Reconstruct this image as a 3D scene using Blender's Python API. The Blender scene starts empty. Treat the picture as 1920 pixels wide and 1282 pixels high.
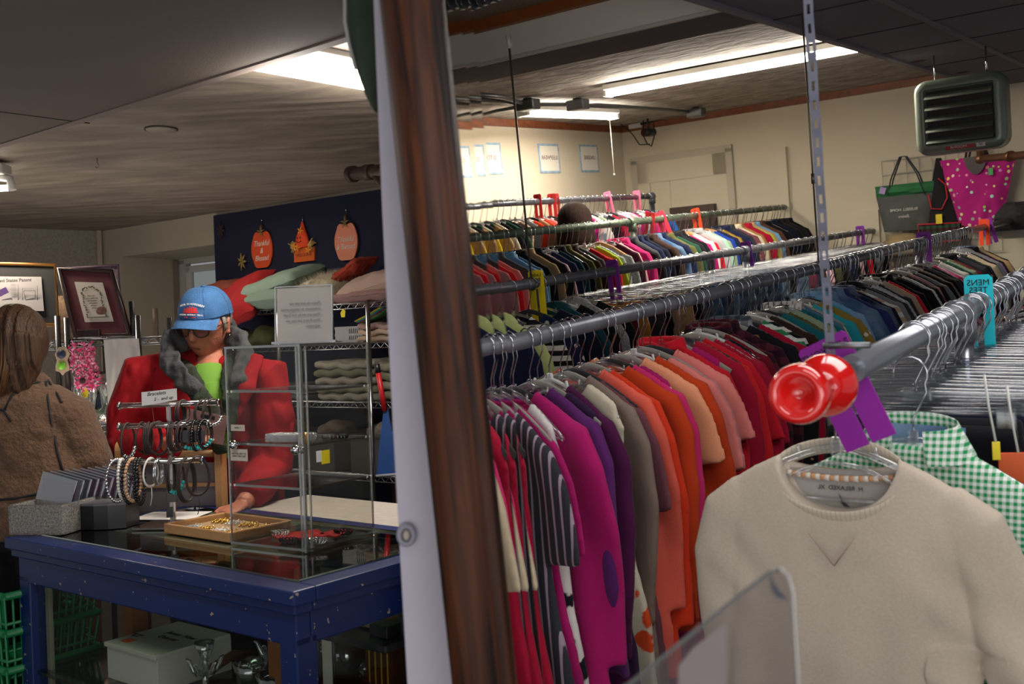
import bpy, bmesh, math, random
from mathutils import Vector as V, Matrix, Euler, noise
rnd = random.Random(7)
sc = bpy.context.scene
COL = sc.collection
PI = math.pi
F = 1885.0
CAM = V((0, 0, 1.43))
RO = math.radians(2.0)
Rw = Matrix([(math.cos(RO), math.sin(RO), 0), (0, 0, -1), (-math.sin(RO), math.cos(RO), 0)])
# the mirror's reflection, built as solid geometry behind the frame, has its own axes: Y along the rails, X along its back wall
Ym = V((1370, 329, -F)).normalized()
Xm = -V((-2615, -59, -F)).normalized()
Xm = (Xm - Ym * (Xm @ Ym)).normalized()
Zm = Xm.cross(Ym)
Rm = Matrix([Xm, Ym, Zm])
MM = Matrix.Translation(CAM) @ (Rw @ Rm.transposed()).to_4x4()

def camray(px, py): return V((px - 960, -(py - 641), -F)) / F
def W(px, py, d): return CAM + Rw @ (camray(px, py) * d)
def Wz(px, py, z):
    r = Rw @ camray(px, py); return CAM + r * ((z - CAM.z) / r.z)
def M3(px, py, x=None, y=None, z=None, d=None):
    r = Rm @ camray(px, py)
    if d is not None: return r * d
    t = (z / r.z) if z is not None else ((x / r.x) if x is not None else y / r.y)
    return r * t
def Mproj(p):
    q = Rm.transposed() @ V(p); return (960 + q.x / -q.z * F, 641 - q.y / -q.z * F, -q.z)

# ---------------------------------------------------------------- camera
cd = bpy.data.cameras.new('camera'); cam = bpy.data.objects.new('camera', cd); COL.objects.link(cam)
cam.matrix_world = Matrix.Translation(CAM) @ Rw.to_4x4()
cd.sensor_width = 36; cd.lens = F / 1920 * 36; cd.clip_start = .02
sc.camera = cam
cd.dof.use_dof = True; cd.dof.focus_distance = 3.4; cd.dof.aperture_fstop = 7.5
sc.view_settings.view_transform = 'Standard'
try: sc.cycles.transparent_max_bounces = 24
except Exception: pass

# ---------------------------------------------------------------- materials
def srgb(c):
    if isinstance(c, str):
        c = c.lstrip('#'); c = tuple(int(c[i:i+2], 16) / 255 for i in (0, 2, 4))
    return tuple((x / 12.92 if x <= .04045 else ((x + .055) / 1.055) ** 2.4) for x in c[:3]) + (1,)
MATS = {}
def newmat(name):
    m = bpy.data.materials.new(name); m.use_nodes = True
    nt = m.node_tree; b = nt.nodes['Principled BSDF']
    return m, nt, b
def mat(name, c='#808080', rough=.6, metal=0, bump=0, bs=60, var=0, vs=8, emit=0, spec=.5, sheen=0, coat=0, alpha=1, stretch=None):
    if name in MATS: return MATS[name]
    m, nt, b = newmat(name); N = nt.nodes.new; L = nt.links.new
    b.inputs['Roughness'].default_value = rough; b.inputs['Metallic'].default_value = metal
    b.inputs['Specular IOR Level'].default_value = spec
    b.inputs['Coat Weight'].default_value = coat
    if sheen: b.inputs['Sheen Weight'].default_value = sheen
    col = srgb(c); b.inputs['Base Color'].default_value = col
    tc = None
    if var or bump:
        tc = N('ShaderNodeTexCoord'); mp = N('ShaderNodeMapping'); L(tc.outputs['Object'], mp.inputs[0])
        if stretch: mp.inputs['Scale'].default_value = stretch
    if var:
        n = N('ShaderNodeTexNoise'); n.inputs['Scale'].default_value = vs; n.inputs['Detail'].default_value = 5
        L(mp.outputs[0], n.inputs['Vector'])
        r = N('ShaderNodeValToRGB'); r.color_ramp.elements[0].position = .3; r.color_ramp.elements[1].position = .7
        r.color_ramp.elements[0].color = tuple(x * (1 - var) for x in col[:3]) + (1,)
        r.color_ramp.elements[1].color = tuple(min(1, x * (1 + var)) for x in col[:3]) + (1,)
        L(n.outputs[0], r.inputs[0]); L(r.outputs[0], b.inputs['Base Color'])
    if bump:
        n = N('ShaderNodeTexNoise'); n.inputs['Scale'].default_value = bs; n.inputs['Detail'].default_value = 4
        L(mp.outputs[0], n.inputs['Vector'])
        bp = N('ShaderNodeBump'); bp.inputs['Strength'].default_value = bump; bp.inputs['Distance'].default_value = .01
        L(n.outputs[0], bp.inputs['Height']); L(bp.outputs[0], b.inputs['Normal'])
    if emit:
        b.inputs['Emission Color'].default_value = col; b.inputs['Emission Strength'].default_value = emit
    if alpha < 1: b.inputs['Alpha'].default_value = alpha
    MATS[name] = m; return m
def clear(name, tint='#ffffff', amount=.16, rough=.05, gl=1.0, fres=False):
    """thin clear plastic or glass: mostly transparent with glossy edges"""
    if name in MATS: return MATS[name]
    m = bpy.data.materials.new(name); m.use_nodes = True; nt = m.node_tree; nt.nodes.clear(); N = nt.nodes.new; L = nt.links.new
    o = N('ShaderNodeOutputMaterial'); mx = N('ShaderNodeMixShader'); t = N('ShaderNodeBsdfTransparent'); g = N('ShaderNodeBsdfGlossy')
    t.inputs[0].default_value = srgb(tint); g.inputs['Roughness'].default_value = rough; g.inputs[0].default_value = (gl, gl, gl, 1)
    lw = N('ShaderNodeLayerWeight'); lw.inputs[0].default_value = .35
    mr = N('ShaderNodeMapRange'); mr.inputs['To Min'].default_value = amount; mr.inputs['To Max'].default_value = min(1, amount + .6)
    if fres:
        fr = N('ShaderNodeMath'); fr.operation = 'POWER'; fr.inputs[1].default_value = 4; lw.inputs[0].default_value = .5; mr.inputs['To Min'].default_value = amount + .025; mr.inputs['To Max'].default_value = .8; L(lw.outputs['Facing'], fr.inputs[0]); L(fr.outputs[0], mr.inputs['Value'])
    else: L(lw.outputs['Facing'], mr.inputs['Value'])
    L(mr.outputs[0], mx.inputs[0]); L(t.outputs[0], mx.inputs[1]); L(g.outputs[0], mx.inputs[2])
    L(mx.outputs[0], o.inputs[0]); MATS[name] = m; return m

def fabric(pattern='plain', c2='#ffffff', scale=1.0):
    """cloth whose ground colour is the colour set on each object"""
    key = 'cloth_%s_%s' % (pattern, c2.strip('#'))
    if key in MATS: return MATS[key]
    m, nt, b = newmat(key); N = nt.nodes.new; L = nt.links.new
    oi = N('ShaderNodeObjectInfo'); tc = N('ShaderNodeTexCoord'); mp = N('ShaderNodeMapping'); L(tc.outputs['Object'], mp.inputs[0])
    b.inputs['Roughness'].default_value = .92; b.inputs['Specular IOR Level'].default_value = .15
    b.inputs['Sheen Weight'].default_value = .06
    base = oi.outputs['Color']
    def mix(fac, a, bb, typ='MIX'):
        x = N('ShaderNodeMix'); x.data_type = 'RGBA'; x.blend_type = typ
        if fac is None: x.inputs[0].default_value = 1
        elif isinstance(fac, float): x.inputs[0].default_value = fac
        else: L(fac, x.inputs[0])
        if isinstance(a, tuple): x.inputs[6].default_value = a
        else: L(a, x.inputs[6])
        if isinstance(bb, tuple): x.inputs[7].default_value = bb
        else: L(bb, x.inputs[7])
        return x.outputs[2]
    def ramp(src, a, bpos, ca=(0,0,0,1), cb=(1,1,1,1), const=False):
        r = N('ShaderNodeValToRGB'); r.color_ramp.elements[0].position = a; r.color_ramp.elements[1].position = bpos
        r.color_ramp.elements[0].color = ca; r.color_ramp.elements[1].color = cb
        if const: r.color_ramp.interpolation = 'CONSTANT'
        L(src, r.inputs[0]); return r.outputs[0]
    def wave(direction, s, dist=0, lo=.45, hi=.55):
        w = N('ShaderNodeTexWave'); w.bands_direction = direction; w.inputs['Scale'].default_value = s; w.inputs['Distortion'].default_value = dist
        L(mp.outputs[0], w.inputs['Vector']); return ramp(w.outputs['Fac'], lo, hi)
    C2 = srgb(c2)
    out = base
    if pattern == 'stripe': out = mix(wave('Z', 8 * scale, .8), base, C2)
    elif pattern == 'pinstripe': out = mix(wave('X', 14 * scale, .3, .8, .9), base, C2)
    elif pattern == 'diag': out = mix(wave('DIAGONAL', 13 * scale, .5), base, C2)
    elif pattern == 'plaid':
        a = mix(wave('Z', 7 * scale, .2, .5, .55), base, C2); dk = mix(None, base, (.12, .1, .13, 1), 'MULTIPLY')
        out = mix(wave('X', 7 * scale, .2, .55, .6), a, mix(.5, dk, a)); 
    elif pattern == 'gingham':
        def sq(d):
            w = N('ShaderNodeTexWave'); w.bands_direction = d; w.inputs['Scale'].default_value = 30; w.inputs['Distortion'].default_value = .12
            L(mp.outputs[0], w.inputs['Vector']); return ramp(w.outputs['Fac'], .45, .55)
        ad = N('ShaderNodeMath'); ad.operation = 'ADD'; L(sq('Z'), ad.inputs[0]); L(sq('X'), ad.inputs[1])
        dv = N('ShaderNodeMath'); dv.operation = 'MULTIPLY'; dv.inputs[1].default_value = .5; L(ad.outputs[0], dv.inputs[0])
        out = mix(dv.outputs[0], base, C2)
    elif pattern in ('floral', 'leaf'):
        v = N('ShaderNodeTexVoronoi'); v.inputs['Scale'].default_value = (26 if pattern == 'floral' else 11) * scale; L(mp.outputs[0], v.inputs['Vector'])
        n = N('ShaderNodeTexNoise'); n.inputs['Scale'].default_value = 30; L(mp.outputs[0], n.inputs['Vector'])
        ad = N('ShaderNodeMath'); ad.operation = 'ADD'; L(v.outputs['Distance'], ad.inputs[0])
        mu = N('ShaderNodeMath'); mu.operation = 'MULTIPLY'; mu.inputs[1].default_value = .5; L(n.outputs[0], mu.inputs[0]); L(mu.outputs[0], ad.inputs[1])
        out = mix(ramp(ad.outputs[0], .5, .55), C2, base)
        if pattern == 'floral':
            out = mix(ramp(v.outputs['Color'], .72, .75), out, mix(None, base, (.35, .5, .6, 1), 'MULTIPLY'))
    elif pattern == 'dots':
        v = N('ShaderNodeTexVoronoi'); v.inputs['Scale'].default_value = 22 * scale; v.inputs['Randomness'].default_value = .6; L(mp.outputs[0], v.inputs['Vector'])
        h = N('ShaderNodeHueSaturation'); h.inputs['Saturation'].default_value = 1.1; h.inputs['Value'].default_value = 1.3
        L(v.outputs['Color'], h.inputs['Color'])
        out = mix(ramp(v.outputs['Distance'], .26, .3), mix(.45, h.outputs[0], (.9, .8, .3, 1)), base)
    elif pattern == 'denim' or pattern == 'heather':
        n = N('ShaderNodeTexNoise'); n.inputs['Scale'].default_value = 9 if pattern == 'denim' else 220; n.inputs['Detail'].default_value = 8; L(mp.outputs[0], n.inputs['Vector'])
        out = mix(ramp(n.outputs[0], .4, .7), base, mix(.45, base, C2))
    # soft large-scale wear so that no cloth is perfectly even
    n2 = N('ShaderNodeTexNoise'); n2.inputs['Scale'].default_value = 5; n2.inputs['Detail'].default_value = 3; L(mp.outputs[0], n2.inputs['Vector'])
    out = mix(None, out, ramp(n2.outputs[0], .3, .7, (.86, .86, .86, 1), (1, 1, 1, 1)), 'MULTIPLY')
    L(out, b.inputs['Base Color'])
    n3 = N('ShaderNodeTexNoise'); n3.inputs['Scale'].default_value = 260; n3.inputs['Detail'].default_value = 2; L(mp.outputs[0], n3.inputs['Vector'])
    bp = N('ShaderNodeBump'); bp.inputs['Strength'].default_value = .35; bp.inputs['Distance'].default_value = .002
    L(n3.outputs[0], bp.inputs['Height']); L(bp.outputs[0], b.inputs['Normal'])
    MATS[key] = m; return m

CHROME = mat('chrome', '#b9bcc2', .18, 1)
DCHROME = mat('worn_chrome', '#6e7076', .25, 1)
PIPE = mat('grey_pipe', '#63656b', .3, .35, var=.25, vs=14)
GPIPE = mat('green_worn_pipe', '#5d6b58', .4, .3, var=.4, vs=9)
BLACK = mat('black_plastic', '#17171a', .35)
CLEAR = clear('clear_plastic', '#f3f5f8', .11, .16)
ACRYL = clear('clear_acrylic', '#f6f6f4', .0, .03, .7, True)
EDGE = clear('acrylic_edge', '#c8c8c4', .42, .15)
GLASS = clear('clear_glass', '#eef2f0', .03, .04, 1, True)
CRYST = clear('cut_crystal', '#dfe3e0', .30, .12)
VELVET = mat('grey_velvet', '#8d8880', .9, sheen=.3)
BVELVET = mat('black_velvet', '#1c1b1f', .8, sheen=.2)
WOODH = mat('hanger_wood', '#b98650', .4, var=.2, vs=20)
WHITE = mat('white_plastic', '#cfcdc8', .5)
PAPER = mat('white_paper', '#d9d6d2', .8)
INK = mat('black_ink', '#141416', .8)
YTAG = mat('yellow_tag', '#e6cf1f', .6)
BEAD = mat('shiny_black_bead', '#141113', .15)
LEATHER = mat('brown_leather', '#2b1c19', .6, bump=.3, bs=90)
SILVER = mat('silver', '#c9c9cc', .2, 1)
GOLD = mat('gold', '#c9a04a', .25, 1)

# ---------------------------------------------------------------- objects
def tag(o, label=None, cat=None, group=None, kind=None):
    if label: o['label'] = label
    if cat: o['category'] = cat
    if group: o['group'] = group
    if kind: o['kind'] = kind
    return o
def empty(name, loc=(0, 0, 0), rz=0, label=None, cat=None, group=None, parent=None, room=False, rot=None):
    o = bpy.data.objects.new(name, None); COL.objects.link(o); o.empty_display_size = .05
    T = Matrix.LocRotScale(V(loc), Euler(rot if rot else (0, 0, rz)), None)
    if parent: o.parent = parent; o.matrix_local = T
    else: o.matrix_world = (MM @ T) if room else T
    return tag(o, label, cat, group)
def link(name, me, m=None, parent=None, loc=(0, 0, 0), rot=(0, 0, 0), room=False, s=None, smooth=None, color=None):
    o = bpy.data.objects.new(name, me); COL.objects.link(o)
    if m is not None and not me.materials:
        for q in (m if isinstance(m, (list, tuple)) else [m]): me.materials.append(q)
    T = Matrix.LocRotScale(V(loc), Euler(rot), V(s) if s else None)
    if parent: o.parent = parent; o.matrix_local = T
    else: o.matrix_world = (MM @ T) if room else T
    if color is not None: o.color = srgb(color)
    return o
class B:
    """collects shapes for one mesh"""
    def __init__(s): s.bm = bmesh.new(); s.mi = 0
    def face(s, vs, smooth=False):
        try: f = s.bm.faces.new(vs)
        except ValueError: return
        f.smooth = smooth; f.material_index = s.mi
    def box(s, c, d, rot=None, bev=0):
        r = bmesh.ops.create_cube(s.bm, size=1)
        T = Matrix.LocRotScale(V(c), Euler(rot) if rot else None, V(d))
        for v in r['verts']: v.co = T @ v.co
        fs = {f for v in r['verts'] for f in v.link_faces}
        for f in fs: f.material_index = s.mi
        if bev:
            es = list({e for v in r['verts'] for e in v.link_edges})
            rr = bmesh.ops.bevel(s.bm, geom=es, offset=bev, segments=2, affect='EDGES', profile=.5)
            for f in rr['faces']: f.material_index = s.mi
        return s
    def loft(s, pts, rad, n=8, closed=False, cap=True, up=None, sq=1.0):
        """tube through pts; rad = number, list of numbers or list of (ra, rb)"""
        pts = [V(p) for p in pts]; k = len(pts)
        if not isinstance(rad, list): rad = [rad] * k
        rad = [(r, r) if not isinstance(r, tuple) else r for r in rad]
        tang = []
        for i in range(k):
            a = pts[(i - 1) % k] if (closed or i) else pts[i]; b = pts[(i + 1) % k] if (closed or i < k - 1) else pts[i]
            t = (b - a); tang.append(t.normalized() if t.length > 1e-9 else V((0, 0, 1)))
        u = V(up) if up else (V((0, 1, 0)) if abs(tang[0].y) < .9 else V((1, 0, 0)))
        rings = []
        for i in range(k):
            t = tang[i]; bb = (u - t * (u @ t))
            if bb.length < 1e-6: bb = t.orthogonal()
            bb.normalize(); aa = t.cross(bb); 
            if not up: u = bb
            ring = []
            for j in range(n):
                th = 2 * PI * j / n; cx, sx = math.cos(th), math.sin(th)
                if sq != 1: cx = math.copysign(abs(cx) ** sq, cx); sx = math.copysign(abs(sx) ** sq, sx)
                ring.append(s.bm.verts.new(pts[i] + aa * (cx * rad[i][0]) + bb * (sx * rad[i][1])))
            rings.append(ring)
        for i in range(k if closed else k - 1):
            a, b = rings[i], rings[(i + 1) % k]
            for j in range(n): s.face((a[j], a[(j + 1) % n], b[(j + 1) % n], b[j]), True)
        if cap and not closed:
            s.face(list(reversed(rings[0]))); s.face(rings[-1])
        return s
    def ball(s, c, r, n=10, rot=None):
        r = (r, r, r) if not isinstance(r, tuple) else r
        q = bmesh.ops.create_uvsphere(s.bm, u_segments=n, v_segments=max(5, n * 2 // 3), radius=1)
        T = Matrix.LocRotScale(V(c), Euler(rot) if rot else None, V(r))
        for v in q['verts']: v.co = T @ v.co
        for f in {f for v in q['verts'] for f in v.link_faces}: f.smooth = True; f.material_index = s.mi
        return s
    def lathe(s, prof, n=20, c=(0, 0, 0), rot=None, wob=None):
        T = Matrix.LocRotScale(V(c), Euler(rot) if rot else None, None); rings = []
        for (r, z) in prof:
            rings.append([s.bm.verts.new(T @ V((r * (1 + (wob(th, z) if wob else 0)) * math.cos(th), r * (1 + (wob(th, z) if wob else 0)) * math.sin(th), z))) for th in [2 * PI * j / n for j in range(n)]])
        for a, b in zip(rings, rings[1:]):
            for j in range(n): s.face((a[j], a[(j + 1) % n], b[(j + 1) % n], b[j]), True)
        if prof[0][0] > 1e-5: s.face(list(reversed(rings[0])))
        if prof[-1][0] > 1e-5: s.face(rings[-1])
        return s
    def poly(s, pts, ext=None):
        a = [s.bm.verts.new(V(p)) for p in pts]; s.face(a)
        if ext is not None:
            b = [s.bm.verts.new(V(p) + V(ext)) for p in pts]; s.face(list(reversed(b)))
            k = len(a)
            for i in range(k): s.face((a[i], b[i], b[(i + 1) % k], a[(i + 1) % k]))
        return s
    def grid(s, fn, nu, nv, thick=0):
        g = [[s.bm.verts.new(V(fn(i / nu, j / nv))) for j in range(nv + 1)] for i in range(nu + 1)]
        for i in range(nu):
            for j in range(nv): s.face((g[i][j], g[i + 1][j], g[i + 1][j + 1], g[i][j + 1]), True)
        return s
    def mesh(s, name='mesh', norm=True):
        bmesh.ops.remove_doubles(s.bm, verts=s.bm.verts, dist=1e-6)
        if norm: bmesh.ops.recalc_face_normals(s.bm, faces=s.bm.faces)
        me = bpy.data.meshes.new(name); s.bm.to_mesh(me); s.bm.free(); return me
    def obj(s, name, m=None, parent=None, **k): return link(name, s.mesh(name), m, parent, **k)
def remesh(b, voxel, it=4, fn=None, name='mesh', fac=.5):
    me = b.mesh(name); o = bpy.data.objects.new('tmp', me); COL.objects.link(o)
    r = o.modifiers.new('r', 'REMESH'); r.mode = 'VOXEL'; r.voxel_size = voxel; r.use_smooth_shade = True
    if it:
        q = o.modifiers.new('s', 'SMOOTH'); q.iterations = it; q.factor = fac
    dg = bpy.context.evaluated_depsgraph_get(); dg.update(); ev = o.evaluated_get(dg); out = bpy.data.meshes.new_from_object(ev)
    bpy.data.objects.remove(o); bpy.data.meshes.remove(me); out.name = name; out.materials.clear()
    if fn:
        for v in out.vertices: v.co = fn(v.co.copy())
    for p in out.polygons: p.use_smooth = True
    out.update(); return out
def text(s, size, parent, loc, rot=(PI / 2, 0, 0), m=None, mirror=False, name='lettering', align='CENTER', shear=0, space=1, sx=1, bold=0):
    cu = bpy.data.curves.new(name, 'FONT'); cu.body = s; cu.size = size; cu.align_x = align; cu.align_y = 'CENTER'; cu.extrude = .0004; cu.shear = shear
    cu.space_line = space; cu.offset = bold; cu.resolution_u = 3
    t = bpy.data.objects.new('tmp', cu); COL.objects.link(t); dg = bpy.context.evaluated_depsgraph_get(); dg.update(); me = bpy.data.meshes.new_from_object(t.evaluated_get(dg)); bpy.data.objects.remove(t)
    me.materials.clear(); me.materials.append(m or INK); o = bpy.data.objects.new(name, me); COL.objects.link(o); o.parent = parent
    o.matrix_local = Matrix.LocRotScale(V(loc), Euler(rot), V((-sx if mirror else sx, 1, 1))); return o
def area(name, loc, rot, sx, sy, e, c=(1, .93, .82), room=False, spread=PI):
    l = bpy.data.lights.new(name, 'AREA'); l.shape = 'RECTANGLE'; l.size = sx; l.size_y = sy; l.energy = e; l.color = c; l.spread = spread
    o = bpy.data.objects.new(name, l); COL.objects.link(o); T = Matrix.LocRotScale(V(loc), Euler(rot), None)
    o.matrix_world = (MM @ T) if room else T; return o
def struct(name, b, m, **k): return tag(b.obj(name, m, **k), kind='structure')
# ================================================================ REAL ROOM: shell
CW = mat('cream_wall', '#a49a88', .85, bump=.15, bs=40, var=.05, vs=3)
def pt(px, d, z): p = W(px, 641, d); return V((p.x, p.y, z))
ZC, ZS = 2.30, 2.235
Cn = V((-2.83, 7.0, 0)); du = V((.815, -.58, 0)).normalized(); dv = V((.58, .815, 0)); dl = V((-.80, -.60, 0)).normalized()
pn = V((1, .086, 0)).normalized()          # an added wall along this line keeps the shop apart from the reflected room
def onpart(y, off=0): return V((-.0865 * y - off, y, 0))
# back wall: crown band above the recess, then the wall behind the cloth
def wallpiece(name, t0, t1, z0, z1, m, th=.05, off=0):
    b = B(); p0 = Cn + du * t0 - dv * off; p1 = Cn + du * t1 - dv * off
    b.poly([p0 + V((0, 0, z0)), p1 + V((0, 0, z0)), p1 + V((0, 0, z1)), p0 + V((0, 0, z1))], ext=dv * th)
    return struct(name, b, m)
t_part = 2.66
REC0, REC1, RZ = .235, 1.55, 2.105
b = B()
def seg(t0, t1, z0, z1):
    p0 = Cn + du * t0; p1 = Cn + du * t1
    b.poly([p0 + V((0, 0, z0)), p1 + V((0, 0, z0)), p1 + V((0, 0, z1)), p0 + V((0, 0, z1))], ext=dv * .45)
seg(-.02, REC0, 0, ZC); seg(REC0, REC1, RZ, ZC); seg(REC0, REC1, 0, 1.25); seg(REC1, t_part, 0, ZC)
struct('wall_back', b, CW)
b = B(); p1 = Cn + dl * 2.2
b.poly([Cn, p1, p1 + V((0, 0, ZC)), Cn + V((0, 0, ZC))], ext=V((-.03, .04, 0)))
WP = mat('speckled_wallpaper', '#8c857c', .9, var=.16, vs=70)
struct('wall_left', b, WP)
b = B(); q = Cn + dl * .012 + V((.005, -.03, 0)); b.box((q.x, q.y, ZC / 2), (.03, .02, ZC), (0, 0, .64)); struct('trim_1', b, CW)
# swirled plaster ceiling
mc, nt, bs_ = newmat('swirled_plaster'); N = nt.nodes.new; L = nt.links.new
tc = N('ShaderNodeTexCoord'); mp = N('ShaderNodeMapping'); mp.inputs['Scale'].default_value = (.7, 1.6, 1); mp.inputs['Rotation'].default_value = (0, 0, .35); L(tc.outputs['Object'], mp.inputs[0])
n1 = N('ShaderNodeTexNoise'); n1.inputs['Scale'].default_value = 2.1; n1.inputs['Detail'].default_value = 6; n1.inputs['Distortion'].default_value = 1.6; L(mp.outputs[0], n1.inputs[0])
w1 = N('ShaderNodeTexWave'); w1.wave_type = 'RINGS'; w1.inputs['Scale'].default_value = 1.6; w1.inputs['Distortion'].default_value = 9; w1.inputs['Detail'].default_value = 3; L(mp.outputs[0], w1.inputs[0])
rp = N('ShaderNodeValToRGB'); rp.color_ramp.elements[0].position = .36; rp.color_ramp.elements[1].position = .68
rp.color_ramp.elements[0].color = srgb('#6a6056'); rp.color_ramp.elements[1].color = srgb('#857a6d'); L(n1.outputs[0], rp.inputs[0]); L(rp.outputs[0], bs_.inputs['Base Color'])
ad = N('ShaderNodeMath'); ad.operation = 'MULTIPLY_ADD'; ad.inputs[1].default_value = .22; L(w1.outputs['Fac'], ad.inputs[0]); L(n1.outputs[0], ad.inputs[2])
bp = N('ShaderNodeBump'); bp.inputs['Strength'].default_value = .35; bp.inputs['Distance'].default_value = .06; L(ad.outputs[0], bp.inputs['Height']); L(bp.outputs[0], bs_.inputs['Normal'])
bs_.inputs['Roughness'].default_value = .7
u = V((.79, -.613, 0)); vv = V((.613, .79, 0))
E1 = V((-1.96, 3.82, 0)); 
L0 = E1 - u * 2.3; L1 = E1 + u * 2.21
zc = V((0, 0, ZC)); zs = V((0, 0, ZS))
farl = Cn + dl * 2.2
b = B(); b.poly([p + zc for p in (L0 - vv * .02, L1 - vv * .02, onpart(5.5, 0), Cn + du * t_part, Cn, farl)], ext=V((0, 0, .05))); struct('ceiling', b, mc)
b = B(); b.poly([p + zs for p in (L0 - vv * 3.4, L1 - vv * 2.4, L1, L0)], ext=V((0, 0, .12)))
SOF = mat('lowered_ceiling_board', '#5d534b', .85, bump=.12, bs=180, var=.06, vs=2)
struct('ceiling_lowered', b, SOF)
b = B(); b.poly([p + zs - V((0, 0, .004)) for p in (L0 - vv * .012, L1 - vv * .012, L1 + vv * .02, L0 + vv * .02)], ext=V((0, 0, .075))); struct('trim_2', b, mat('soffit_edge', '#6f625b', .7))
b = B(); a = Wz(0, 209, ZS); c = Wz(168, 231, ZS); b.loft([a, c], .0025, 5); b.loft([a + vv * .0, Wz(-700, 120, ZS)], .0025, 5); struct('trim_3', b, mat('board_joint', '#2c2622', .9))
# floor and added dividing wall
b = B(); b.poly([(-6, -.5, 0), (.1, -.5, 0), onpart(5.6), Cn + du * t_part, Cn, farl], ext=V((0, 0, -.05))); struct('floor', b, mat('shop_floor', '#3a3430', .6, var=.2, vs=5))
b = B(); p0 = onpart(2.35); p1 = onpart(9.3); b.poly([p0 + V((0, 0, -1.2)), p1 + V((0, 0, -1.2)), p1 + V((0, 0, 3.7)), p0 + V((0, 0, 3.7))], ext=pn * .012); struct('wall_added_divider', b, mat('divider', '#3c3733', .9))

# window at the end of the deep recess
wo = Cn + du * REC0 + dv * .45
wr = math.atan2(du.y, du.x)
wn = empty('window_1', (wo.x, wo.y, 0), wr); wn['kind'] = 'structure'
WF = mat('window_vinyl', '#b5b2ab', .5)
LW_ = REC1 - REC0
b = B(); b.box((LW_ / 2, .03, 2.09), (LW_, .06, .04)); b.box((.03, .03, 1.67), (.06, .06, .85)); b.box((LW_ - .03, .03, 1.67), (.06, .06, .85)); b.box((LW_ / 2, .03, 1.27), (LW_, .06, .05))
b.obj('window_frame', WF, wn)
b = B(); b.box((LW_ / 2, .03, 2.03), (LW_ - .12, .04, .045), bev=.004); b.box((.085, .03, 1.67), (.045, .04, .75), bev=.004); b.box((LW_ - .085, .03, 1.67), (.045, .04, .75)); b.box((LW_ / 2, .03, 1.32), (LW_ - .12, .04, .045))
b.box((.5, .03, 1.67), (.04, .04, .72)); b.obj('window_sash', mat('sash', '#c3c2bd', .45), wn)
b = B(); b.box((LW_ / 2, .035, 1.67), (LW_ - .2, .004, .7)); b.obj('pane', GLASS, wn)
# wooden stop on the left jamb
b = B(); b.box((.0, -.03, 1.67), (.02, .04, .85)); b.obj('jamb_stop', mat('jamb', '#7c7468', .7), wn)
mb_, nt, pb = newmat('brick_outside'); N = nt.nodes.new; L = nt.links.new
br = N('ShaderNodeTexBrick'); br.inputs['Color1'].default_value = srgb('#5a6470'); br.inputs['Color2'].default_value = srgb('#48525f'); br.inputs['Mortar'].default_value = srgb('#8a97a2'); br.inputs['Scale'].default_value = 5
tc = N('ShaderNodeTexCoord'); mp = N('ShaderNodeMapping'); mp.inputs['Rotation'].default_value = (PI / 2, 0, 0); L(tc.outputs['Object'], mp.inputs[0]); L(mp.outputs[0], br.inputs[0]); L(br.outputs[0], pb.inputs['Base Color'])
b = B(); b.box((.35, 1.2, 1.8), (1.5, .1, 1.6)); ow = b.obj('brick_building', mb_, loc=(wo.x, wo.y, 0), rot=(0, 0, wr)); tag(ow, 'blue-grey brick house wall seen outside the small window', 'building')
b = B()
for k in range(140):
    x, z = rnd.gauss(.14, .09), rnd.gauss(1.75, .11)
    b.poly([(x, .75 + rnd.random() * .1, z), (x + .03, .75, z + .01), (x + .035, .78, z + .035), (x + .005, .8, z + .03)])
b.loft([(.14, .8, .9), (.14, .8, 1.75)], .012, 6)
tag(b.obj('garden_shrub', mat('leaf_green', '#5f8a62', .7, var=.4, vs=30), loc=(wo.x, wo.y, 0), rot=(0, 0, wr)), 'leafy green shrub growing outside the small window', 'shrub')
b = B(); b.box((.34, 1.0, 1.7), (.05, .05, 1.6)); tag(b.obj('downpipe', mat('pale_pipe', '#9fb0bd', .5), loc=(wo.x, wo.y, 0), rot=(0, 0, wr)), 'pale drainpipe standing against the brick wall outside the window', 'pipe')
ap = wo + dv * .5; area('daylight', (ap.x + .2, ap.y, 2.9), (math.radians(50), 0, wr), 1.2, .6, 16, (.75, .88, 1))

# ================================================================ MIRRORED ROOM: shell (own axes)
nM = Rm @ (Rw.transposed() @ pn)
def xp(y, z, off=.05): return -(nM.y * y + nM.z * z) / nM.x + off
XL, YB, ZT, ZF = -4.55, 8.16, .90, -1.45
def yp(x, z): return -(nM.x * (x - .05) + nM.z * z) / nM.y
XR = 2.2
MW = mat('warm_white_wall', '#cfc5ae', .85, bump=.06, bs=30, var=.03, vs=2)
mc2, nt, bs_ = newmat('stippled_ceiling'); N = nt.nodes.new; L = nt.links.new
tc = N('ShaderNodeTexCoord'); mp = N('ShaderNodeMapping'); mp.inputs['Scale'].default_value = (.45, 1, 1); L(tc.outputs['Object'], mp.inputs[0])
n1 = N('ShaderNodeTexNoise'); n1.inputs['Scale'].default_value = 16; n1.inputs['Detail'].default_value = 5; n1.inputs['Distortion'].default_value = .6; L(mp.outputs[0], n1.inputs[0])
rp = N('ShaderNodeValToRGB'); rp.color_ramp.elements[0].position = .35; rp.color_ramp.elements[1].position = .6
rp.color_ramp.elements[0].color = srgb('#7c746b'); rp.color_ramp.elements[1].color = srgb('#aaa297'); L(n1.outputs[0], rp.inputs[0]); L(rp.outputs[0], bs_.inputs['Base Color'])
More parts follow.
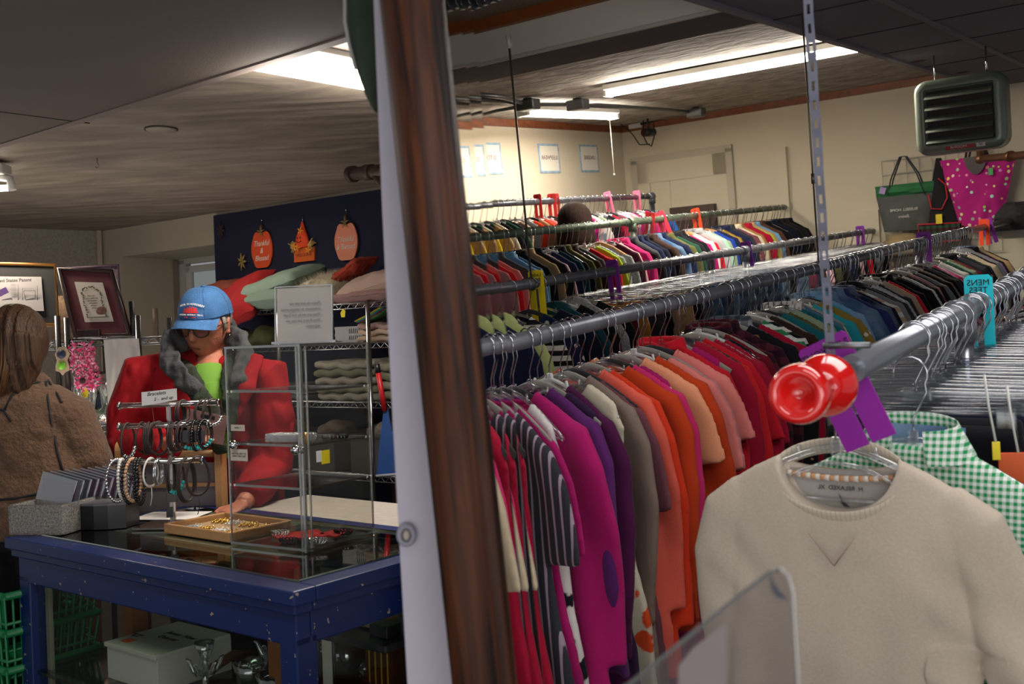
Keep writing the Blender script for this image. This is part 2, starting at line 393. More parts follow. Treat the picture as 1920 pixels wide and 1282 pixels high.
bp = N('ShaderNodeBump'); bp.inputs['Strength'].default_value = .8; bp.inputs['Distance'].default_value = .02; L(n1.outputs[0], bp.inputs['Height']); L(bp.outputs[0], bs_.inputs['Normal']); bs_.inputs['Roughness'].default_value = .8
b = B(); b.poly([(xp(4.1, ZT), 4.1, ZT), (XR, 4.1, ZT), (XR, YB, ZT), (XL, YB, ZT), (XL, yp(XL, ZT), ZT)], ext=V((0, 0, .05))); struct('ceiling_far', b, mc2, room=True)
b = B(); b.poly([(XL, yp(XL, ZF), ZF), (XL, YB, ZF), (XL, YB, ZT), (XL, yp(XL, ZT), ZT)], ext=V((-.03, 0, 0))); struct('wall_end', b, MW, room=True)
b = B(); b.poly([(XL, YB, ZF), (XR, YB, ZF), (XR, YB, ZT), (XL, YB, ZT)], ext=V((0, .05, 0))); struct('wall_far', b, MW, room=True)
b = B(); b.poly([(xp(.9, ZF), .9, ZF), (XR, .9, ZF), (XR, YB, ZF), (XL, YB, ZF), (XL, yp(XL, ZF), ZF)], ext=V((0, 0, -.05))); struct('floor_far', b, mat('rack_floor', '#2e2927', .7), room=True)
TW = mat('brown_wood_trim', '#7d4526', .45, var=.25, vs=20)
b = B(); b.box((XL + .012, (yp(XL, .87) + YB) / 2, .872), (.024, YB - yp(XL, .87), .055)); b.box((XL + .02, (yp(XL, .87) + YB) / 2, .85), (.012, YB - yp(XL, .87), .012)); struct('trim_4', b, TW, room=True)
b = B(); b.box(((XL + XR) / 2, YB - .012, .872), (XR - XL, .024, .055)); b.box(((XL + XR) / 2, YB - .02, .85), (XR - XL, .014, .012)); struct('trim_5', b, TW, room=True)
# big ceiling beam with a wooden rail and the near ceiling
YF = 3.83; ZBm = .80
zt = M3(900, 62, y=YF).z; zw = M3(900, 36, y=YF - .05).z
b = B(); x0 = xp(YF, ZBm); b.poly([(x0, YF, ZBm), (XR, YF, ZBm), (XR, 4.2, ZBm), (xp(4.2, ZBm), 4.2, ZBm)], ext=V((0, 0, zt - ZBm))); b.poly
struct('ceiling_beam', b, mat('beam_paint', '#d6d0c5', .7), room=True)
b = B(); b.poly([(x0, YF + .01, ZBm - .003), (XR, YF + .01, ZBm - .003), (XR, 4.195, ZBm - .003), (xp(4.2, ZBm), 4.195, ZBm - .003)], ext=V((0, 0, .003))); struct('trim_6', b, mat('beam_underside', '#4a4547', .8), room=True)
b = B(); b.box(((x0 + XR) / 2, YF - .006, ZBm + .006), (XR - x0, .012, .014)); struct('trim_7', b, mat('beam_bead', '#bdb6aa', .6), room=True)
b = B(); b.box(((x0 + XR) / 2, YF - .02, (zt + zw) / 2), (XR - x0, .05, zw - zt)); struct('trim_8', b, mat('orange_wood_rail', '#8a4a1c', .5, var=.2, vs=12), room=True)
mh, nt, bs_ = newmat('perforated_tile'); N = nt.nodes.new; L = nt.links.new
tc = N('ShaderNodeTexCoord'); v = N('ShaderNodeTexVoronoi'); v.inputs['Scale'].default_value = 34; v.inputs['Randomness'].default_value = .15; L(tc.outputs['Object'], v.inputs[0])
rp = N('ShaderNodeValToRGB'); rp.color_ramp.elements[0].position = .2; rp.color_ramp.elements[1].position = .26; rp.color_ramp.elements[0].color = srgb('#4a3426'); rp.color_ramp.elements[1].color = srgb('#8a7866')
L(v.outputs['Distance'], rp.inputs[0]); L(rp.outputs[0], bs_.inputs['Base Color'])
b = B(); b.poly([(xp(1.2, zw), 1.2, zw), (XR, 1.2, zw), (XR, YF, zw), (xp(YF, zw), YF, zw)], ext=V((0, 0, .04))); struct('ceiling_near', b, mh, room=True)
b = B(); a = M3(862, 16, z=zw - .05); c = M3(960, -22, z=zw - .05); b.loft([a, c + (c - a) * 2], .028, 12)
for k in range(22):
    q = a + (c - a) * (k * .14); b.loft([q, q + (c - a) * .02], .031, 12)
tag(b.obj('duct_pipe', mat('foil', '#8f9296', .3, .9), room=True), 'silver ribbed duct pipe under the dotted ceiling tiles', 'pipe')
# lowered dark tile ceiling at the right
DZ = .75; DX = -1.5
DC = mat('dark_ceiling_tile', '#6a646e', .9, bump=.2, bs=150, var=.05, vs=2)
b = B(); b.box(((DX + XR) / 2, (1.2 + YB) / 2, DZ + .03), (XR - DX, YB - 1.2, .06)); struct('ceiling_drop', b, DC, room=True)
b = B(); b.box((DX, (1.2 + YB) / 2, DZ - .004), (.035, YB - 1.2, .016)); b.box((-1.08, (1.2 + YB) / 2, DZ - .002), (.028, YB - 1.2, .008)); b.box((-.47, (1.2 + YB) / 2, DZ - .002), (.028, YB - 1.2, .008))
struct('trim_9', b, mat('ceiling_grid_bar', '#6b6570', .6), room=True)
b = B()
for y in (2.6, 3.25, 3.95, 4.72, 5.45, 6.3, 7.2): b.box(((DX + XR) / 2, y, DZ - .001), (XR - DX, .007, .004))
struct('trim_10', b, mat('tile_gap', '#1d1a1f', .9), room=True)
b = B()
for px, py in ((1722, 113), (1805, 134)):
    q = M3(px, py, z=DZ + .004); b.ball((q.x, q.y, q.z), (.05, .035, .01))
tag(b.obj('water_stain', mat('rust_stain', '#4a2c1d', .9), room=True), kind='structure')

# door / hatch and boards on the far wall
b = B()
def wr_(px0, px1, pyt, pyb, m_, name, y0=YB, th=.03, par=None):
    a = M3(px0, pyt, y=y0); c = M3(px1, pyb, y=y0)
    return a.x, c.x, a.z
dl0 = M3(1196, 310, y=YB); dr0 = M3(1370, 400, y=YB); top = M3(1196, 308, y=YB).z
d1 = tag(empty('door_1', ((dl0.x + dr0.x) / 2, YB, ZF), room=True), kind='structure')
hw = (dr0.x - dl0.x) / 2; H = top - ZF
b = B(); 
for sx in (-1, 1): b.box((sx * (hw + .03), -.012, H / 2), (.06, .03, H + .06))
b.box((0, -.012, H + .03), (2 * hw + .12, .03, .06)); b.obj('door_frame', mat('door_trim', '#b9b09c', .7), d1)
b = B(); b.box((0, -.008, H / 2), (2 * hw, .02, H))
for sx in (-1, 1): b.box((sx * (hw - .06), -.022, H / 2), (.12, .012, H))
b.box((0, -.022, H - .09), (2 * hw, .012, .18)); b.box((0, -.022, H * .45), (2 * hw, .012, .14)); b.box((-.12, -.022, H / 2), (.012, .008, H))
b.obj('door_panel', MW, d1)
tag(struct('trim_11', B().box((M3(1459, 276, y=YB).x, YB - .02, (M3(1459, 277, y=YB).z + ZF) / 2), (.15, .04, M3(1459, 277, y=YB).z - ZF)), MW, room=True))
tag(struct('trim_12', B().box((M3(1625, 395, y=YB).x, YB - .02, (M3(1625, 395, y=YB).z + ZF) / 2), (.2, .04, M3(1625, 395, y=YB).z - ZF)), MW, room=True))
# brown box on the wall behind rail four
q = M3(1300, 392, y=YB - .05); b = B(); b.box((0, 0, 0), (.42, .09, .3), bev=.006); b.box((0, -.05, 0), (.34, .01, .22)); tag(b.obj('picture_frame', mat('dark_frame', '#3f2f26', .5), loc=(q.x, q.y, q.z - .12), room=True), 'dark wooden frame standing low in front of the cream door', 'frame')

# ================================================================ lamps
TUBE = mat('fluorescent_tube', '#fff4e2', .5, emit=14)
def tube_light(name, a, c, label, hw=.05):
    a, c = V(a), V(c); mid = (a + c) / 2; ang = math.atan2((c - a).y, (c - a).x); Ln = (c - a).length
    r = empty(name, mid, ang, label, 'ceiling light', room=True)
    b = B(); b.box((0, 0, .035), (Ln + .05, .13, .035), bev=.008); b.box((Ln / 2 + .02, 0, .005), (.03, .1, .05), bev=.006); b.box((-Ln / 2 - .02, 0, .005), (.03, .1, .05), bev=.006); b.obj('fixture_body', WHITE, r)
    for s in (-1, 1): B().loft([(-Ln / 2, s * .028, 0), (Ln / 2, s * .028, 0)], .016, 10).obj('tube', TUBE, r)
    return mid, ang, Ln
for nm, a, c, lb, e in (('ceiling_light', M3(1145, 175, z=.84), M3(1145, 175, z=.84) + V((2.4, .1, 0)), 'long fluorescent light ending under the dark lowered ceiling', 62),
                        ('ceiling_light', M3(985, 213, z=.84), M3(1147, 219, z=.84), 'short fluorescent light near the room corner with a pull string', 19)):
    mid, ang, Ln = tube_light(nm, a, c, lb)
    area('tube_glow', mid - V((0, 0, .05)), (0, 0, ang), Ln, .1, e, room=True); area('tube_up', mid - V((0, 0, .05)), (PI, 0, ang), Ln, .1, e * .8, room=True)
# unseen lamps without fittings: added fill above the racks, light over the near end
area('rack_fill', (-.1, 1.9, .7), (0, 0, 0), 1.2, .5, 15, (1, .95, .9), room=True)
area('unseen_near_light', (.1, .6, .75), (math.radians(-8), math.radians(8), 0),   .9, .5, 9, (.98, .95, .95), room=True)
b = B(); q = M3(1143, 222, z=.84); b.loft([q, q + V((0, 0, -.42))], .003, 5); b.ball(q + V((0, 0, -.43)), .008); tag(b.obj('pull_string', mat('string', '#d8cfc0', .8), room=True), 'white pull string hanging from the short fluorescent light', 'string')
# real-room light panel
P0 = Wz(531, 138, ZC - .03); P1 = Wz(683, 165, ZC - .03); ee = (P1 - P0).normalized(); ea = math.atan2(ee.y, ee.x) - PI / 2
r = empty('light_panel', P0, ea, 'bright rectangular fluorescent ceiling light behind the lowered ceiling edge', 'ceiling light')
B().box((.11, .1, .022), (.23, .8, .02), bev=.004).obj('fixture_body', WHITE, r)
B().box((.11, .1, .0), (.215, .78, .02), bev=.006).obj('diffuser', mat('diffuser', '#fff6ea', .5, emit=7), r)
pc = P0 + ee * .2 + V((ee.y, -ee.x, 0)) * .1
area('panel_glow', pc - V((0, 0, .04)), (0, 0, ea), .2, .6, 20, (1, .93, .84)); area('panel_up', pc - V((0, 0, .1)), (PI, 0, ea), .2, .6, 14, (1, .93, .84))
area('shelf_fill', (-1.6, 5.3, 2.22), (0, 0, -.6), .8, .2, 5, (1, .88, .72))  # added fill over the back shelves, no fitting there
q = Wz(-20, 345, ZC - .1)
r = empty('bare_bulb_light', q, 0, 'white ceiling light fitting with a glowing tube at the far left', 'ceiling light')
b = B(); b.box((0, 0, .06), (.16, .1, .05), bev=.01); b.loft([(.04, 0, .03), (.09, 0, .02), (.1, 0, -.03)], .018, 8); b.obj('fitting', WHITE, r)
b = B(); b.loft([(-.4, 0, -.02), (.08, 0, -.02)], .014, 10); b.obj('tube', TUBE, r)
area('left_glow', q - V((.05, 0, .12)), (0, 0, 0), .3, .1, 9, (1, .85, .66))
area('counter_glow', (-1.1, 1.6, 2.15), (math.radians(20), 0, -.6), .7, .35, 7, (1, .95, .9))
w = bpy.data.worlds.new('world'); sc.world = w; w.use_nodes = True; bg = w.node_tree.nodes['Background']; bg.inputs[0].default_value = (.95, .97, 1, 1); bg.inputs[1].default_value = .27

area('front_fill', (-.6, -1.0, .7), (math.radians(118), 0, 0), 3.2, 1.6, 26, (1, .95, .9))  # added fill lamp behind the camera, tipped up towards the ceilings
area('ceiling_fill', (-2.2, 4.6, 1.0), (PI, 0, 0), 1.4, 1.4, 20, (1, .9, .8))  # added upward fill that brightens the left ceiling

_l = area('side_fill', (.7, .1, -.2), (0, 0, 0), 1.6, 1.0, 12, (.95, .95, 1), room=True)  # added fill aimed up at the drop ceiling and beam
_l.matrix_world = MM @ Matrix.Translation((.9, .1, -.1)) @ V((.25, -.62, -.7)).to_track_quat('Z', 'Y').to_matrix().to_4x4()
# ================================================================ RACKS
R1, R2, R3, R4, R5 = 'nearest chrome rail', 'second rail', 'third rail', 'fourth rail', 'back rail'
def rail_line(xa, ya, za, yb, zb): return (V((xa, ya, za)), V((xa, yb, zb)))
z3a, z3b = M3(905, 545, x=-2.36).z, M3(1640, 432, x=-2.36).z
z4a, z4b = M3(892, 445, x=-3.06).z, M3(1475, 388, x=-3.06).z
z5a, z5b = M3(925, 382, x=-3.9).z, M3(1222, 368, x=-3.9).z
def clampy(x, z): return yp(x, z) + .02
RAILS = {1: (-.47, 1.47, -.24, 6.6, -.24), 2: (-1.36, clampy(-1.36, -.24), -.24, YB, -.225),
         3: (-2.36, clampy(-2.36, -.2), z3a, YB, z3b), 4: (-3.06, clampy(-3.06, 0), z4a, YB, z4b), 5: (-3.9, clampy(-3.9, .25), z5a, M3(1222, 368, x=-3.9).y, z5b)}
def rz(i, y):
    x, ya, za, yb, zb = RAILS[i]; return za + (zb - za) * (y - ya) / (yb - ya)
def rail(i, label, m, tees, flange=True, elbow=False):
    x, ya, za, yb, zb = RAILS[i]
    r = empty('clothes_rail', (x, ya, za), label=label, cat='clothes rail', group=None, room=True)
    B().loft([(0, 0, 0), (0, yb - ya, zb - za)], .021, 16).obj('pipe', m, r)
    if flange:
        b = B(); b.lathe([(.0, 0), (.055, 0), (.055, .006), (.03, .012), (.026, .03), (0, .03)], 20, (0, yb - ya, zb - za), (PI / 2, 0, 0)); b.obj('wall_flange', mat('painted_flange', '#b7b2a4', .5), r)
    if elbow:
        e = V((0, yb - ya, zb - za)); b = B(); b.ball(e, .034); b.loft([e, e + V((0, 0, -.06))], .028, 12); b.loft([e + V((0, -.05, 0)), e], .028, 12); b.obj('elbow_fitting', PIPE, r)
        B().loft([e + V((0, 0, -.04)), (0, yb - ya, ZF - za)], .019, 12).obj('post', PIPE, r)
    for t in tees:
        zz = rz(i, t) - za; b = B(); b.loft([(0, t - ya - .05, zz), (0, t - ya + .05, zz)], .028, 14); b.loft([(0, t - ya, zz), (0, t - ya, zz - .06)], .027, 14); b.obj('tee_fitting', m, r)
        B().loft([(0, t - ya, zz - .04), (0, t - ya, ZF - za)], .019, 12).obj('post', m, r)
    return r
rail(1, 'nearest and shiniest grey clothes rail, crowded with wire hooks at right', mat('shiny_pipe', '#85878f', .22, .6), [2.2, 4.6], flange=False)
rail(2, 'long grey clothes rail above the pink and red tops', PIPE, [M3(1722, 475, x=-1.36).y])
rail(3, 'grey clothes rail above the clear trouser hangers and jeans', PIPE, [M3(1397, 475, x=-2.36).y])
rail(4, 'green-tinged clothes rail level with the dark haired head', GPIPE, [M3(1185, 420, x=-3.06).y])
rail(5, 'rearmost clothes rail with an elbow end before the cream door', PIPE, [], flange=False, elbow=True)
# ---- hanger meshes
def hook_pts():
    p = [V((0, 0, -.098)), V((0, 0, -.075)), V((.012, 0, -.052)), V((.024, 0, -.03))]
    for k in range(11):
        a = math.radians(-35 + k * 23); p.append(V((math.cos(a), 0, math.sin(a))) * .027)
    return p
def hook(b, r=.0018): b.loft(hook_pts(), r, 6, up=(0, 1, 0)); return b
HK = hook(B()).mesh('hook')
def hook_far(b): b.loft([V((0, 0, -.1)), V((.022, 0, -.032))] + [V((math.cos(math.radians(a)), 0, math.sin(math.radians(a)))) * .026 for a in range(-30, 200, 38)], .0022, 4, up=(0, 1, 0)); return b
def shoulder_pts(z0=-.108, w=.188, drop=.088, n=14, belly=.004):
    return [V((w * t, 0, z0 - drop * abs(t) ** 1.35 + belly * (math.sin(abs(t) * PI)))) for t in [(-1 + 2 * k / n) for k in range(n + 1)]]
def body_clear(): 
    b = B(); P = shoulder_pts(); b.loft(P, (.0055, .0045) and [(.006, .0045)] * len(P), 8, up=(0, 1, 0))
    P2 = shoulder_pts(-.135, .11, .045, 8); b.loft(P2, [(.004, .003)] * len(P2), 6, up=(0, 1, 0)); b.loft([(-.18, 0, -.196), (.18, 0, -.196)], .0035, 6)
    b.box((0, 0, -.108), (.018, .008, .03), bev=.002)
    for s in (-1, 1): b.loft([(s * .06, 0, -.108), (s * .065, 0, -.128)], .0035, 6)
    return b
def body_flat():
    b = B(); P = shoulder_pts(-.11, .19, .088); b.loft(P, [(.010, .0035)] * len(P), 8, up=(0, 1, 0)); b.loft([(-.18, 0, -.2), (.18, 0, -.2)], .003, 6); return b
def body_wood():
    b = B(); P = shoulder_pts(-.11, .19, .088); b.loft(P, [(.015 - .004 * abs(-1 + 2 * k / 14), .006 + .004 * abs(-1 + 2 * k / 14)) for k in range(15)], 10, up=(0, 1, 0)); return b
def body_clip():
    b = B(); w = .19
    P = [(-w, 0, -.135), (-w, 0, -.115), (-w + .02, 0, -.1), (0, 0, -.096), (w - .02, 0, -.1), (w, 0, -.115), (w, 0, -.135)]
    b.loft(P, [(.006, .005)] * 7, 8, up=(0, 1, 0)); b.loft([(-w, 0, -.13), (w, 0, -.13)], [(.005, .004)] * 2, 8, up=(0, 1, 0)); b.box((0, 0, -.1), (.05, .009, .02), bev=.003)
    for s in (-1, 1):
        b.box((s * .14, -.006, -.15), (.03, .006, .05), bev=.002); b.box((s * .14, .006, -.15), (.03, .006, .05), bev=.002)
    return b
HB = {'clear': body_clear().mesh('body'), 'grey velvet': body_flat().mesh('body'), 'black': body_flat().mesh('body'), 'wooden': body_wood().mesh('body'), 'clear clip': body_clip().mesh('body'), 'white': body_clear().mesh('body')}
HM = {'clear': CLEAR, 'grey velvet': VELVET, 'black': BVELVET, 'wooden': WOODH, 'clear clip': clear('clip_plastic', '#f0f2f5', .10, .18, .85), 'white': mat('milky_plastic', '#c9c8c6', .35)}
for k, me in HB.items(): me.materials.append(HM[k])
HK.materials.append(CHROME)
HFAR = {}
for k, fn in (('clear', body_clear), ('grey velvet', body_flat), ('black', body_flat), ('wooden', body_wood), ('clear clip', body_clip), ('white', body_clear)):
    b = fn(); b.mi = 1; hook_far(b); me = b.mesh('hanger'); me.materials.append(HM[k]); me.materials.append(CHROME); HFAR[k] = me
def hanger(kind, x, y, z, rzz, label, group, near):
    if near:
        r = empty('clothes_hanger', (x, y, z), rzz, label, 'hanger', group, room=True); link('hook', HK, parent=r); link('hanger_bar', HB[kind], parent=r); return r
    o = link('clothes_hanger', HFAR[kind], loc=(x, y, z), rot=(0, 0, rzz), room=True); return tag(o, label, 'hanger', group)

# ---- garment meshes
def ripple(seed, amp, zt=-.2, zb=-.8, k1=26, xs=1):
    ph = [random.Random(seed * 13 + i).random() * 6.28 for i in range(6)]
    def f(c):
        t = max(0, min(1.2, (zt - c.z) / (zt - zb)))
        c = c.copy()
        c.y += amp * t * (math.sin(c.x * k1 + ph[0] + c.z * 2) + .6 * math.sin(c.x * k1 * 2.1 + ph[1]) ) + .5 * amp * math.sin(c.z * 9 + c.x * 5 + ph[2]) * min(1, t * 2)
        c.x += xs * .006 * t * math.sin(c.z * 17 + ph[3])
        c.y += .004 * noise.noise(V((c.x * 9, c.z * 9, seed)))
        return c
    return f
def dip(c, w=.078, d=.045, z0=-.115):
    if abs(c.x) < w and c.z > z0 - d - .03:
        lim = z0 - d * math.sqrt(max(0, 1 - (c.x / w) ** 2)); c.z = min(c.z, lim)
    return c
def body_loft(b, L, w=.2, hem=.225, th=.02, slope=.072):
    zs = [-.112, -.119, -.14, -.163, -.192, -.222, -.255, -.30, -.42, -.56, -.7, L]
    ws = [.072, .09, .13, .17, w - .008, w + .004, w - .004, w - .014, w - .008, w, (w + hem) / 2, hem]
    ts = [.010, .013, .016, .018, .02, .022, .026, .03, .03, .03, .03, .028]
    zs[-2] = min(-.6, (L - .56) / 2 - .0) if L > -.75 else -.7
    zs = [z if z > L or i == 11 else L + (11 - i) * .01 for i, z in enumerate(zs)]
    b.loft([(0, 0, z) for z in zs], [(t * th / .02, ww) for ww, t in zip(ws, ts)], 28, up=(1, 0, 0), sq=.8)
def long_sleeve(b, s, x0=.185, L=-.72, r=.045, out=.04, seed=0):
    R = random.Random(seed + s); j = R.uniform(-.012, .012)
    b.loft([(s * (x0 - .045), 0, -.185), (s * (x0 + .004), 0, -.205), (s * (x0 + .026), 0, -.28), (s * (x0 + out), j, -.42), (s * (x0 + out - .004), j * 2, -.58), (s * (x0 + out - .014 + j), j, L)],
           [(.016, .028), (.019, .034), (.022, r + .004), (.021, r), (.02, r * .82), (.016, r * .62)], 14, up=(1, 0, 0))
def short_sleeve(b, s, L=-.33, out=.09, r=.075):
    b.loft([(s * .135, 0, -.185), (s * .175, 0, -.215), (s * (.19 + out * .3), 0, -.28), (s * (.19 + out), 0, L)], [(.016, .03), (.018, .045), (.016, r * .85), (.013, r)], 16, up=(1, 0, 0))
def collar(b, r=.07, h=.035, z=-.11):
    n = 16
    for k in range(n):
        a0, a1 = 2 * PI * k / n, 2 * PI * (k + 1) / n
        if k in (12,): continue
        P = lambda a, rr, zz: V((math.cos(a) * rr * 1.05, math.sin(a) * rr * .4 , zz + (.012 * math.sin(a) if math.sin(a) < 0 else 0)))
        b.loft([P(a0, r, z), P(a1, r, z)], [(.016, .005)] * 2, 6, up=(0, 0, 1)); 
        b.loft([P(a0, r * .97, z + h * .55), P(a1, r * .97, z + h * .55)], [(.013, .006)] * 2, 6, up=(0, 0, 1))
def garm(kind, seed, vox=.0085):
    b = B(); fo = ripple(seed, .0135)
    L = {'tee': -.78, 'long': -.84, 'shirt': -.88, 'tank': -.76, 'coat': -.98, 'dress': -1.15, 'cardigan': -.9, 'hoodie': -.8}[kind] + random.Random(seed).uniform(-.04, .04)
    th = {'coat': .028, 'hoodie': .028, 'cardigan': .025}.get(kind, .018)
    w = .185 if kind in ('tank', 'dress') else .21
    body_loft(b, L, w, w + (.05 if kind == 'dress' else .015), th)
    if kind in ('tee', 'dress') and not (kind == 'dress' and seed % 2):
        for s in (-1, 1): short_sleeve(b, s, -.37 - .03 * (seed % 3), .03 + .02 * (seed % 2), .062)
    elif kind in ('long', 'shirt', 'coat', 'cardigan', 'hoodie'):
        for s in (-1, 1): long_sleeve(b, s, L=-.72 - .02 * (seed % 3), r=.05 if kind in ('coat', 'hoodie') else .042, seed=seed)
    if kind in ('shirt', 'coat'): collar(b)
    if kind == 'hoodie': b.ball((0, .02, -.16), (.1, .045, .075), 14); b.ball((0, -.02, -.19), (.08, .03, .05), 14)
    dd = {'tank': (.1, .09), 'dress': (.09, .06), 'shirt': (.05, .03), 'coat': (.05, .03), 'hoodie': (.05, .02)}.get(kind, (.078, .045))
    return remesh(b, vox, 3, lambda c: fo(dip(c, *dd)) if kind not in ('shirt', 'coat', 'hoodie') else fo(c), 'garment')
G = {}
for kind, seeds in (('long', (1, 2, 3)), ('tee', (4, 5, 6)), ('shirt', (7, 8)), ('tank', (9,)), ('coat', (10, 11)), ('cardigan', (12, 13)), ('dress', (14, 15)), ('hoodie', (16,))):
    G[kind] = [garm(kind, s) for s in seeds]
def pants_mesh(seed, jeans=False):
    b = B(); R = random.Random(seed); w = .155; 
    b.loft([(0, 0, -.15), (0, 0, -.17), (0, 0, -.2), (0, 0, -.3)], [(.012, w), (.014, w + .004), (.016, w + .01), (.02, w + .02)], 24, up=(1, 0, 0), sq=.7)
    for s in (-1, 1):
        b.loft([(s * .06, s * .01, -.26), (s * .075, s * .012, -.4), (s * .07, s * .014, -.7), (s * .068, s * .012, -1.08)], [(.02, .105), (.018, .1), (.016, .085), (.014, .075)], 16, up=(1, 0, 0), sq=.8)
    b.loft([(-w - .002, 0, -.163), (w + .002, 0, -.163)], [(.016, .018)] * 2, 8, up=(0, 0, 1))
    return remesh(b, .009, 2, ripple(seed, .008, k1=18), 'trousers')
def folded_mesh(seed):
    """jeans folded lengthwise over the clips: a narrow flared strip seen edge on"""
    b = B(); b.loft([(.0, 0, -.14), (0, 0, -.17), (.01, 0, -.35), (.0, 0, -.7), (.02, 0, -1.1)], [(.02, .15), (.024, .16), (.022, .14), (.02, .12), (.018, .1)], 20, up=(1, 0, 0), sq=.7)
    b.loft([(-.15, 0, -.155), (.15, 0, -.155)], [(.02, .022)] * 2, 8, up=(0, 0, 1))
    return remesh(b, .009, 2, ripple(seed, .014, k1=22), 'trousers')
G['trousers'] = [pants_mesh(21), pants_mesh(22)]; G['jeans'] = [pants_mesh(23), folded_mesh(24)]; G['skirt'] = [folded_mesh(25)]

NAMES = {'tee': ('t_shirt', 'short-sleeved top', 'top'), 'long': ('long_sleeved_top', 'long-sleeved top', 'top'), 'shirt': ('collared_shirt', 'collared shirt', 'shirt'), 'tank': ('tank_top', 'sleeveless top', 'top'),
         'coat': ('jacket', 'jacket', 'jacket'), 'cardigan': ('cardigan', 'cardigan', 'cardigan'), 'dress': ('dress', 'long dress', 'dress'), 'hoodie': ('hooded_sweatshirt', 'hooded sweatshirt', 'sweatshirt'),
         'trousers': ('trousers', 'pair of trousers', 'trousers'), 'jeans': ('jeans', 'pair of jeans', 'jeans'), 'skirt': ('skirt', 'skirt', 'skirt')}
CL = {
 'magenta': '#a51862', 'hot pink': '#c72a68', 'coral': '#e0604f', 'salmon': '#dc7d76', 'peach': '#e79a74', 'orange red': '#d83a1d', 'rust orange': '#b93c18', 'dusty pink': '#c08085', 'pale pink': '#d5a9ad',
 'red': '#c0182a', 'bright red': '#cf2028', 'crimson': '#9c1230', 'dark red': '#6e1020', 'maroon': '#561426', 'burgundy': '#4b1a2b', 'plum': '#4a1440', 'purple': '#54205f', 'dark purple': '#2f1a3a', 'lilac': '#9a86b8', 'lavender': '#b7a8cf', 'mauve': '#6f424c',
 'black': '#131318', 'off black': '#1c1b1f', 'charcoal': '#2f3036', 'dark grey': '#46474c', 'grey': '#77787c', 'light grey': '#a5a6a8', 'white': '#cfccc8', 'cream': '#d3c6a8', 'ivory': '#c6bda8', 'oatmeal': '#b8a78c',
 'tan': '#a88b66', 'beige': '#b59a82', 'brown': '#54382c', 'dark brown': '#32211b', 'chocolate': '#402a22', 'camel': '#a07444', 'mustard': '#b97c28', 'yellow': '#d8b832', 'lime': '#a7cc35', 'pale green': '#bccb84',
 'sage': '#8b9a80', 'olive': '#55562f', 'dark green': '#1f4636', 'green': '#2c7c50', 'mint': '#9fc7b4', 'teal': '#17616b', 'dark teal': '#123c48', 'turquoise': '#2a9aa8', 'sky blue': '#6e9fc6', 'blue': '#2d5aa0', 'denim blue': '#37597f', 'royal blue': '#1a3a94',
 'navy': '#171f3d', 'dark navy': '#10152a', 'steel blue': '#51738a', 'slate': '#4b5866', 'indigo': '#2a2f66', 'taupe': '#7d6c62', 'gold': '#8c7434'}
PAT = {'': ('plain', '#ffffff', ''), 'gs': ('stripe', '#cfd4cf', 'white-striped'), 'ds': ('stripe', '#15151a', 'black-striped'), 'ps': ('pinstripe', '#9a8a94', 'pinstriped'), 'dg': ('diag', '#d9a7bb', 'pale-striped'),
       'pl': ('plaid', '#8f9098', 'plaid'), 'pd': ('plaid', '#2b1020', 'dark plaid'), 'fl': ('floral', '#b97a60', 'flowered'), 'fw': ('floral', '#d8d2cc', 'white-flowered'), 'lf': ('leaf', '#15151a', 'black-splashed'),
       'lw': ('leaf', '#cfcac2', 'white-splashed'), 'lo': ('leaf', '#cf4a22', 'orange-splashed'), 'he': ('heather', '#ffffff', 'heathered'), 'dn': ('denim', '#9fb4cc', 'denim'), 'gg': ('gingham', '#e6e8e4', 'gingham')}
used = set()
PEARL = mat('pearl_button', '#b9b2b0', .3)
def neckband(w, d):
    b = B(); P = []
    for k in range(26): a = 2 * PI * k / 26; x = w * math.sin(a); P.append((x, -.017 * math.cos(a), -.116 - (d if math.cos(a) > 0 else d * .75) * math.sqrt(max(0, 1 - (x / w) ** 2)) * .98))
    b.loft(P, [(.0022, .008)] * 26, 6, closed=True, up=(0, 0, 1)); me = b.mesh('neck_band'); me.materials.append(None); return me
def button(z, x=0):
    b = B(); b.ball((x, -.034, z), (.0055, .003, .0055), 8); me = b.mesh('button'); me.materials.append(None); return me
BT = [('button', button(-.2 - .085 * k)) for k in range(6)]
NB = neckband(.078, .045)
EXTRA = {'tee': [('neck_band', NB)], 'long': [('neck_band', NB)], 'shirt': BT, 'cardigan': [('neck_band', NB)] + BT}
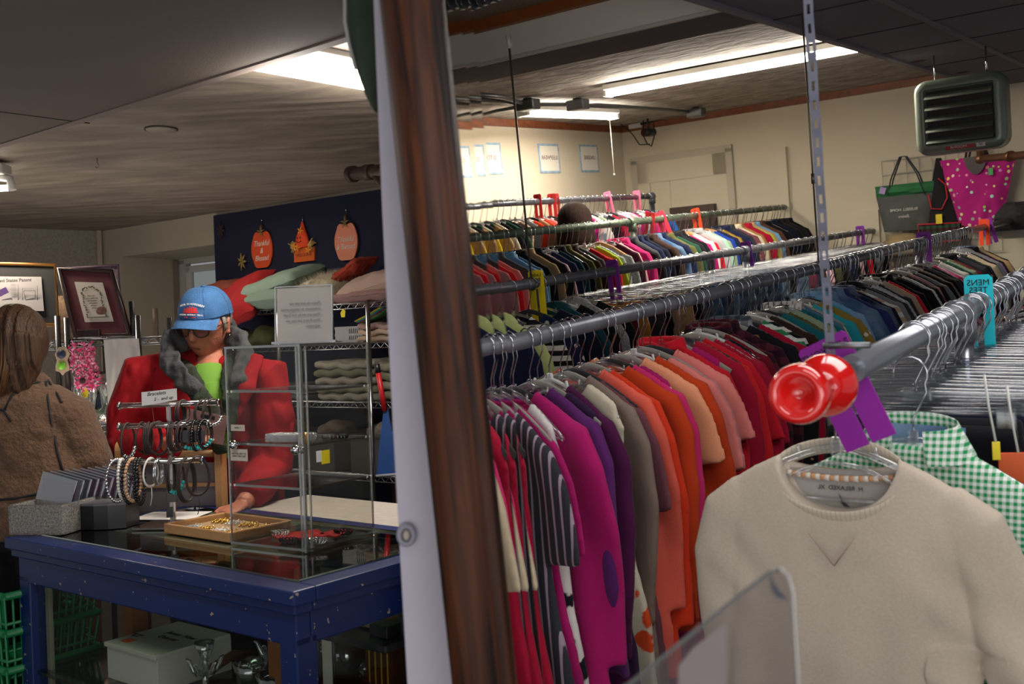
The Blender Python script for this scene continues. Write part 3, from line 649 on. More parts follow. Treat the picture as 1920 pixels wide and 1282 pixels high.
def fill(i, seq, y0, dy, rname, near_until, hk_cycle, xj=.0, sub=None):
    """seq: list of 'colour/kind/pattern' hung one behind the other from y0 backwards"""
    items = [tuple((s + '//').split('/')[:3]) for s in seq]; y = y0
    out = []
    for n, (c, kind, pat) in enumerate(items):
        kind = kind or 'long'; x = RAILS[i][0]; z = rz(i, y)
        if y > RAILS[i][3] - .06: break
        yaw0 = -.6 * max(0, 1 - (y - 1.35) / 1.1) if i == 2 else 0
        if Mproj((x - .24 * math.cos(yaw0), y - .24 * math.sin(yaw0), -.5))[0] < (740 if i == 2 else 792): y += dy; continue
        nx = items[n + 1][0] if n + 1 < len(items) else None; pv = items[n - 1][0] if n else None
        for c2 in [c] + rnd.sample(sorted(CL), len(CL)):
            key = (i, c2, pat, kind, pv, nx)
            if key not in used: used.add(key); c = c2; items[n] = (c, kind, pat); break
        P = PAT[pat]; nm = NAMES[kind]; desc = (c + ' ' + (P[2] + ' ' if P[2] else '') + nm[1])
        near = y < near_until; hk = hk_cycle[n % len(hk_cycle)]
        if kind in ('trousers', 'jeans', 'skirt'): hk = 'clear clip'
        where = 'between %s and %s ones' % (pv, nx) if (pv and nx) else ('at the near end' if not pv else 'at the far end')
        a = rnd.uniform(-.07, .07) + yaw0
        lab = '%s %s on the %s' % (desc, where, rname)
        me = rnd.choice(G[kind]); sc_ = (rnd.uniform(.93, 1.07), rnd.uniform(.85, 1.1), rnd.uniform(.95, 1.05))
        xo = rnd.uniform(-.012, .012)
        key = P[0] + P[1]
        o = bpy.data.objects.new(nm[0], me); COL.objects.link(o)
        if not me.materials: me.materials.append(None)
        o.material_slots[0].link = 'OBJECT'; o.material_slots[0].material = fabric(P[0], P[1])
        o.color = srgb(CL[c]); o.matrix_world = MM @ Matrix.LocRotScale(V((x + xo, y, z)), Euler((rnd.uniform(-.02, .02), 0, a)), V(sc_))
        tag(o, lab, nm[2], 'clothes on the ' + rname)
        if near and kind in EXTRA:
            for pn_, me_ in EXTRA[kind]:
                c_o = link(pn_, me_, None, o); c_o.material_slots[0].link = 'OBJECT'; c_o.material_slots[0].material = PEARL if pn_ == 'button' else fabric(P[0], P[1]); c_o.color = o.color
        hanger(hk, x + xo, y, z, a, '%s hanger in the %s %s, %s' % (hk, c, nm[2], ('between %s and %s, %s' % (pv, nx, rname)) if (pv and nx) else 'at an end of the ' + rname), 'hangers on the ' + rname, near)
        out.append(o); y += dy * rnd.uniform(.75, 1.25)
    return y
S2 = '''mauve/long/ dusty_pink/long/ coral/tee/ plum/long/lw dark_grey/dress/ magenta/dress/ white/tee/lf oatmeal/tee/ hot_pink/tee/ crimson/dress/ charcoal/dress/ps magenta/dress/ white/dress/lf magenta/long/ purple/long/ dark_purple/dress/ plum/long/
 ivory/dress/lo taupe/cardigan/ mauve/dress/ coral/long/ orange_red/long/ rust_orange/long/ hot_pink/long/ magenta/dress/ peach/tee/ rust_orange/long/ salmon/dress/ dusty_pink/dress/ salmon/tee/ red/shirt/ magenta/dress/ crimson/cardigan/ bright_red/long/ red/tee/
 crimson/long/ crimson/dress/ black/tank/lw dark_red/long/ maroon/shirt/pd burgundy/shirt/pd black/long/fl slate/shirt/pl crimson/long/ green/long/gs white/long/ds dark_brown/long/fl dark_teal/long/ sage/cardigan/ teal/tee/ olive/tee/fl sage/long/
 teal/tee/fw white/shirt/ps steel_blue/long/ cream/tee/fl turquoise/long/ gold/tee/fw turquoise/tank/ navy/tee/ sky_blue/shirt/dn denim_blue/shirt/dn navy/long/ denim_blue/coat/dn indigo/shirt/ black/long/ navy/shirt/dn dark_navy/cardigan/ beige/long/gs grey/long/ off_black/hoodie/ charcoal/tee/
 light_grey/long/he slate/tee/ light_grey/tee/ charcoal/long/ beige/tee/ red/tee/ black/shirt/lw black/long/lw brown/cardigan/ black/tee/lw white/tee/lf black/long/ mauve/tee/ dusty_pink/long/ off_black/long/ grey/tee/ black/cardigan/ beige/long/ taupe/tee/ black/long/ charcoal/cardigan/
 black/tee/ magenta/tee/dg hot_pink/long/dg blue/tee/ light_grey/long/ cream/tee/ white/long/lf black/tee/lw dark_green/tee/ sage/long/ olive/cardigan/ grey/long/ dark_red/tee/ black/coat/ off_black/coat/ magenta/tee/ charcoal/long/ black/long/fl navy/long/ dark_green/long/ oatmeal/cardigan/ black/cardigan/ maroon/long/
 white/tee/ black/long/ grey/hoodie/ lilac/tee/ burgundy/tee/ black/coat/ denim_blue/coat/dn tan/coat/ off_black/hoodie/'''
S2 = [s.replace('_', ' ') for s in S2.split()]
mixh = ['clear', 'grey velvet', 'clear', 'black', 'clear', 'grey velvet', 'white', 'clear', 'grey velvet', 'black']
fill(2, S2, 1.30, .0435, R2, 4.2, mixh)
def seq(spec, n):
    """weighted random run of garments"""
    return [rnd.choice(spec) for _ in range(n)]
S3 = ['navy/hoodie/', 'pale green/hoodie/', 'white/tee/ds', 'navy/tee/fw', 'dark navy/long/', 'dark teal/hoodie/', 'black/long/', 'grey/hoodie/he', 'black/cardigan/', 'mustard/trousers/', 'maroon/trousers/', 'mustard/trousers/', 'charcoal/trousers/', 'black/trousers/', 'tan/trousers/', 'tan/trousers/', 'black/trousers/'] + \
     ['black/jeans/dn', 'navy/jeans/dn', 'denim blue/jeans/dn', 'navy/jeans/dn', 'dark navy/jeans/dn', 'steel blue/jeans/dn', 'navy/jeans/dn', 'slate/jeans/dn', 'navy/jeans/dn', 'dark teal/jeans/dn', 'navy/jeans/dn', 'denim blue/jeans/dn', 'dark navy/jeans/dn', 'navy/jeans/dn', 'black/jeans/', 'navy/skirt/dn', 'dark teal/skirt/dn', 'beige/skirt/', 'burgundy/trousers/', 'navy/trousers/', 'chocolate/trousers/'] + \
     ['pale pink/trousers/', 'black/trousers/', 'olive/trousers/', 'black/trousers/', 'charcoal/trousers/', 'navy/trousers/', 'black/trousers/', 'pale pink/trousers/', 'off black/trousers/', 'red/trousers/', 'black/trousers/', 'grey/trousers/', 'dark brown/trousers/', 'black/trousers/', 'beige/trousers/', 'sky blue/trousers/']
fill(3, S3, 3.02, .093, R3, 0, mixh)
S4 = '''brown/trousers/ black/trousers/ dusty_pink/coat/ bright_red/cardigan/ salmon/long/ dark_grey/coat/ sky_blue/coat/ steel_blue/long/ black/coat/ tan/coat/ off_black/coat/ pale_pink/long/ navy/cardigan/ dark_teal/long/ black/coat/ olive/coat/ dark_brown/coat/ dark_grey/cardigan/ red/long/ lime/tee/ light_grey/long/
 grey/long/he burgundy/long/ pale_pink/long/ magenta/long/ hot_pink/coat/ charcoal/coat/ dark_grey/coat/ navy/coat/ dark_navy/coat/ dark_brown/coat/ chocolate/coat/ denim_blue/coat/dn navy/coat/ olive/coat/ dark_green/long/ off_black/coat/ black/coat/ magenta/long/ white/long/ red/long/ light_grey/coat/ mint/cardigan/ sage/cardigan/
 royal_blue/long/ navy/cardigan/ gold/long/fl dark_brown/long/fl navy/coat/ charcoal/coat/ mauve/long/fl cream/coat/ camel/coat/ bright_red/hoodie/ crimson/coat/ lime/long/ tan/coat/ sky_blue/coat/ brown/coat/ chocolate/coat/ black/coat/ oatmeal/coat/ dark_navy/coat/ black/coat/ dark_brown/coat/ off_black/coat/ dark_brown/coat/ black/coat/'''
S4 = [s.replace('_', ' ') for s in S4.split()]
fill(4, S4, 3.72, .0655, R4, 0, ['clear', 'white', 'clear', 'wooden', 'clear', 'black'])
S5 = ['grey/tee/', 'black/tee/', 'cream/tee/', 'beige/tank/', 'yellow/tee/', 'tan/tee/', 'ivory/tee/', 'black/tee/', 'dark green/tee/', 'off black/dress/', 'beige/dress/', 'grey/dress/', 'orange red/dress/', 'tan/dress/', 'orange red/dress/', 'salmon/dress/', 'dark brown/tee/', 'rust orange/dress/', 'charcoal/tee/',
      'red/dress/fw', 'white/dress/lf', 'mint/dress/', 'magenta/dress/fw', 'pale pink/dress/fl', 'white/dress/fl', 'sage/dress/', 'black/dress/', 'black/dress/', 'crimson/dress/fw', 'mauve/dress/', 'lavender/dress/fw', 'pale pink/dress/fw', 'magenta/dress/', 'lilac/dress/', 'white/dress/fl', 'hot pink/tee/', 'black/dress/fl', 'sky blue/tee/', 'blue/tee/', 'black/tee/']
fill(5, S5, 4.75, .068, R5, 0, ['clear', 'black', 'clear', 'white'])

# rail one: front sweatshirt and gingham shirt are built apart; clip hangers of dark trousers follow, then tees
S1 = ['black/trousers/', 'off black/trousers/', 'dark navy/trousers/', 'charcoal/trousers/', 'black/trousers/', 'dark teal/trousers/', 'black/trousers/', 'dark grey/trousers/', 'black/trousers/', 'navy/trousers/', 'off black/trousers/', 'black/trousers/', 'charcoal/trousers/', 'black/trousers/', 'dark brown/trousers/', 'black/trousers/', 'dark navy/trousers/', 'black/trousers/', 'grey/trousers/', 'black/trousers/', 'off black/trousers/', 'navy/trousers/', 'black/trousers/', 'charcoal/trousers/', 'black/trousers/', 'navy/trousers/', 'black/trousers/', 'dark grey/trousers/'] + \
     ['mauve/long/', 'lavender/tee/', 'burgundy/tee/', 'lilac/long/', 'black/tee/', 'slate/tee/', 'dark red/tee/', 'black/tee/', 'red/tee/', 'oatmeal/tee/', 'steel blue/tee/', 'camel/tee/', 'black/tee/', 'grey/tee/', 'navy/tee/', 'red/tee/', 'dusty pink/tee/', 'cream/tee/', 'black/tee/', 'teal/tee/', 'charcoal/tee/', 'white/tee/', 'olive/tee/', 'navy/tee/', 'grey/tee/']
fill(1, S1, 1.80, .036, R1, 9, ['clear', 'white', 'clear', 'black'])
# ================================================================ MIRRORED ROOM: details
def plate(px, py, i, color, label, w=.065, h=.17, words=None, tsize=.02, yaw=0, roll=0, up=.03, cat='rack divider', grp='rack dividers on the clothes rails', dy=0, cx=0):
    x = RAILS[i][0]; y = M3(px, py, x=x).y + dy; z = rz(i, y)
    r = empty('rack_divider', (x + cx, y, z), label=label, cat=cat, group=grp, room=True, rot=(0, roll, yaw))
    b = B(); b.bm.free(); b = B(); n = 14; O = []
    H0, H1 = up + .022, up + .022 - h
    out = [V((-w/2 + .008, 0, H0)), V((w/2 - .008, 0, H0)), V((w/2, 0, H0 - .008)), V((w/2, 0, H1)), V((.007, 0, H1)), V((.007, 0, -.02)), V((-.0, 0, -.026)), V((-.007, 0, -.02)), V((-.007, 0, H1)), V((-w/2, 0, H1)), V((-w/2, 0, H0 - .008))]
    b.poly([p - V((0, .0015, 0)) for p in out], ext=(0, .003, 0)); b.obj('plate', mat('tag_' + color.strip('#'), color, .35), r)
    if words: text(words, tsize, r, (0, -.0022, H0 - .006 - tsize * (.55 if '\n' not in words else 1.05)), m=INK, mirror=True, space=.9)
    return r
PUR, RED_, ORG, PNK, YEL, TEA = '#7e2a9a', '#e23c3a', '#e8492a', '#e76f93', '#e9cf20', '#19b3c4'
plate(1008, 376, 5, RED_, 'red divider tag standing on the back rail at its left end', words='XS'); plate(1035, 376, 5, RED_, 'left one of two touching red divider tags on the back rail', yaw=.2, words='S'); plate(1043, 375, 5, RED_, 'right one of two touching red divider tags on the back rail', yaw=-.3)
plate(1140, 372, 5, PNK, 'pink divider tag in the middle of the back rail', roll=-.15, words='M'); plate(1194, 369, 5, PNK, 'pink divider tag close to the elbow of the back rail', words='L')
plate(1218, 410, 4, RED_, 'red divider tag leaning left on the fourth rail', w=.07, roll=.2, words='S'); plate(1240, 408, 4, '#e0485a', 'pinkish red divider tag leaning right on the fourth rail', w=.07, roll=-.35); plate(1305, 403, 4, ORG, 'orange divider tag on the fourth rail before the dark wooden frame', roll=-.12, words='M')
plate(1006, 532, 3, YEL, 'long yellow divider tag at the foot of the thin steel rod', w=.075, h=.22, words='Ladies\nPants', tsize=.022); plate(1149, 512, 3, PUR, 'purple divider tag above the clear trouser hangers, third rail', h=.2, words='TALL', roll=-.06)
plate(1400, 474, 3, PUR, 'purple divider tag beside the tee fitting of the third rail', h=.16, roll=-.1, words='PET'); plate(1613, 438, 3, PUR, 'small purple divider tag near the far end of the third rail', words='LG')
plate(1733, 470, 2, PUR, 'purple divider tag above the pink striped top, second rail', w=.075, h=.19, words='Junior\nTops', tsize=.018); plate(1853, 437, 2, PUR, 'purple divider tag leaning beside an orange one', roll=-.25, words='SM'); plate(1846, 440, 2, ORG, 'orange divider tag peeking out behind a leaning purple one'); plate(1908, 420, 2, PUR, 'purple divider tag at the far right of the second rail', words='XS')
plate(1836, 565, 1, TEA, 'turquoise divider tag lettered MENS TEES on the nearest rail', w=.058, h=.18, words='MENS\nTEES', tsize=.0185, up=.04)
r = empty('rack_divider', (-.512, 1.50, -.228), label='large purple divider tag hanging tilted behind the red knob', cat='rack divider', group='rack dividers on the clothes rails', room=True, rot=(0, -.42, -.1))
b = B(); b.poly([(-.037, -.0015, .03), (.037, -.0015, .03), (.042, -.0015, .025), (.042, -.0015, -.14), (.0025, -.0015, -.14), (.0025, -.0015, -.03), (-.0025, -.0015, -.03), (-.0025, -.0015, -.14), (-.042, -.0015, -.14), (-.042, -.0015, .025)], ext=(0, .003, 0)); b.obj('plate', mat('tag_bigpurple', '#86218f', .35), r)
text('THOX  NLS', .016, r, (0, -.0024, .012), m=INK, mirror=False)

# red spool shaped knob on the end of the arm
q = M3(1548, 722, d=1.36); q0 = M3(1500, 738, d=1.25); ax = (q0 - q).normalized()
r = empty('rail_end_knob', q, label='glossy red plastic spool-shaped knob on the end of the nearest rail', cat='knob', room=True); r.matrix_world = MM @ Matrix.Translation(q) @ ax.to_track_quat('Z', 'Y').to_matrix().to_4x4()
RP = mat('red_plastic', '#c81410', .12, coat=.6, spec=.7)
LN = (q0 - q).length
B().lathe([(0, -.035), (.025, -.03), (.04, -.012), (.043, .0), (.04, .012), (.026, .028), (.02, .036)], 40).obj('rear_ball', RP, r)
B().lathe([(.02, .03), (.024, LN - .03), (.034, LN - .018), (.0385, LN), (.036, LN + .014), (.03, LN + .02), (.024, LN + .017), (.018, LN + .004), (.008, LN - .008), (0, LN - .01)], 40).obj('cupped_front', RP, r)
b = B(); e = MM @ V((-.47, 1.5, -.24)); li = r.matrix_world.inverted() @ e; b.loft([(0, 0, -.03), (li.x * .5, li.y * .5, li.z * .5), tuple(li)], .008, 10); b.obj('arm', CHROME, r)
# perforated strap and rods
def vline(px, py, i, ztop, name, label, r_=.0045, extra=None):
    x = RAILS[i][0]; y = M3(px, py, x=x).y; z = rz(i, y)
    t = empty(name, (x, y, z), label=label, cat='rod', room=True); B().loft([(0, 0, .0), (0, 0, ztop - z)], r_, 8).obj('rod', CHROME if extra else mat('steel_rod', '#7d766c', .35, .8), t)
    b = B(); b.loft([V((math.cos(a) * .026, 0, math.sin(a) * .026)) for a in [k * PI / 6 for k in range(13)]], .004, 6, up=(0, 1, 0)); b.obj('rail_loop', mat('steel_rod', '#7d766c', .35, .8), t)
    return t, z
t, z = vline(997, 533, 3, ZBm, 'support_rod', 'thin steel rod rising from the yellow tag to the ceiling beam'); B().loft([(0, 0, ZBm - z - .05), (0, 0, ZBm - z)], [.008, .012], 8).obj('bracket', mat('painted_flange', '#b7b2a4'), t)
t, z = vline(1536, 512, 2, .86, 'support_rod', 'thin rod with a coupling standing behind the perforated strap', .0035); zc_ = M3(1527, 370, x=RAILS[2][0]).z - z
B().loft([(0, 0, .1), (0, 0, .1 + .0)], .003).bm.free()
B().loft([(0, 0, .33), (0, 0, .37)], .008, 8).obj('coupling', mat('steel_rod', '#7d766c'), t)
st = M3(1557, 648, x=-.47); r = empty('perforated_strap', st, label='wavy grey perforated metal strap hanging from the ceiling to the red knob', cat='strap', room=True)
def wavy(z): return .003 * math.sin(z * 60) * (1 if .05 < z < .62 else .2) + .004 * math.exp(-((z - .1) / .1) ** 2)
b = B(); NZ = 150; H = .96
for k in range(NZ):
    z0, z1 = H * k / NZ - .02, H * (k + 1) / NZ - .02; hole = (k % 4) in (2, 3)
    for (x0, x1) in (((-.0062, -.0022), (.0022, .0062)) if hole else ((-.0062, .0062),)):
        b.poly([(x0, wavy(z0), z0), (x1, wavy(z0), z0), (x1, wavy(z1), z1), (x0, wavy(z1), z1)], ext=(0, .002, 0))
b.obj('strap', mat('galvanised', '#4c4d5a', .45, .5), r).rotation_euler.z = .45
B().loft([(-.01, -.0, 0), (.055, 0, .0)], .0045, 10).obj('bolt', mat('galv_bolt', '#77797c', .4, .8), r)

# ceiling wires and boxes
CW_ = mat('grey_conduit', '#6b6c6a', .4, .5)
zcn = .865
def cp(px, py, z=zcn): return M3(px, py, z=z)
b = B(); b.loft([cp(880, 176), cp(940, 181), cp(975, 192), cp(1010, 196), cp(1060, 196), cp(1085, 199), cp(1120, 197), cp(1160, 199), cp(1240, 205), cp(1305, 211)], .014, 8)
b.loft([cp(880, 184), cp(935, 190), cp(975, 196)], .014, 8); b.loft([cp(880, 222), cp(930, 208), cp(985, 198)], .012, 8)
tag(b.obj('ceiling_conduit', CW_, room=True), 'grey wiring conduit snaking across the stippled ceiling', 'conduit')
for (px, py), lb in (((990, 197), 'round grey junction box where three conduits meet'), ((1083, 197), 'small grey box on the middle of the ceiling conduit'), ((1305, 212), 'pale box ending the conduit at the far wall')):
    q = cp(px, py, .85); r = empty('junction_box', q, 0, lb, 'junction box', 'electrical boxes on the ceiling conduit', room=True); B().box((0, 0, 0), (.14, .1, .07), bev=.012).obj('box', CW_, r); B().loft([(0, 0, .0), (.0, 0, .045)], .03, 10).obj('cap', mat('dark_conduit', '#45464a', .4, .5), r)
# security camera
q = M3(1216, 246, y=YB - .3); r = empty('security_camera', q, -.3, 'small dark security camera hanging under the ceiling in the corner', 'camera', room=True)
DK = mat('dark_plastic', '#1f1f22', .4)
B().loft([(0, .06, -.01), (0, -.06, -.01)], [(.035, .035)] * 2, 16).obj('camera_body', DK, r)
b = B(); b.loft([(0, -.06, -.01), (0, -.064, -.01)], .026, 16); b.obj('lens', mat('lens', '#3a0c0c', .1), r); b = B(); b.loft([(0, 0, .02), (0, 0, .11)], .008, 8); b.box((0, 0, .115), (.12, .05, .012)); b.obj('mount', DK, r)
b = B(); b.loft([(-.05, 0, .1), (-.07, 0, -.02), (-.03, 0, -.1), (.02, 0, -.13), (.06, 0, -.06), (.07, 0, .06)], .006, 6); a = V(M3(1150, 232, y=YB - .3)) - q
b.loft([(0, 0, -.11), V((-.12, 0, -.1)), a * .6 + V((0, 0, -.06)), a], .005, 6); b.obj('cable', DK, r)
r2 = empty('cable_box', M3(1192, 230, y=YB - .03), 0, 'pale cable box on the wood trim beside the security camera', 'box', room=True); B().box((0, 0, 0), (.13, .05, .1), bev=.006).obj('box', WHITE, r2); B().loft([(.06, -.02, -.02), (.3, -.02, .0), (.55, 0, .06)], .012, 6).obj('cable', DK, r2)
# paper signs on the end wall
BLU = mat('blue_border', '#93aec6', .8, var=.35, vs=18); TXT = mat('brown_print', '#6a4a42', .8)
for px, wd, lb in ((918, 'D TOPS', 'leftmost paper sign with a blue border, cut off by the mirror edge'), (1030, 'SLEEPWEAR', 'paper sign lettered SLEEPWEAR with a pale blue border'), (1105, 'LINGERIE', 'paper sign lettered LINGERIE nearest the room corner')):
    q = M3(px, 297, x=XL + .004); r = empty('paper_sign', q, PI / 2, lb, 'sign', 'paper signs on the end wall', room=True)
    B().box((0, 0, 0), (.30, .003, .235)).obj('border', BLU, r); B().box((0, -.002, 0), (.262, .003, .2)).obj('sheet', mat('sign_paper', '#e5e0d2', .8), r); text(wd, .046, r, (0, -.005, .005), m=TXT, mirror=True)
# unit heater
q = M3(1797, 216, d=5.3); HG = mat('hammered_grey_green', '#71786c', .3, .3, bump=.1, bs=90)
r = empty('unit_heater', q + V((.02, 0, 0)), 0.02, 'grey-green louvred heater hanging below the dark ceiling above the bags', 'heater', room=True)
r.scale = (.84, .84, .84)
def rrect(w, h, rr, y, n=6):
    P = []
    for cx, cz, a0 in ((w - rr, h - rr, 0), (-w + rr, h - rr, 90), (-w + rr, -h + rr, 180), (w - rr, -h + rr, 270)):
        for k in range(n + 1): a = math.radians(a0 + 90 * k / n); P.append((cx + rr * math.cos(a), y, cz + rr * math.sin(a)))
    return P
def ringloft(b, rings, cap0=True, cap1=True):
    R = [[b.bm.verts.new(V(p)) for p in ring] for ring in rings]; n = len(R[0])
    for a, c in zip(R, R[1:]):
        for j in range(n): b.face((a[j], a[(j + 1) % n], c[(j + 1) % n], c[j]), True)
    if cap0: b.face(R[0])
    if cap1: b.face(list(reversed(R[-1])))
b = B(); hw, hh = .262, .232
ringloft(b, [rrect(.2, .17, .01, -.06), rrect(.2, .17, .01, -.122), rrect(.205, .175, .012, -.125), rrect(hw - .02, hh - .02, .06, -.12), rrect(hw - .004, hh - .004, .07, -.105), rrect(hw, hh, .075, -.08), rrect(hw, hh, .075, .08), rrect(hw - .05, hh - .05, .06, .11)]); b.obj('casing', HG, r)
b = B(); b.box((0, -.07, 0), (.39, .004, .33)); 
for k in range(60): b.box((-.19 + .38 * k / 59, -.074, 0), (.002, .006, .33))
b.obj('coil', mat('coil', '#26231f', .5, var=.5, vs=60), r)
for k in range(5):
    z = .125 - k * .068; B().box((0, -.125, z), (.385, .05, .004), (math.radians(38), 0, 0)).obj('louver', HG, r)
b = B(); b.box((0, -.121, -.2), (.17, .004, .026)); b.obj('name_plate', mat('red_plate', '#9c1b20', .4), r); B().box((.118, -.121, -.2), (.05, .004, .026)).obj('emblem_plate', WHITE, r)
text('MODINE', .019, r, (-.01, -.124, -.2), m=PAPER, mirror=True, sx=1.3); text('/\\/\\', .02, r, (.118, -.124, -.2), m=mat('emblem_red', '#8c1a20'), bold=.0006)
for s in (-1, 1): B().loft([(s * .15, 0, .2), (s * .15, 0, (.74 - q.z) / .84)], .006, 8).obj('hanging_rod', CHROME, r)
# copper pipe
b = B(); a = M3(1838, 298, d=6.6); c = M3(1990, 284, d=5.8); b.loft([a, a + (c - a) * 2], .024, 12); b.ball(a, .034); b.loft([a, a + V((0, 0, .14))], .022, 12); b.loft([a + (c - a) * .38, a + (c - a) * .42], .034, 12); tag(b.obj('copper_pipe', mat('copper', '#6a4632', .4, .6), room=True), 'brown copper pipe running right from under the heater', 'pipe')
# grid panel and bags on the far wall
def far(px, py, y=YB - .04): return M3(px, py, y=y)
g0, g1 = far(1652, 302), far(1880, 470); r = empty('grid_panel', (g0.x, YB - .03, g1.z), label='white wire grid panel on the far wall behind the bags', cat='grid panel', room=True)
b = B(); GW, GH = g1.x - g0.x, g0.z - g1.z
for k in range(10): b.loft([(GW * k / 9, 0, 0), (GW * k / 9, 0, GH)], .003, 5)
for k in range(8): b.loft([(0, 0, GH * k / 7), (GW, 0, GH * k / 7)], .003, 5)
b.obj('wire_grid', mat('white_wire', '#bdbab2', .4), r)
def bagmesh(w0, w1, h, t, n=16, wr=.01, seed=1, bot=.0):
    b = B()
    def f(s):
        def g(u_, v_):
            x = (u_ * 2 - 1); zz = v_; w = w0 + (w1 - w0) * zz; ed = (1 - abs(x) ** 4); 
            return (x * w / 2, s * (t * ed * math.sin(PI * (.12 + .76 * (1 - zz))) + wr * noise.noise(V((x * 3, zz * 4, seed + s)))), h * zz - bot * (1 - zz) * (1 - x * x))
        return g
    b.grid(f(-1), n, n); b.grid(f(1), n, n); return b.mesh('bag_body')
q = far(1701, 432, YB - .12); r = empty('tote_bag', q, 0, 'green and grey insulated tote bag hanging on the grid panel', 'bag', room=True)
TG = mat('tote_grey', '#4b4f4c', .8); TGr = mat('tote_green', '#256b3e', .8)
link('lower_body', bagmesh(.34, .43, .27, .05), TG, r); link('upper_band', bagmesh(.43, .44, .085, .045, seed=3), TGr, r, loc=(0, 0, .27))
for s in (-1, 1): B().loft([(-.12, s * .03, .28), (-.09, s * .035, .4), (-.02, s * .02, .56), (.02, s * .02, .56), (.10, s * .035, .42), (.15, s * .03, .26)], [(.004, .018)] * 6, 6).obj('handle', mat('tote_strap', '#454a4e', .8), r)
B().box((-.15, -.055, .32), (.045, .004, .05), (0, .3, 0)).obj('price_tag', mat('lilac_tag', '#a98fc4', .6), r); text('RUSSELL HOME', .03, r, (0, -.066, .16), m=PAPER, mirror=True); text('Sisters', .03, r, (0, -.066, .11), m=PAPER, mirror=True, shear=.3)
q = far(1768, 452, YB - .1); r = empty('shoulder_bag', q, 0, 'black pointed shoulder bag with red trim and a yellow tag', 'bag', room=True)
BK = mat('black_cloth', '#131216', .9)
b = B(); b.grid(lambda a, c: ((a - .5) * (.36 - .33 * c ** .8), -.04 * math.sin(PI * a) * (1 - c) - .02, .62 * c), 14, 18); b.grid(lambda a, c: ((a - .5) * (.36 - .33 * c ** .8), .02, .62 * c), 10, 10); b.obj('bag_body', BK, r)
b = B(); b.loft([(-.07, -.07, .36), (-.055, -.06, .25), (.02, -.07, .24), (.06, -.06, .32), (.05, -.05, .42), (.0, -.05, .47)], .006, 6); b.loft([(-.15, -.055, .0), (-.16, -.055, .14), (.15, -.055, .13), (.14, -.055, 0)], .006, 6, closed=True); b.obj('red_trim', mat('red_cord', '#b3222a', .7), r)
B().box((0, -.055, .07), (.27, .006, .12)).obj('woven_pocket', fabric('plaid', '#30543f'), r, color='#4a2b30'); B().box((-.0, -.085, .17), (.045, .004, .07)).obj('price_tag', YTAG, r)
q = far(1838, 412, YB - .13); r = empty('folding_tote', q, 0, 'bright pink polka dot folding tote hanging below the copper pipe', 'bag', room=True)
me = bagmesh(.30, .52, .46, .06, bot=.07, wr=.03, seed=5); link('bag_body', me, fabric('dots', '#f0d848'), r, color='#c02a86')
b = B(); b.grid(lambda a, c: ((a - .5) * .16, -.075, .46 - .13 * math.sin(PI * a) ** .6 * c), 10, 6); b.obj('flap', mat('brown_vinyl', '#2c1a18', .4), r)
for s in (-1, 1): B().loft([(-.07, -.05 * s, .44), (-.06, -.06 * s, .5), (0, -.05 * s, .58), (.05, -.05 * s, .5), (.07, -.05 * s, .44)], .009, 6).obj('handle', mat('brown_vinyl', '#2c1a18'), r)
B().box((.1, -.08, .34), (.03, .004, .05)).obj('price_tag', mat('green_tag', '#3fae5a', .6), r)
q = far(1693, 470, YB - .2); me = remesh(B().ball((0, 0, 0), (.17, .1, .05), 20).ball((0, 0, .06), (.16, .09, .04), 20).ball((0, 0, .1), (.12, .08, .035), 20), .01, 3); tag(link('folded_bag', me, mat('khaki', '#8d7a58', .9, var=.15, vs=20), loc=q, room=True), 'pile of folded khaki bags below the green tote', 'bag')
q = far(1893, 432, YB - .12); me = bagmesh(.3, .34, .2, .05); tag(link('black_handbag', me, mat('black_white_weave', '#1d1c1f', .7, var=.6, vs=50), loc=q, room=True), 'black patterned handbag right of the polka dot tote', 'bag')
# second aisle shopper: only the dark hair shows
q = M3(1078, 418, x=-3.5); r = empty('person', (q.x, q.y, ZF), .6, 'person with dark brown hair seen from behind beyond the green-tinged rail', 'person', room=True)
hz = q.z - ZF
def head_pts(b, z):
    b.ball((0, 0, z), (.085, .1, .115), 18); b.loft([(0, 0, z - .1), (0, 0, z - .22)], .055, 12)
b = B(); head_pts(b, hz - .01); b.loft([(0, 0, hz - .2), (0, 0, hz - .26), (0, 0, hz - .5), (0, 0, hz - .85)], [(.06, .05), (.12, .19), (.12, .18), (.11, .17)], 20, up=(1, 0, 0)); b.loft([(.0, 0, hz - .85), (.0, 0, 0)], [(.12, .17), (.08, .14)], 16, up=(1, 0, 0))
for s in (-1, 1): b.loft([(s * .17, 0, hz - .29), (s * .22, 0, hz - .55), (s * .2, -.1, hz - .8)], [.055, .045, .035], 12)
link('body', remesh(b, .012, 4), mat('shopper_clothes', '#2c2a30', .9), r)
HAIR = mat('dark_brown_hair', '#2a1d17', .85, spec=.15, bump=.3, bs=40, var=.4, vs=30, stretch=(6, 6, .6))
b = B(); b.ball((0, -.005, hz + .02), (.115, .125, .12), 20); b.loft([(0, -.02, hz), (0, -.03, hz - .12), (0, -.03, hz - .26)], [(.11, .12), (.1, .13), (.06, .1)], 18, up=(1, 0, 0)); link('hair', remesh(b, .01, 3, lambda c: c + V((.0015 * math.sin(c.x * 260 + c.z * 8), 0, 0))), HAIR, r)
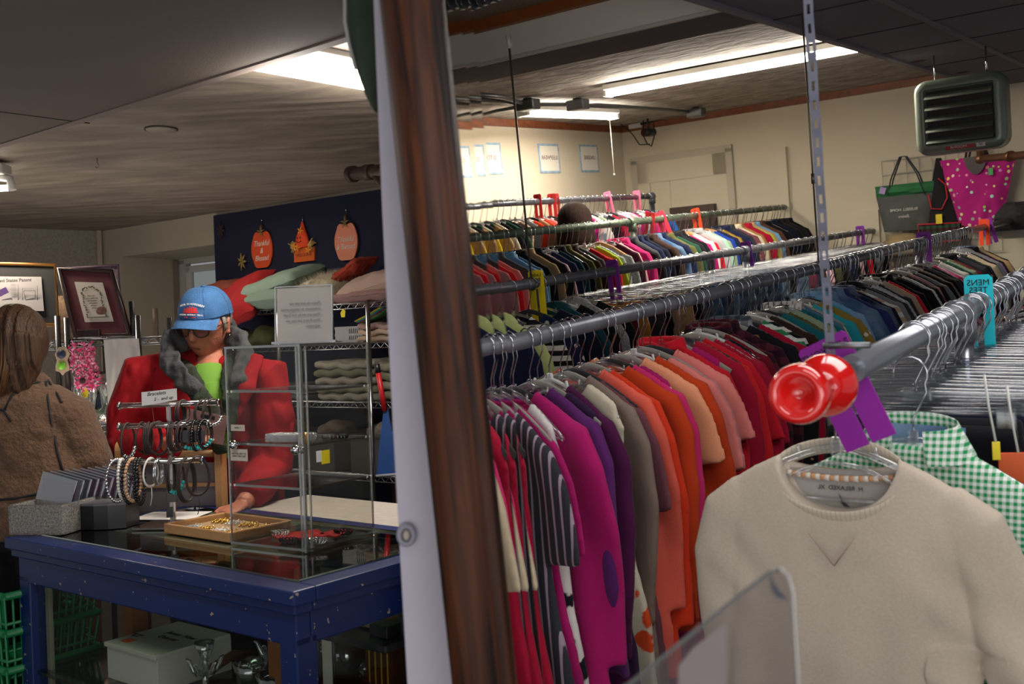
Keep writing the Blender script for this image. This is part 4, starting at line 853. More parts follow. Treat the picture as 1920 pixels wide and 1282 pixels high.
# ================================================================ front sweatshirt, gingham shirt
def hero(x, y, w, L, sleeve_out, name):
    pass
sw = M3(1572, 840, x=-.47)
r = empty('sweatshirt', (-.532, 1.565, -.278), label='cream crew-neck sweatshirt hanging foremost on a clear hanger', cat='sweatshirt', room=True, rot=(0, .0, .02))
CRM = fabric('heather', '#c4b8a6')
b = B()
zs = [-.118, -.124, -.14, -.16, -.185, -.215, -.26, -.33, -.42, -.52, -.62, -.74]
ws = [.10, .115, .15, .185, .214, .228, .222, .212, .215, .222, .228, .235]
ts = [.014, .017, .022, .026, .03, .034, .038, .04, .042, .042, .04, .04]
b.loft([(0, 0, z) for z in zs], [(t, w_) for t, w_ in zip(ts, ws)], 44, up=(1, 0, 0), sq=.8)
# left sleeve hangs flat against the side, right one bends outwards at the elbow
b.loft([(-.165, 0, -.19), (-.205, 0, -.225), (-.228, 0, -.3), (-.235, .01, -.42), (-.232, .02, -.56), (-.225, .03, -.76)], [(.022, .04), (.028, .05), (.03, .052), (.03, .048), (.028, .042), (.024, .036)], 24, up=(1, 0, 0))
b.loft([(.165, 0, -.19), (.21, 0, -.225), (.245, 0, -.31), (.265, -.005, -.40), (.285, -.012, -.49), (.3, -.03, -.56), (.32, -.03, -.72)], [(.022, .045), (.03, .056), (.034, .058), (.036, .052), (.036, .048), (.03, .044), (.026, .038)], 24, up=(1, 0, 0))
def swf(c):
    t = max(0, min(1, (-.22 - c.z) / .5))
    if abs(c.x) < .102 and c.z > -.24:
        d = (.088 if c.y < .009 else .026) * math.sqrt(max(0, 1 - (c.x / .102) ** 2)); c.z = min(c.z, -.118 - d)
    f = .009 * t * math.sin(c.x * 34 + c.z * 3 + 1) + .006 * t * math.sin(c.x * 62 + 2 - c.z * 5)
    if c.x > .14: f += .008 * math.sin(c.z * 46 + c.x * 40) * min(1, max(0, (-.3 - c.z) / .15)); c.x += .006 * math.sin(c.z * 60) * (c.z < -.4)
    c.y += f + .004 * noise.noise(V((c.x * 8, c.z * 8, 3)))
    c.x *= .93
    # diagonal pull lines from the shoulders
    c.y += .0035 * math.sin((c.x + c.z * .8) * 60) * math.exp(-((abs(c.x) - .17) / .05) ** 2) * math.exp(-((c.z + .32) / .1) ** 2)
    return c
me = remesh(b, .005, 4, swf, 'sweatshirt'); link('sweatshirt_body', me, CRM, r, color='#b8ab9b')
# neck band
def ell(a, rx, zc, dz, y0, ry): return V((math.sin(a) * rx, y0 - math.cos(a) * ry, zc - dz * math.cos(a)))
b = B(); P = [ell(2 * PI * k / 40, .105, -.155, .03, .0, .030) + V((0, 0, -.028 * max(0, math.cos(2 * PI * k / 40)) + .018 * max(0, -math.cos(2 * PI * k / 40)))) for k in range(40)]
b.loft(P, [(.0035, .016)] * 40, 10, closed=True, up=(0, -.5, 1)); b.obj('neck_band', fabric('pinstripe', '#b3a793', 3), r, color='#c2b7a4')
b = B()
for s in (-1, 1): b.loft([(s * .036, -.052, -.232), (s * .02, -.05, -.255), (0, -.049, -.283)], .0013, 5)
b.obj('v_stitching', mat('tan_stitching', '#a08c78'), r)
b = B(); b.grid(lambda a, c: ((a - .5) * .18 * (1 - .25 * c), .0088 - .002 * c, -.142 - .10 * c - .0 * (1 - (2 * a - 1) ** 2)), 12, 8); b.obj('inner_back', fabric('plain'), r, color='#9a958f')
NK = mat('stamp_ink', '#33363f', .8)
text('H  RELAXED  XL', .010, r, (.0, .0055, -.172), m=NK, mirror=True)
sail = [(-.004, 0, .012), (-.001, 0, .004), (.004, 0, -.003), (.012, 0, -.010), (.003, 0, -.010), (-.002, 0, -.004)]
b = B(); b.poly(sail, ext=(0, .0006, 0)); b.obj('sail_emblem', NK, r).location = (.002, .005, -.192)
b = B()
for k in range(22):
    t = k / 22; x = -.085 + .17 * t; b.mi = k % 2; b.loft([(x, .006, -.150 - .006 * math.sin(t * PI)), (x + .0078, .006, -.150 - .006 * math.sin((t + .045) * PI))], .005, 8)
me = b.mesh('neck_tape'); me.materials.append(mat('tape_white', '#cfc6b8', .8)); me.materials.append(mat('tape_orange', '#b98a62', .8)); link('neck_tape', me, None, r)
hanger('clear', -.532, 1.565, -.272, .02, 'clear plastic hanger inside the cream crew-neck sweatshirt', 'hangers on the nearest chrome rail', True)
# gingham shirt
r = empty('gingham_shirt', (-.44, 1.67, -.285), label='green and white gingham shirt hanging just behind the cream sweatshirt', cat='shirt', room=True, rot=(0, .03, -.05))
b = B()
body_loft(b, -.82, .215, .23, .024)
for s in (-1, 1): long_sleeve(b, s, L=-.72, r=.05, out=.065, seed=3)
fo = ripple(5, .012)
link('shirt_body', remesh(b, .006, 3, fo), fabric('gingham', '#dfe6df'), r, color='#1d8c53')
b = B(); n = 22
for k in range(n):
    a0, a1 = [math.radians(-70 + 320 * q / n) for q in (k, k + 1)]
    P = lambda a, rr, z: V((math.cos(a) * rr, math.sin(a) * rr * .45 + .005, z + .01 * math.sin(a)))
    b.poly([P(a0, .078, -.125), P(a1, .078, -.125), P(a1, .07, -.075), P(a0, .07, -.075)], ext=(0, .003, 0)); b.poly([P(a0, .07, -.075), P(a1, .07, -.075), P(a1, .098, -.128), P(a0, .098, -.128)], ext=(0, .003, 0))
b.obj('collar', fabric('gingham', '#dfe6df'), r, color='#1d8c53')
b = B(); b.grid(lambda a, c: ((a - .5) * .15, .03, -.085 - .07 * c), 8, 5); b.grid(lambda a, c: ((a - .5) * .11, -.012, -.13 - .05 * c), 8, 5); b.obj('collar_lining', fabric('denim', '#9fb4cc'), r, color='#4f6f9c')
hanger('clear', -.44, 1.67, -.28, -.05, 'clear plastic hanger inside the green gingham shirt', 'hangers on the nearest chrome rail', True)
# orange tag and yellow tag on the trousers at the far right
for px, py, cc, w_, h_, lb in ((1912, 905, '#d4561e', .06, .1, 'orange tag hanging low at the right edge below the white cord'), (1868, 845, '#e6cf1f', .012, .03, 'small yellow price tag on the black trousers at the right edge')):
    q = M3(px, py, d=1.62); t = empty('price_tag', q, .3, lb, 'tag', room=True); B().box((0, 0, 0), (w_, .003, h_), bev=.001).obj('card', mat('tag' + cc.strip('#'), cc), t); B().loft([(0, 0, h_ / 2), (-.008, 0, h_ / 2 + .06), (-.012, .0, h_ / 2 + .11)], .002, 5).obj('cord', WHITE, t)

# ================================================================ big mirror left without a pane: wooden frame, bevelled edge, white board behind
D0 = 1.02
fa, fb_ = W(711, 0, D0), W(848, 1282, D0)
zdir = (fa - fb_).normalized(); ydir = (Rw @ V((0, 0, -1))); ydir = (ydir - zdir * (ydir @ zdir)).normalized(); xdir = ydir.cross(zdir)
FM = Matrix((xdir, ydir, zdir)).transposed().to_4x4(); FM.translation = fb_
WD = None
mwd, nt, bs_ = newmat('dark_stained_wood'); N = nt.nodes.new; L = nt.links.new
tc = N('ShaderNodeTexCoord'); mp = N('ShaderNodeMapping'); mp.inputs['Scale'].default_value = (60, 60, 3); L(tc.outputs['Object'], mp.inputs[0])
n1 = N('ShaderNodeTexNoise'); n1.inputs['Scale'].default_value = 1.4; n1.inputs['Detail'].default_value = 7; n1.inputs['Distortion'].default_value = .6; L(mp.outputs[0], n1.inputs[0])
rp = N('ShaderNodeValToRGB'); rp.color_ramp.elements[0].position = .38; rp.color_ramp.elements[1].position = .68; rp.color_ramp.elements[0].color = srgb('#160b08'); rp.color_ramp.elements[1].color = srgb('#4a2612')
L(n1.outputs[0], rp.inputs[0]); L(rp.outputs[0], bs_.inputs['Base Color']); bs_.inputs['Roughness'].default_value = .52; bs_.inputs['Specular IOR Level'].default_value = .18
r = empty('mirror_frame', (0, 0, 0), label='tall dark stained wooden mirror frame leaning across the middle of the picture', cat='mirror frame'); r.matrix_world = FM
wst = 122 * D0 / F
def stile(x0, z0, z1, name='stile'):
    prof = [(0, .012), (.0, -.004), (.004, -.010), (.014, -.0165), (.028, -.019), (.042, -.0165), (.05, -.010), (.054, -.0085), (.058, -.010), (.0615, -.007), (wst, .0), (wst, .012)]
    b = B(); A = [b.bm.verts.new((x0 + p[0], p[1], z0)) for p in prof]; C = [b.bm.verts.new((x0 + p[0], p[1], z1)) for p in prof]; k = len(prof)
    for i in range(k): b.face((A[i], A[(i + 1) % k], C[(i + 1) % k], C[i]), 0 < i < k - 2)
    b.face(A); b.face(list(reversed(C))); return b.obj(name, mwd, r)
ZL, ZH, XW = -.75, 1.05, 1.0
stile(0, ZL, ZH); o_ = stile(0, ZL, ZH); o_.matrix_local = Matrix.Translation((XW, 0, 0)) @ Matrix.Rotation(0, 4, 'Z')
for zz in (ZL, ZH):
    b = B(); b.box((XW / 2 + .03, 0, zz), (XW + .07, .024, .066), bev=.005); b.obj('rail', mwd, r)
# bevelled glass edge, two ground facets
bx = wst
for k, (w_, t0, t1) in enumerate(((.014, .0015, .0022), (.012, .0022, .0028))):
    b = B(); b.poly([(bx, -.001 - t0 * 0, ZL + .03), (bx + w_, -.001, ZL + .03), (bx + w_, -.001, ZH - .03), (bx, -.001, ZH - .03)])
    x0, x1 = bx, bx + w_
    b = B(); v = [(x0, .004, ZL + .03), (x1, .004, ZL + .03), (x1, .004, ZH - .03), (x0, .004, ZH - .03)]; f = [(x0, .004 - .0006 - .0 , ZL + .03), (x1, .004 - .0006 - w_ * math.tan(math.radians(2.4 + 2 * (1 - k))), ZL + .03)]
    f = f + [(f[1][0], f[1][1], ZH - .03), (f[0][0], f[0][1], ZH - .03)]
    A = [b.bm.verts.new(p) for p in v]; C = [b.bm.verts.new(p) for p in f]
    b.face(A); b.face(list(reversed(C)))
    for i in range(4): b.face((A[i], A[(i + 1) % 4], C[(i + 1) % 4], C[i]))
    if 'bevel_glass' not in MATS:
        m_ = bpy.data.materials.new('bevel_glass'); m_.use_nodes = True; m_.node_tree.nodes.clear(); oo = m_.node_tree.nodes.new('ShaderNodeOutputMaterial'); rf = m_.node_tree.nodes.new('ShaderNodeBsdfRefraction'); rf.inputs['IOR'].default_value = 1.45; rf.inputs['Roughness'].default_value = .03; m_.node_tree.links.new(rf.outputs[0], oo.inputs[0]); MATS['bevel_glass'] = m_
    b.obj('bevelled_glass_edge', MATS['bevel_glass'], r); bx += w_
# white board behind the frame
D1 = 1.10
tops = [W(698, -60, D1), W(717, 400, D1), W(737, 800, D1), W(748, 1000, D1), W(764, 1282, D1), W(774, 1420, D1)]
rights = [W(735, -60, D1), W(785, 400, D1), W(835, 800, D1), W(858, 1000, D1), W(890, 1282, D1), W(905, 1420, D1)]
back = Rw @ V((0, 0, -1))
r = empty('white_board', tops[-1], label='white painted board standing behind the dark wooden mirror frame', cat='board')
b = B(); o0 = tops[-1]
n = 5
A = [p - o0 for p in tops]; C = [p - o0 for p in rights]
for i in range(5):
    b.poly([A[i], C[i], C[i + 1], A[i + 1]], ext=back * .02)
b.obj('board', mat('white_paint', '#aaa6b4', .6, var=.03), r)
q = W(762, 1003, D1 - .005) - o0
b = B(); b.loft([q + (Rw @ V((math.cos(a) * .008, math.sin(a) * .010, 0))) for a in [k * PI / 8 for k in range(16)]], .0032, 8, closed=True); b.obj('screw_eye', mat('eye_grey', '#807f8c', .5), r)
b = B(); b.ball(q, (.004, .003, .006)); b.obj('screw', mat('pale_screw', '#a59b90', .5), r)
# green cloth hanging over the frame top
r0 = W(690, -20, 1.16); b = B()
pl = [(648, -40, .012), (648, 40, .014), (655, 80, .018), (668, 130, .022), (685, 180, .02), (702, 212, .010)]
pr = [(745, -40), (745, 40), (748, 90), (745, 140), (735, 190), (712, 222)]
b.loft([(W((a[0] + c[0]) / 2, a[1], 1.16) - r0) for a, c in zip(pl, pr)], [((c[0] - a[0]) / 2 * 1.16 / F, a[2]) for a, c in zip(pl, pr)], 20, up=(0, 1, 0))
me = remesh(b, .004, 3, lambda c: c + V((0, .003 * math.sin(c.x * 130 + c.z * 30), 0)))
tag(link('green_hat', me, mat('dark_green_felt', '#1f2d20', .95, var=.2, vs=30), loc=r0), 'dark green felt hat hanging on the top corner of the mirror', 'hat')
b = B(); b.loft([W(a[0] - 1, a[1], 1.155) - r0 for a in pl[:4]], .0022, 6); tag(b.obj('hat_rim', mat('pale_rim', '#8f8c8a', .8), loc=r0), 'thin pale rim along the edge of the dark green hat', 'rim')
# clear acrylic sign holder in the foreground
DA = .62
def A_(px, py): return W(px, py, DA)
o0 = A_(1480, 1240); r = empty('acrylic_sign_holder', o0, label='clear acrylic sign holder with a rounded corner at the bottom edge', cat='sign holder')
edge = [(1040, 1372), (1180, 1282), (1300, 1185), (1400, 1105), (1445, 1072), (1462, 1066), (1478, 1078), (1487, 1110), (1492, 1200), (1497, 1282), (1505, 1400)]
fv = Rw @ V((0, 0, 1))
b = B(); b.poly([A_(*p) - o0 for p in edge], ext=-fv * .004); b.obj('acrylic_sheet', clear('smoky_acrylic', '#dedad9', .0, .1, .3, True), r)
b = B(); b.loft([A_(*p) - o0 for p in edge[:6]], .0013, 8); b.obj('polished_edge', clear('edge_bright', '#8e9098', .25, .4, .35), r)
b = B(); b.loft([A_(*p) - o0 for p in edge[5:]], .0007, 8); b.obj('side_edge', clear('edge_dim', '#8d8883', .3, .3), r)
pp = [(1272, 1250), (1300, 1215), (1362, 1168), (1362, 1420), (1272, 1420)]
b = B(); b.poly([W(p[0], p[1], DA + .006) - o0 for p in pp], ext=-fv * .0005); b.obj('paper_insert', mat('insert_paper', '#b9b6b8', .8), r)
b = B(); c0 = A_(1451, 1098) - o0; b.poly([c0 + (Rw @ V((a * .8 - .0, c * .8, 0.001))) for a, c in ((-.004, .012), (-.001, .004), (.004, -.003), (.011, -.011), (.002, -.009), (-.002, -.003))]); b.obj('reflected_emblem', NK, r)  # sail mark reflected in the acrylic, drawn as a flat inked shape
# ================================================================ REAL ROOM: display counter and what stands on it
TH = math.radians(-37.8)
BC = Wz(550, 1108, .93); BC.z = 0
CT = Matrix.Translation(BC) @ Matrix.Rotation(TH, 4, 'Z'); CTi = CT.inverted()
def K(px, py, z=.93): return CTi @ Wz(px, py, z)
mblue, nt, bs_ = newmat('chipped_blue_paint'); N = nt.nodes.new; L = nt.links.new
tc = N('ShaderNodeTexCoord'); n1 = N('ShaderNodeTexNoise'); n1.inputs['Scale'].default_value = 55; n1.inputs['Detail'].default_value = 5; L(tc.outputs['Object'], n1.inputs[0])
rp = N('ShaderNodeValToRGB'); rp.color_ramp.elements[0].position = .685; rp.color_ramp.elements[1].position = .7; rp.color_ramp.elements[0].color = srgb('#0a2052'); rp.color_ramp.elements[1].color = srgb('#8f7f70')
L(n1.outputs[0], rp.inputs[0]); L(rp.outputs[0], bs_.inputs['Base Color']); bs_.inputs['Roughness'].default_value = .38
CL_, CDp = 1.25, .65
r = empty('display_counter', BC, TH, 'blue painted wooden display counter with a glass top and glass sides', 'display counter')
def frame_ring(b, x0, x1, y0, y1, z0, z1, w):
    b.box(((x0 + x1) / 2, y0 + w / 2, (z0 + z1) / 2), (x1 - x0, w, z1 - z0), bev=.004); b.box(((x0 + x1) / 2, y1 - w / 2, (z0 + z1) / 2), (x1 - x0, w, z1 - z0), bev=.004)
    b.box((x0 + w / 2, (y0 + y1) / 2, (z0 + z1) / 2), (w, y1 - y0 - 2 * w, z1 - z0), bev=.004); b.box((x1 - w / 2, (y0 + y1) / 2, (z0 + z1) / 2), (w, y1 - y0 - 2 * w, z1 - z0), bev=.004)
b = B(); frame_ring(b, -CL_, 0, 0, CDp, .895, .928, .062); frame_ring(b, -CL_ + .012, -.012, .012, CDp - .012, .872, .896, .05); frame_ring(b, -CL_ + .026, -.026, .026, CDp - .026, .80, .874, .04); b.obj('top_frame', mblue, r)
b = B(); b.box((-CL_ / 2, CDp / 2, .922), (CL_ - .11, CDp - .11, .008)); b.obj('glass_top', clear('green_glass', '#b9cabe', .05, .02, 1, True), r)
b = B(); frame_ring(b, -CL_ + .058, -.058, .058, CDp - .058, .9265, .9285, .012); b.obj('glass_bevel', clear('bevel_green', '#7f9c84', .3, .1), r)
for x in (-CL_ + .055, -.055):
    for y in (.055, CDp - .055): B().box((x, y, .42), (.058, .058, .80), bev=.004).obj('leg', mblue, r)
b = B(); frame_ring(b, -CL_ + .03, -.03, .03, CDp - .03, .04, .14, .04); b.obj('base_frame', mblue, r)
GP = clear('case_pane', '#f4f7f5', .0, .02, .8, True)
B().box((-CL_ / 2, .05, .47), (CL_ - .17, .005, .66)).obj('front_pane', GP, r); B().box((-.05, CDp / 2, .47), (.005, CDp - .17, .66)).obj('side_pane', GP, r)
b = B(); b.box((-CL_ + .105, .07, .47), (.022, .012, .66), bev=.002); b.obj('wooden_stop', mat('bare_stop', '#7d7568', .7), r)
b = B(); b.box((-CL_ / 2, CDp / 2, .548), (CL_ - .08, CDp - .08, .008)); b.obj('inner_shelf', clear('shelf_glass', '#d0dcd6', .10, .06, .5), r)
b = B(); b.box((-CL_ / 2, CDp / 2, .15), (CL_ - .08, CDp - .08, .02)); b.obj('bottom_board', mat('dark_board', '#14131a', .8), r)
b = B(); b.grid(lambda a, c: (-.1 - (CL_ - .2) * a, CDp - .075 + .012 * math.sin(a * 60), .16 + .38 * c), 60, 2); b.obj('rear_cloth', mat('dark_blue_cloth', '#0d1028', .9, var=.5, vs=60), r)
b = B(); b.box((-.078, .33, .915), (.012, .44, .012)); b.box((-.1, .07, .915), (.05, .012, .012)); b.obj('glowing_strip', mat('glowing_strip', '#ffffff', .5, emit=2.2), r)  # white emissive bars just under the glass along two edges
def CK(name, p, label, cat, group=None, rz=0): return empty(name, CT @ V(p), TH + rz, label, cat, group)
# white box on the shelf inside
p = CTi @ V((-.946, 2.6, .56)); r = CK('shoe_box', (p.x, p.y, .552), 'white cardboard box with an orange sticker on the shelf inside the counter', 'box')
CB = mat('white_card', '#b9b4ab', .85); B().box((-.12, .115, .045), (.24, .23, .09), bev=.002).obj('box_body', CB, r)
B().box((-.12, .11, .094), (.244, .234, .012), bev=.002).obj('box_lid', CB, r); B().box((-.19, .035, .1008), (.035, .03, .0008)).obj('orange_sticker', mat('orange_sticker', '#d9531e'), r)
text('James New', .028, r, (-.1, .14, .1014), (0, 0, 0), shear=.2); text('Quarter', .026, r, (-.11, .105, .1014), (0, 0, 0), shear=.2); text('REF 4015\nSIZE 8', .012, r, (-.215, .075, .1014), (0, 0, 0))
# glass candle holders inside
def candle(p, label, h=.13, kind=0):
    r = CK('candle_holder' if kind < 2 else 'glass_bowl', p, label, 'candle holder' if kind < 2 else 'bowl', 'cut glass pieces inside the counter')
    if kind == 0:
        B().lathe([(0, 0), (.032, 0), (.03, .006), (.008, .014), (.007, h * .5), (.014, h * .55), (.008, h * .62), (.02, h * .8), (.026, h), (.021, h), (.015, h * .84), (0, h * .8)], 20).obj('stem', CRYST, r)
        for k in range(5):
            a = k * 2 * PI / 5; B().loft([(math.cos(a) * .01, math.sin(a) * .01, h * .35), (math.cos(a) * .03, math.sin(a) * .03, h * .42), (math.cos(a) * .042, math.sin(a) * .042, h * .62), (math.cos(a) * .05, math.sin(a) * .05, h * .66)], [.008, .008, .006, .003], 8).obj('petal', CRYST, r)
    else:
        B().lathe([(0, 0), (.03, 0), (.036, .01), (.04, h * .5), (.045, h), (.041, h), (.036, h * .5), (.03, .014), (0, .012)], 24, wob=lambda t, z: .04 * math.sin(8 * t)).obj('bowl', CRYST if kind == 1 else clear('blue_glass', '#2a6f9c', .25, .1), r)
    return r
q = K(385, 1262, .60); candle((q.x, q.y, .552), 'clear petal-shaped glass candle holder in front of the white box', .13)
q = K(470, 1262, .58); candle((q.x, q.y, .552), 'squat clear glass dish between the two petal candle holders', .06, 1)
q = K(512, 1235, .60); candle((q.x, q.y, .552), 'clear petal-shaped glass candle holder near the corner post', .15)
q = K(515, 1285, .58); candle((q.x, q.y, .552), 'small blue glass bowl by the blue corner post', .06, 2)
b = B(); a, c = K(385, 1260, .57), K(470, 1225, .57); b.loft([a, (a + c) / 2 + V((0, 0, .02)), c], [(.012, .02), (.016, .025), (.01, .015)], 10); tag(b.obj('wooden_tray', mat('carved_wood', '#5f3b22', .5, var=.3, vs=20), loc=BC, rot=(0, 0, TH)), 'carved brown wooden dish lying behind the glass candle holders', 'dish')
q = K(650, 1225, .6); r = CK('cobalt_bowl', (q.x, q.y, .552), 'dark cobalt blue ruffled glass bowl behind the side pane', 'bowl'); B().lathe([(0, 0), (.03, 0), (.05, .03), (.075, .075), (.07, .075), (.045, .032), (0, .01)], 32, wob=lambda t, z: .09 * math.sin(6 * t) * z / .075).obj('bowl', clear('cobalt', '#16286b', .45, .1), r)
q = K(685, 1205, .62); r = CK('glass_dish', (q.x, q.y, .61), 'round clear glass dish behind the cobalt blue bowl', 'dish'); B().lathe([(0, 0), (.04, 0), (.07, .03), (.066, .03), (.038, .006), (0, .004)], 28).obj('dish', CRYST, r); B().lathe([(.0, -.058), (.03, -.058), (.008, -.05), (.008, 0), (0, 0)], 14).obj('foot', CRYST, r)
q = K(610, 1190, .7); r = CK('iron_stand', (q.x, q.y, .552), 'black scrolled iron stand inside the counter near the corner', 'stand')
b = B()
for s in (-1, 1): b.loft([(s * .03, 0, 0), (s * .03, 0, .2)], .005, 6); b.loft([V((s * (.03 - .014 * (1 - math.cos(t))), 0, .2 + .02 * math.sin(t) + .003 * t)) for t in [k * .6 for k in range(11)]], .004, 6)
b.obj('scrollwork', BLACK, r); B().box((0, .01, .1), (.05, .002, .17)).obj('backing', CB, r)
q = K(705, 1130, .8); r = CK('jewellery_tray', (q.x, q.y, .73), 'black tray of small boxed jewellery below the counter top at right', 'tray'); B().box((0, 0, 0), (.26, .2, .02), bev=.004).obj('tray', BLACK, r); B().box((.0, .0, .03), (.09, .06, .03), bev=.003).obj('small_box', mat('tan_box', '#7c6a48', .7), r); B().box((.07, -.04, .025), (.06, .05, .03), bev=.003).obj('small_box', BLACK, r)
q = K(735, 1240, .6); r = CK('gold_box', (q.x, q.y, .552), 'gold and brown striped box at the right inside the counter', 'box'); B().box((0, 0, .07), (.1, .1, .14), bev=.003).obj('box', fabric('pinstripe', '#b48a2c'), r, color='#4a2812')
q = K(592, 1262, .58); tag(B().poly([(-.012, 0, 0), (.012, 0, 0), (.012, 0, .035), (0, 0, .045), (-.012, 0, .035)], ext=(0, .001, 0)).obj('price_tag', YTAG, loc=CT @ V((q.x, q.y - .02, .552)), rot=(0, 0, TH)), 'yellow paper tag standing beside the blue corner post', 'tag')

# ---- on the glass top
ZT_ = .9285
# acrylic showcase
kc = Wz(575, 1035, .93); ka = math.radians(-32)
r = empty('acrylic_showcase', (kc.x, kc.y, ZT_), ka, 'tall clear acrylic showcase with shelves and round knobs on the counter', 'display case')
SW, SD, SH = .262, .255, .515
def pane(n, c, d): return B().box(c, d).obj(n, ACRYL, r)
pane('side_panel', (-SW / 2, 0, SH / 2), (SW, .004, SH)); pane('side_panel', (-SW / 2, SD, SH / 2), (SW, .004, SH)); pane('side_panel', (0, SD / 2, SH / 2), (.004, SD, SH)); pane('side_panel', (-SW, SD / 2, SH / 2), (.004, SD, SH))
pane('base_panel', (-SW / 2, SD / 2, .006), (SW, SD, .008)); pane('top_panel', (-SW / 2, SD / 2, SH - .003), (SW, SD, .006))
b = B()
for (x, y, w_) in ((0, 0, .007), (-.014, .002, .003), (.0, .02, .004), (-SW, 0, .004), (0, SD, .004), (-SW, SD, .003)): b.box((x, y, SH / 2), (w_, w_, SH))
for z in (.006, SH - .003):
    for y in (0, SD): b.box((-SW / 2, y, z), (SW + .006, .005, .006))
    for x in (0, -SW): b.box((x, SD / 2, z), (.005, SD, .006))
b.obj('polished_edges', EDGE, r)
for k, z in enumerate((.155, .262, .398)):
    pane('shelf', (-SW / 2, SD / 2, z), (SW - .012, SD - .012, .005)); b = B()
    for y in (.008, SD - .008): b.box((-SW / 2, y, z), (SW - .012, .003, .006))
    for x in (-.008, -SW + .008): b.box((x, SD / 2, z), (.003, SD - .012, .006))
    b.obj('shelf_edge', EDGE, r)
for x, y in ((-SW + .03, -.012), (-.012, -.014)):
    B().ball((x, y, .262 if x < -.1 else .255), .0125, 16).obj('knob', clear('knob_plastic', '#77777a', .5, .08), r)
for z, w_, h_, s_ in ((.305, .05, .016, 'OPEN  2'), (.235, .062, .03, 'ASK FOR HELP TO\nOPEN THIS CASE')): 
    B().box((-SW + .035 + w_ * .1, -.004, z), (w_, .001, h_)).obj('label', mat('case_label', '#b3a99c', .7), r); text(s_, .0065, r, (-SW + .035 + w_ * .1, -.005, z), m=mat('label_ink', '#6a5f55'))
def SC(name, p, label, cat, group=None, rz=0):
    M_ = r_case @ V(p); return empty(name, M_, ka + rz, label, cat, group)
r_case = Matrix.Translation((kc.x, kc.y, ZT_)) @ Matrix.Rotation(ka, 4, 'Z')
RHIN = mat('rhinestone', '#dfe2ea', .08, .9, bump=1, bs=400)
for k in range(5):
    t = SC('rhinestone_cuff', (-.15 + k * .022, .055 + k * .006, .2655), 'sparkling %s rhinestone cuff on the middle acrylic shelf, %s' % (['clear', 'silver', 'bright', 'pale', 'white'][k], ['leftmost of the row', 'second of the row', 'third of the row', 'fourth of the row', 'last before the gold one'][k]), 'bracelet', 'rhinestone cuffs on the acrylic shelf', PI / 2)
    b = B()
    for a in [i * 2 * PI / 22 for i in range(22)]:
        for zz in (0, .007, .014): b.ball((math.cos(a) * .026, math.sin(a) * .018, .004 + zz), .0036, 6)
    b.obj('stones', RHIN, t)
t = SC('gold_ring', (-.035, .04, .2655), 'chunky gold ring beside the rhinestone cuffs', 'ring'); B().loft([V((math.cos(a) * .012, 0, .012 + math.sin(a) * .012)) for a in [k * PI / 8 for k in range(16)]], .004, 8, closed=True).obj('band', GOLD, t)
t = SC('dark_brooch', (-.03, .15, .2655), 'dark silver beaded bracelet at the right of the middle acrylic shelf', 'bracelet'); b = B()
for a in [i * 2 * PI / 18 for i in range(18)]: b.ball((math.cos(a) * .032, math.sin(a) * .026, .006), .006, 6)
b.obj('beads', mat('dark_silver', '#55565c', .2, 1), t)
t = SC('price_tag', (.004, .075, .228), 'yellow price tag hanging at the middle shelf edge of the showcase', 'tag'); B().box((0, 0, 0), (.001, .03, .034)).obj('card', YTAG, t); B().box((0, -.024, .004), (.001, .018, .028)).obj('white_card', PAPER, t)
t = SC('red_cloth', (-.12, .12, .0105), 'red felt pad on the floor of the acrylic showcase', 'pad'); b = B(); b.poly([(-.09, -.03, 0), (-.02, -.07, 0), (.06, .02, 0), (-.03, .08, 0)], ext=(0, 0, .003)); b.poly([(.02, .03, 0), (.09, .02, 0), (.08, .1, 0), (.02, .11, 0)], ext=(0, 0, .003)); b.obj('felt', mat('red_felt', '#a41d22', .9), t)
for k, (x, y, c_, lb) in enumerate(((-.02, .06, SILVER, 'chunky silver chain bracelet at the near corner inside the showcase'), (-.09, .03, mat('gunmetal', '#3c3d42', .25, .9), 'gunmetal bracelet left of the silver chain one in the showcase'), (-.04, .18, mat('gunmetal', '#3c3d42'), 'dark necklace coiled at the right inside the showcase'), (-.19, .1, SILVER, 'thin silver chain lying on the red felt pad'))):
    t = SC('chain_bracelet', (x, y, .014), lb, 'bracelet'); b = B()
    for i in range(14):
        a = i * 2 * PI / 14; b.loft([V((math.cos(a) * .022, math.sin(a) * .015, .004)) + V((math.cos(g) * .006, math.sin(g) * .006 * math.cos(a), math.sin(g) * .006)) for g in [j * PI / 4 for j in range(8)]], .0016, 5, closed=True)
    b.obj('links', c_, t)
# sign holder on top of the showcase
hp = W(518, 633, 2.60); t = empty('sign_stand', (hp.x, hp.y, ZT_ + SH + .001), ka + .35, 'acrylic sign stand holding a notice seen from behind on the showcase', 'sign stand')
SWd, SHd = .156, .148
B().box((SWd / 2 , .0, SHd / 2), (SWd, .004, SHd), (math.radians(-4), 0, 0)).obj('acrylic_front', ACRYL, t); B().box((SWd / 2, .02, .002), (SWd + .01, .05, .004)).obj('acrylic_foot', EDGE, t)
B().box((SWd / 2, .004, SHd / 2), (SWd - .006, .0012, SHd - .006), (math.radians(-4), 0, 0)).obj('notice_paper', mat('notice_back', '#c6c0bf', .8), t)
text('Please do not ask our\nvolunteers to change prices.\nThey are set by the Thrift\nShop Board and are not\nnegotiable.', .0098, t, (.125, -.0035, SHd / 2), (PI / 2 - .07, 0, 0), m=mat('faint_print', '#85807f', .8), mirror=True, align='LEFT', space=1.5)
b = B(); 
for x in (0, SWd): b.box((x, 0, SHd / 2), (.003, .006, SHd), (math.radians(-4), 0, 0))
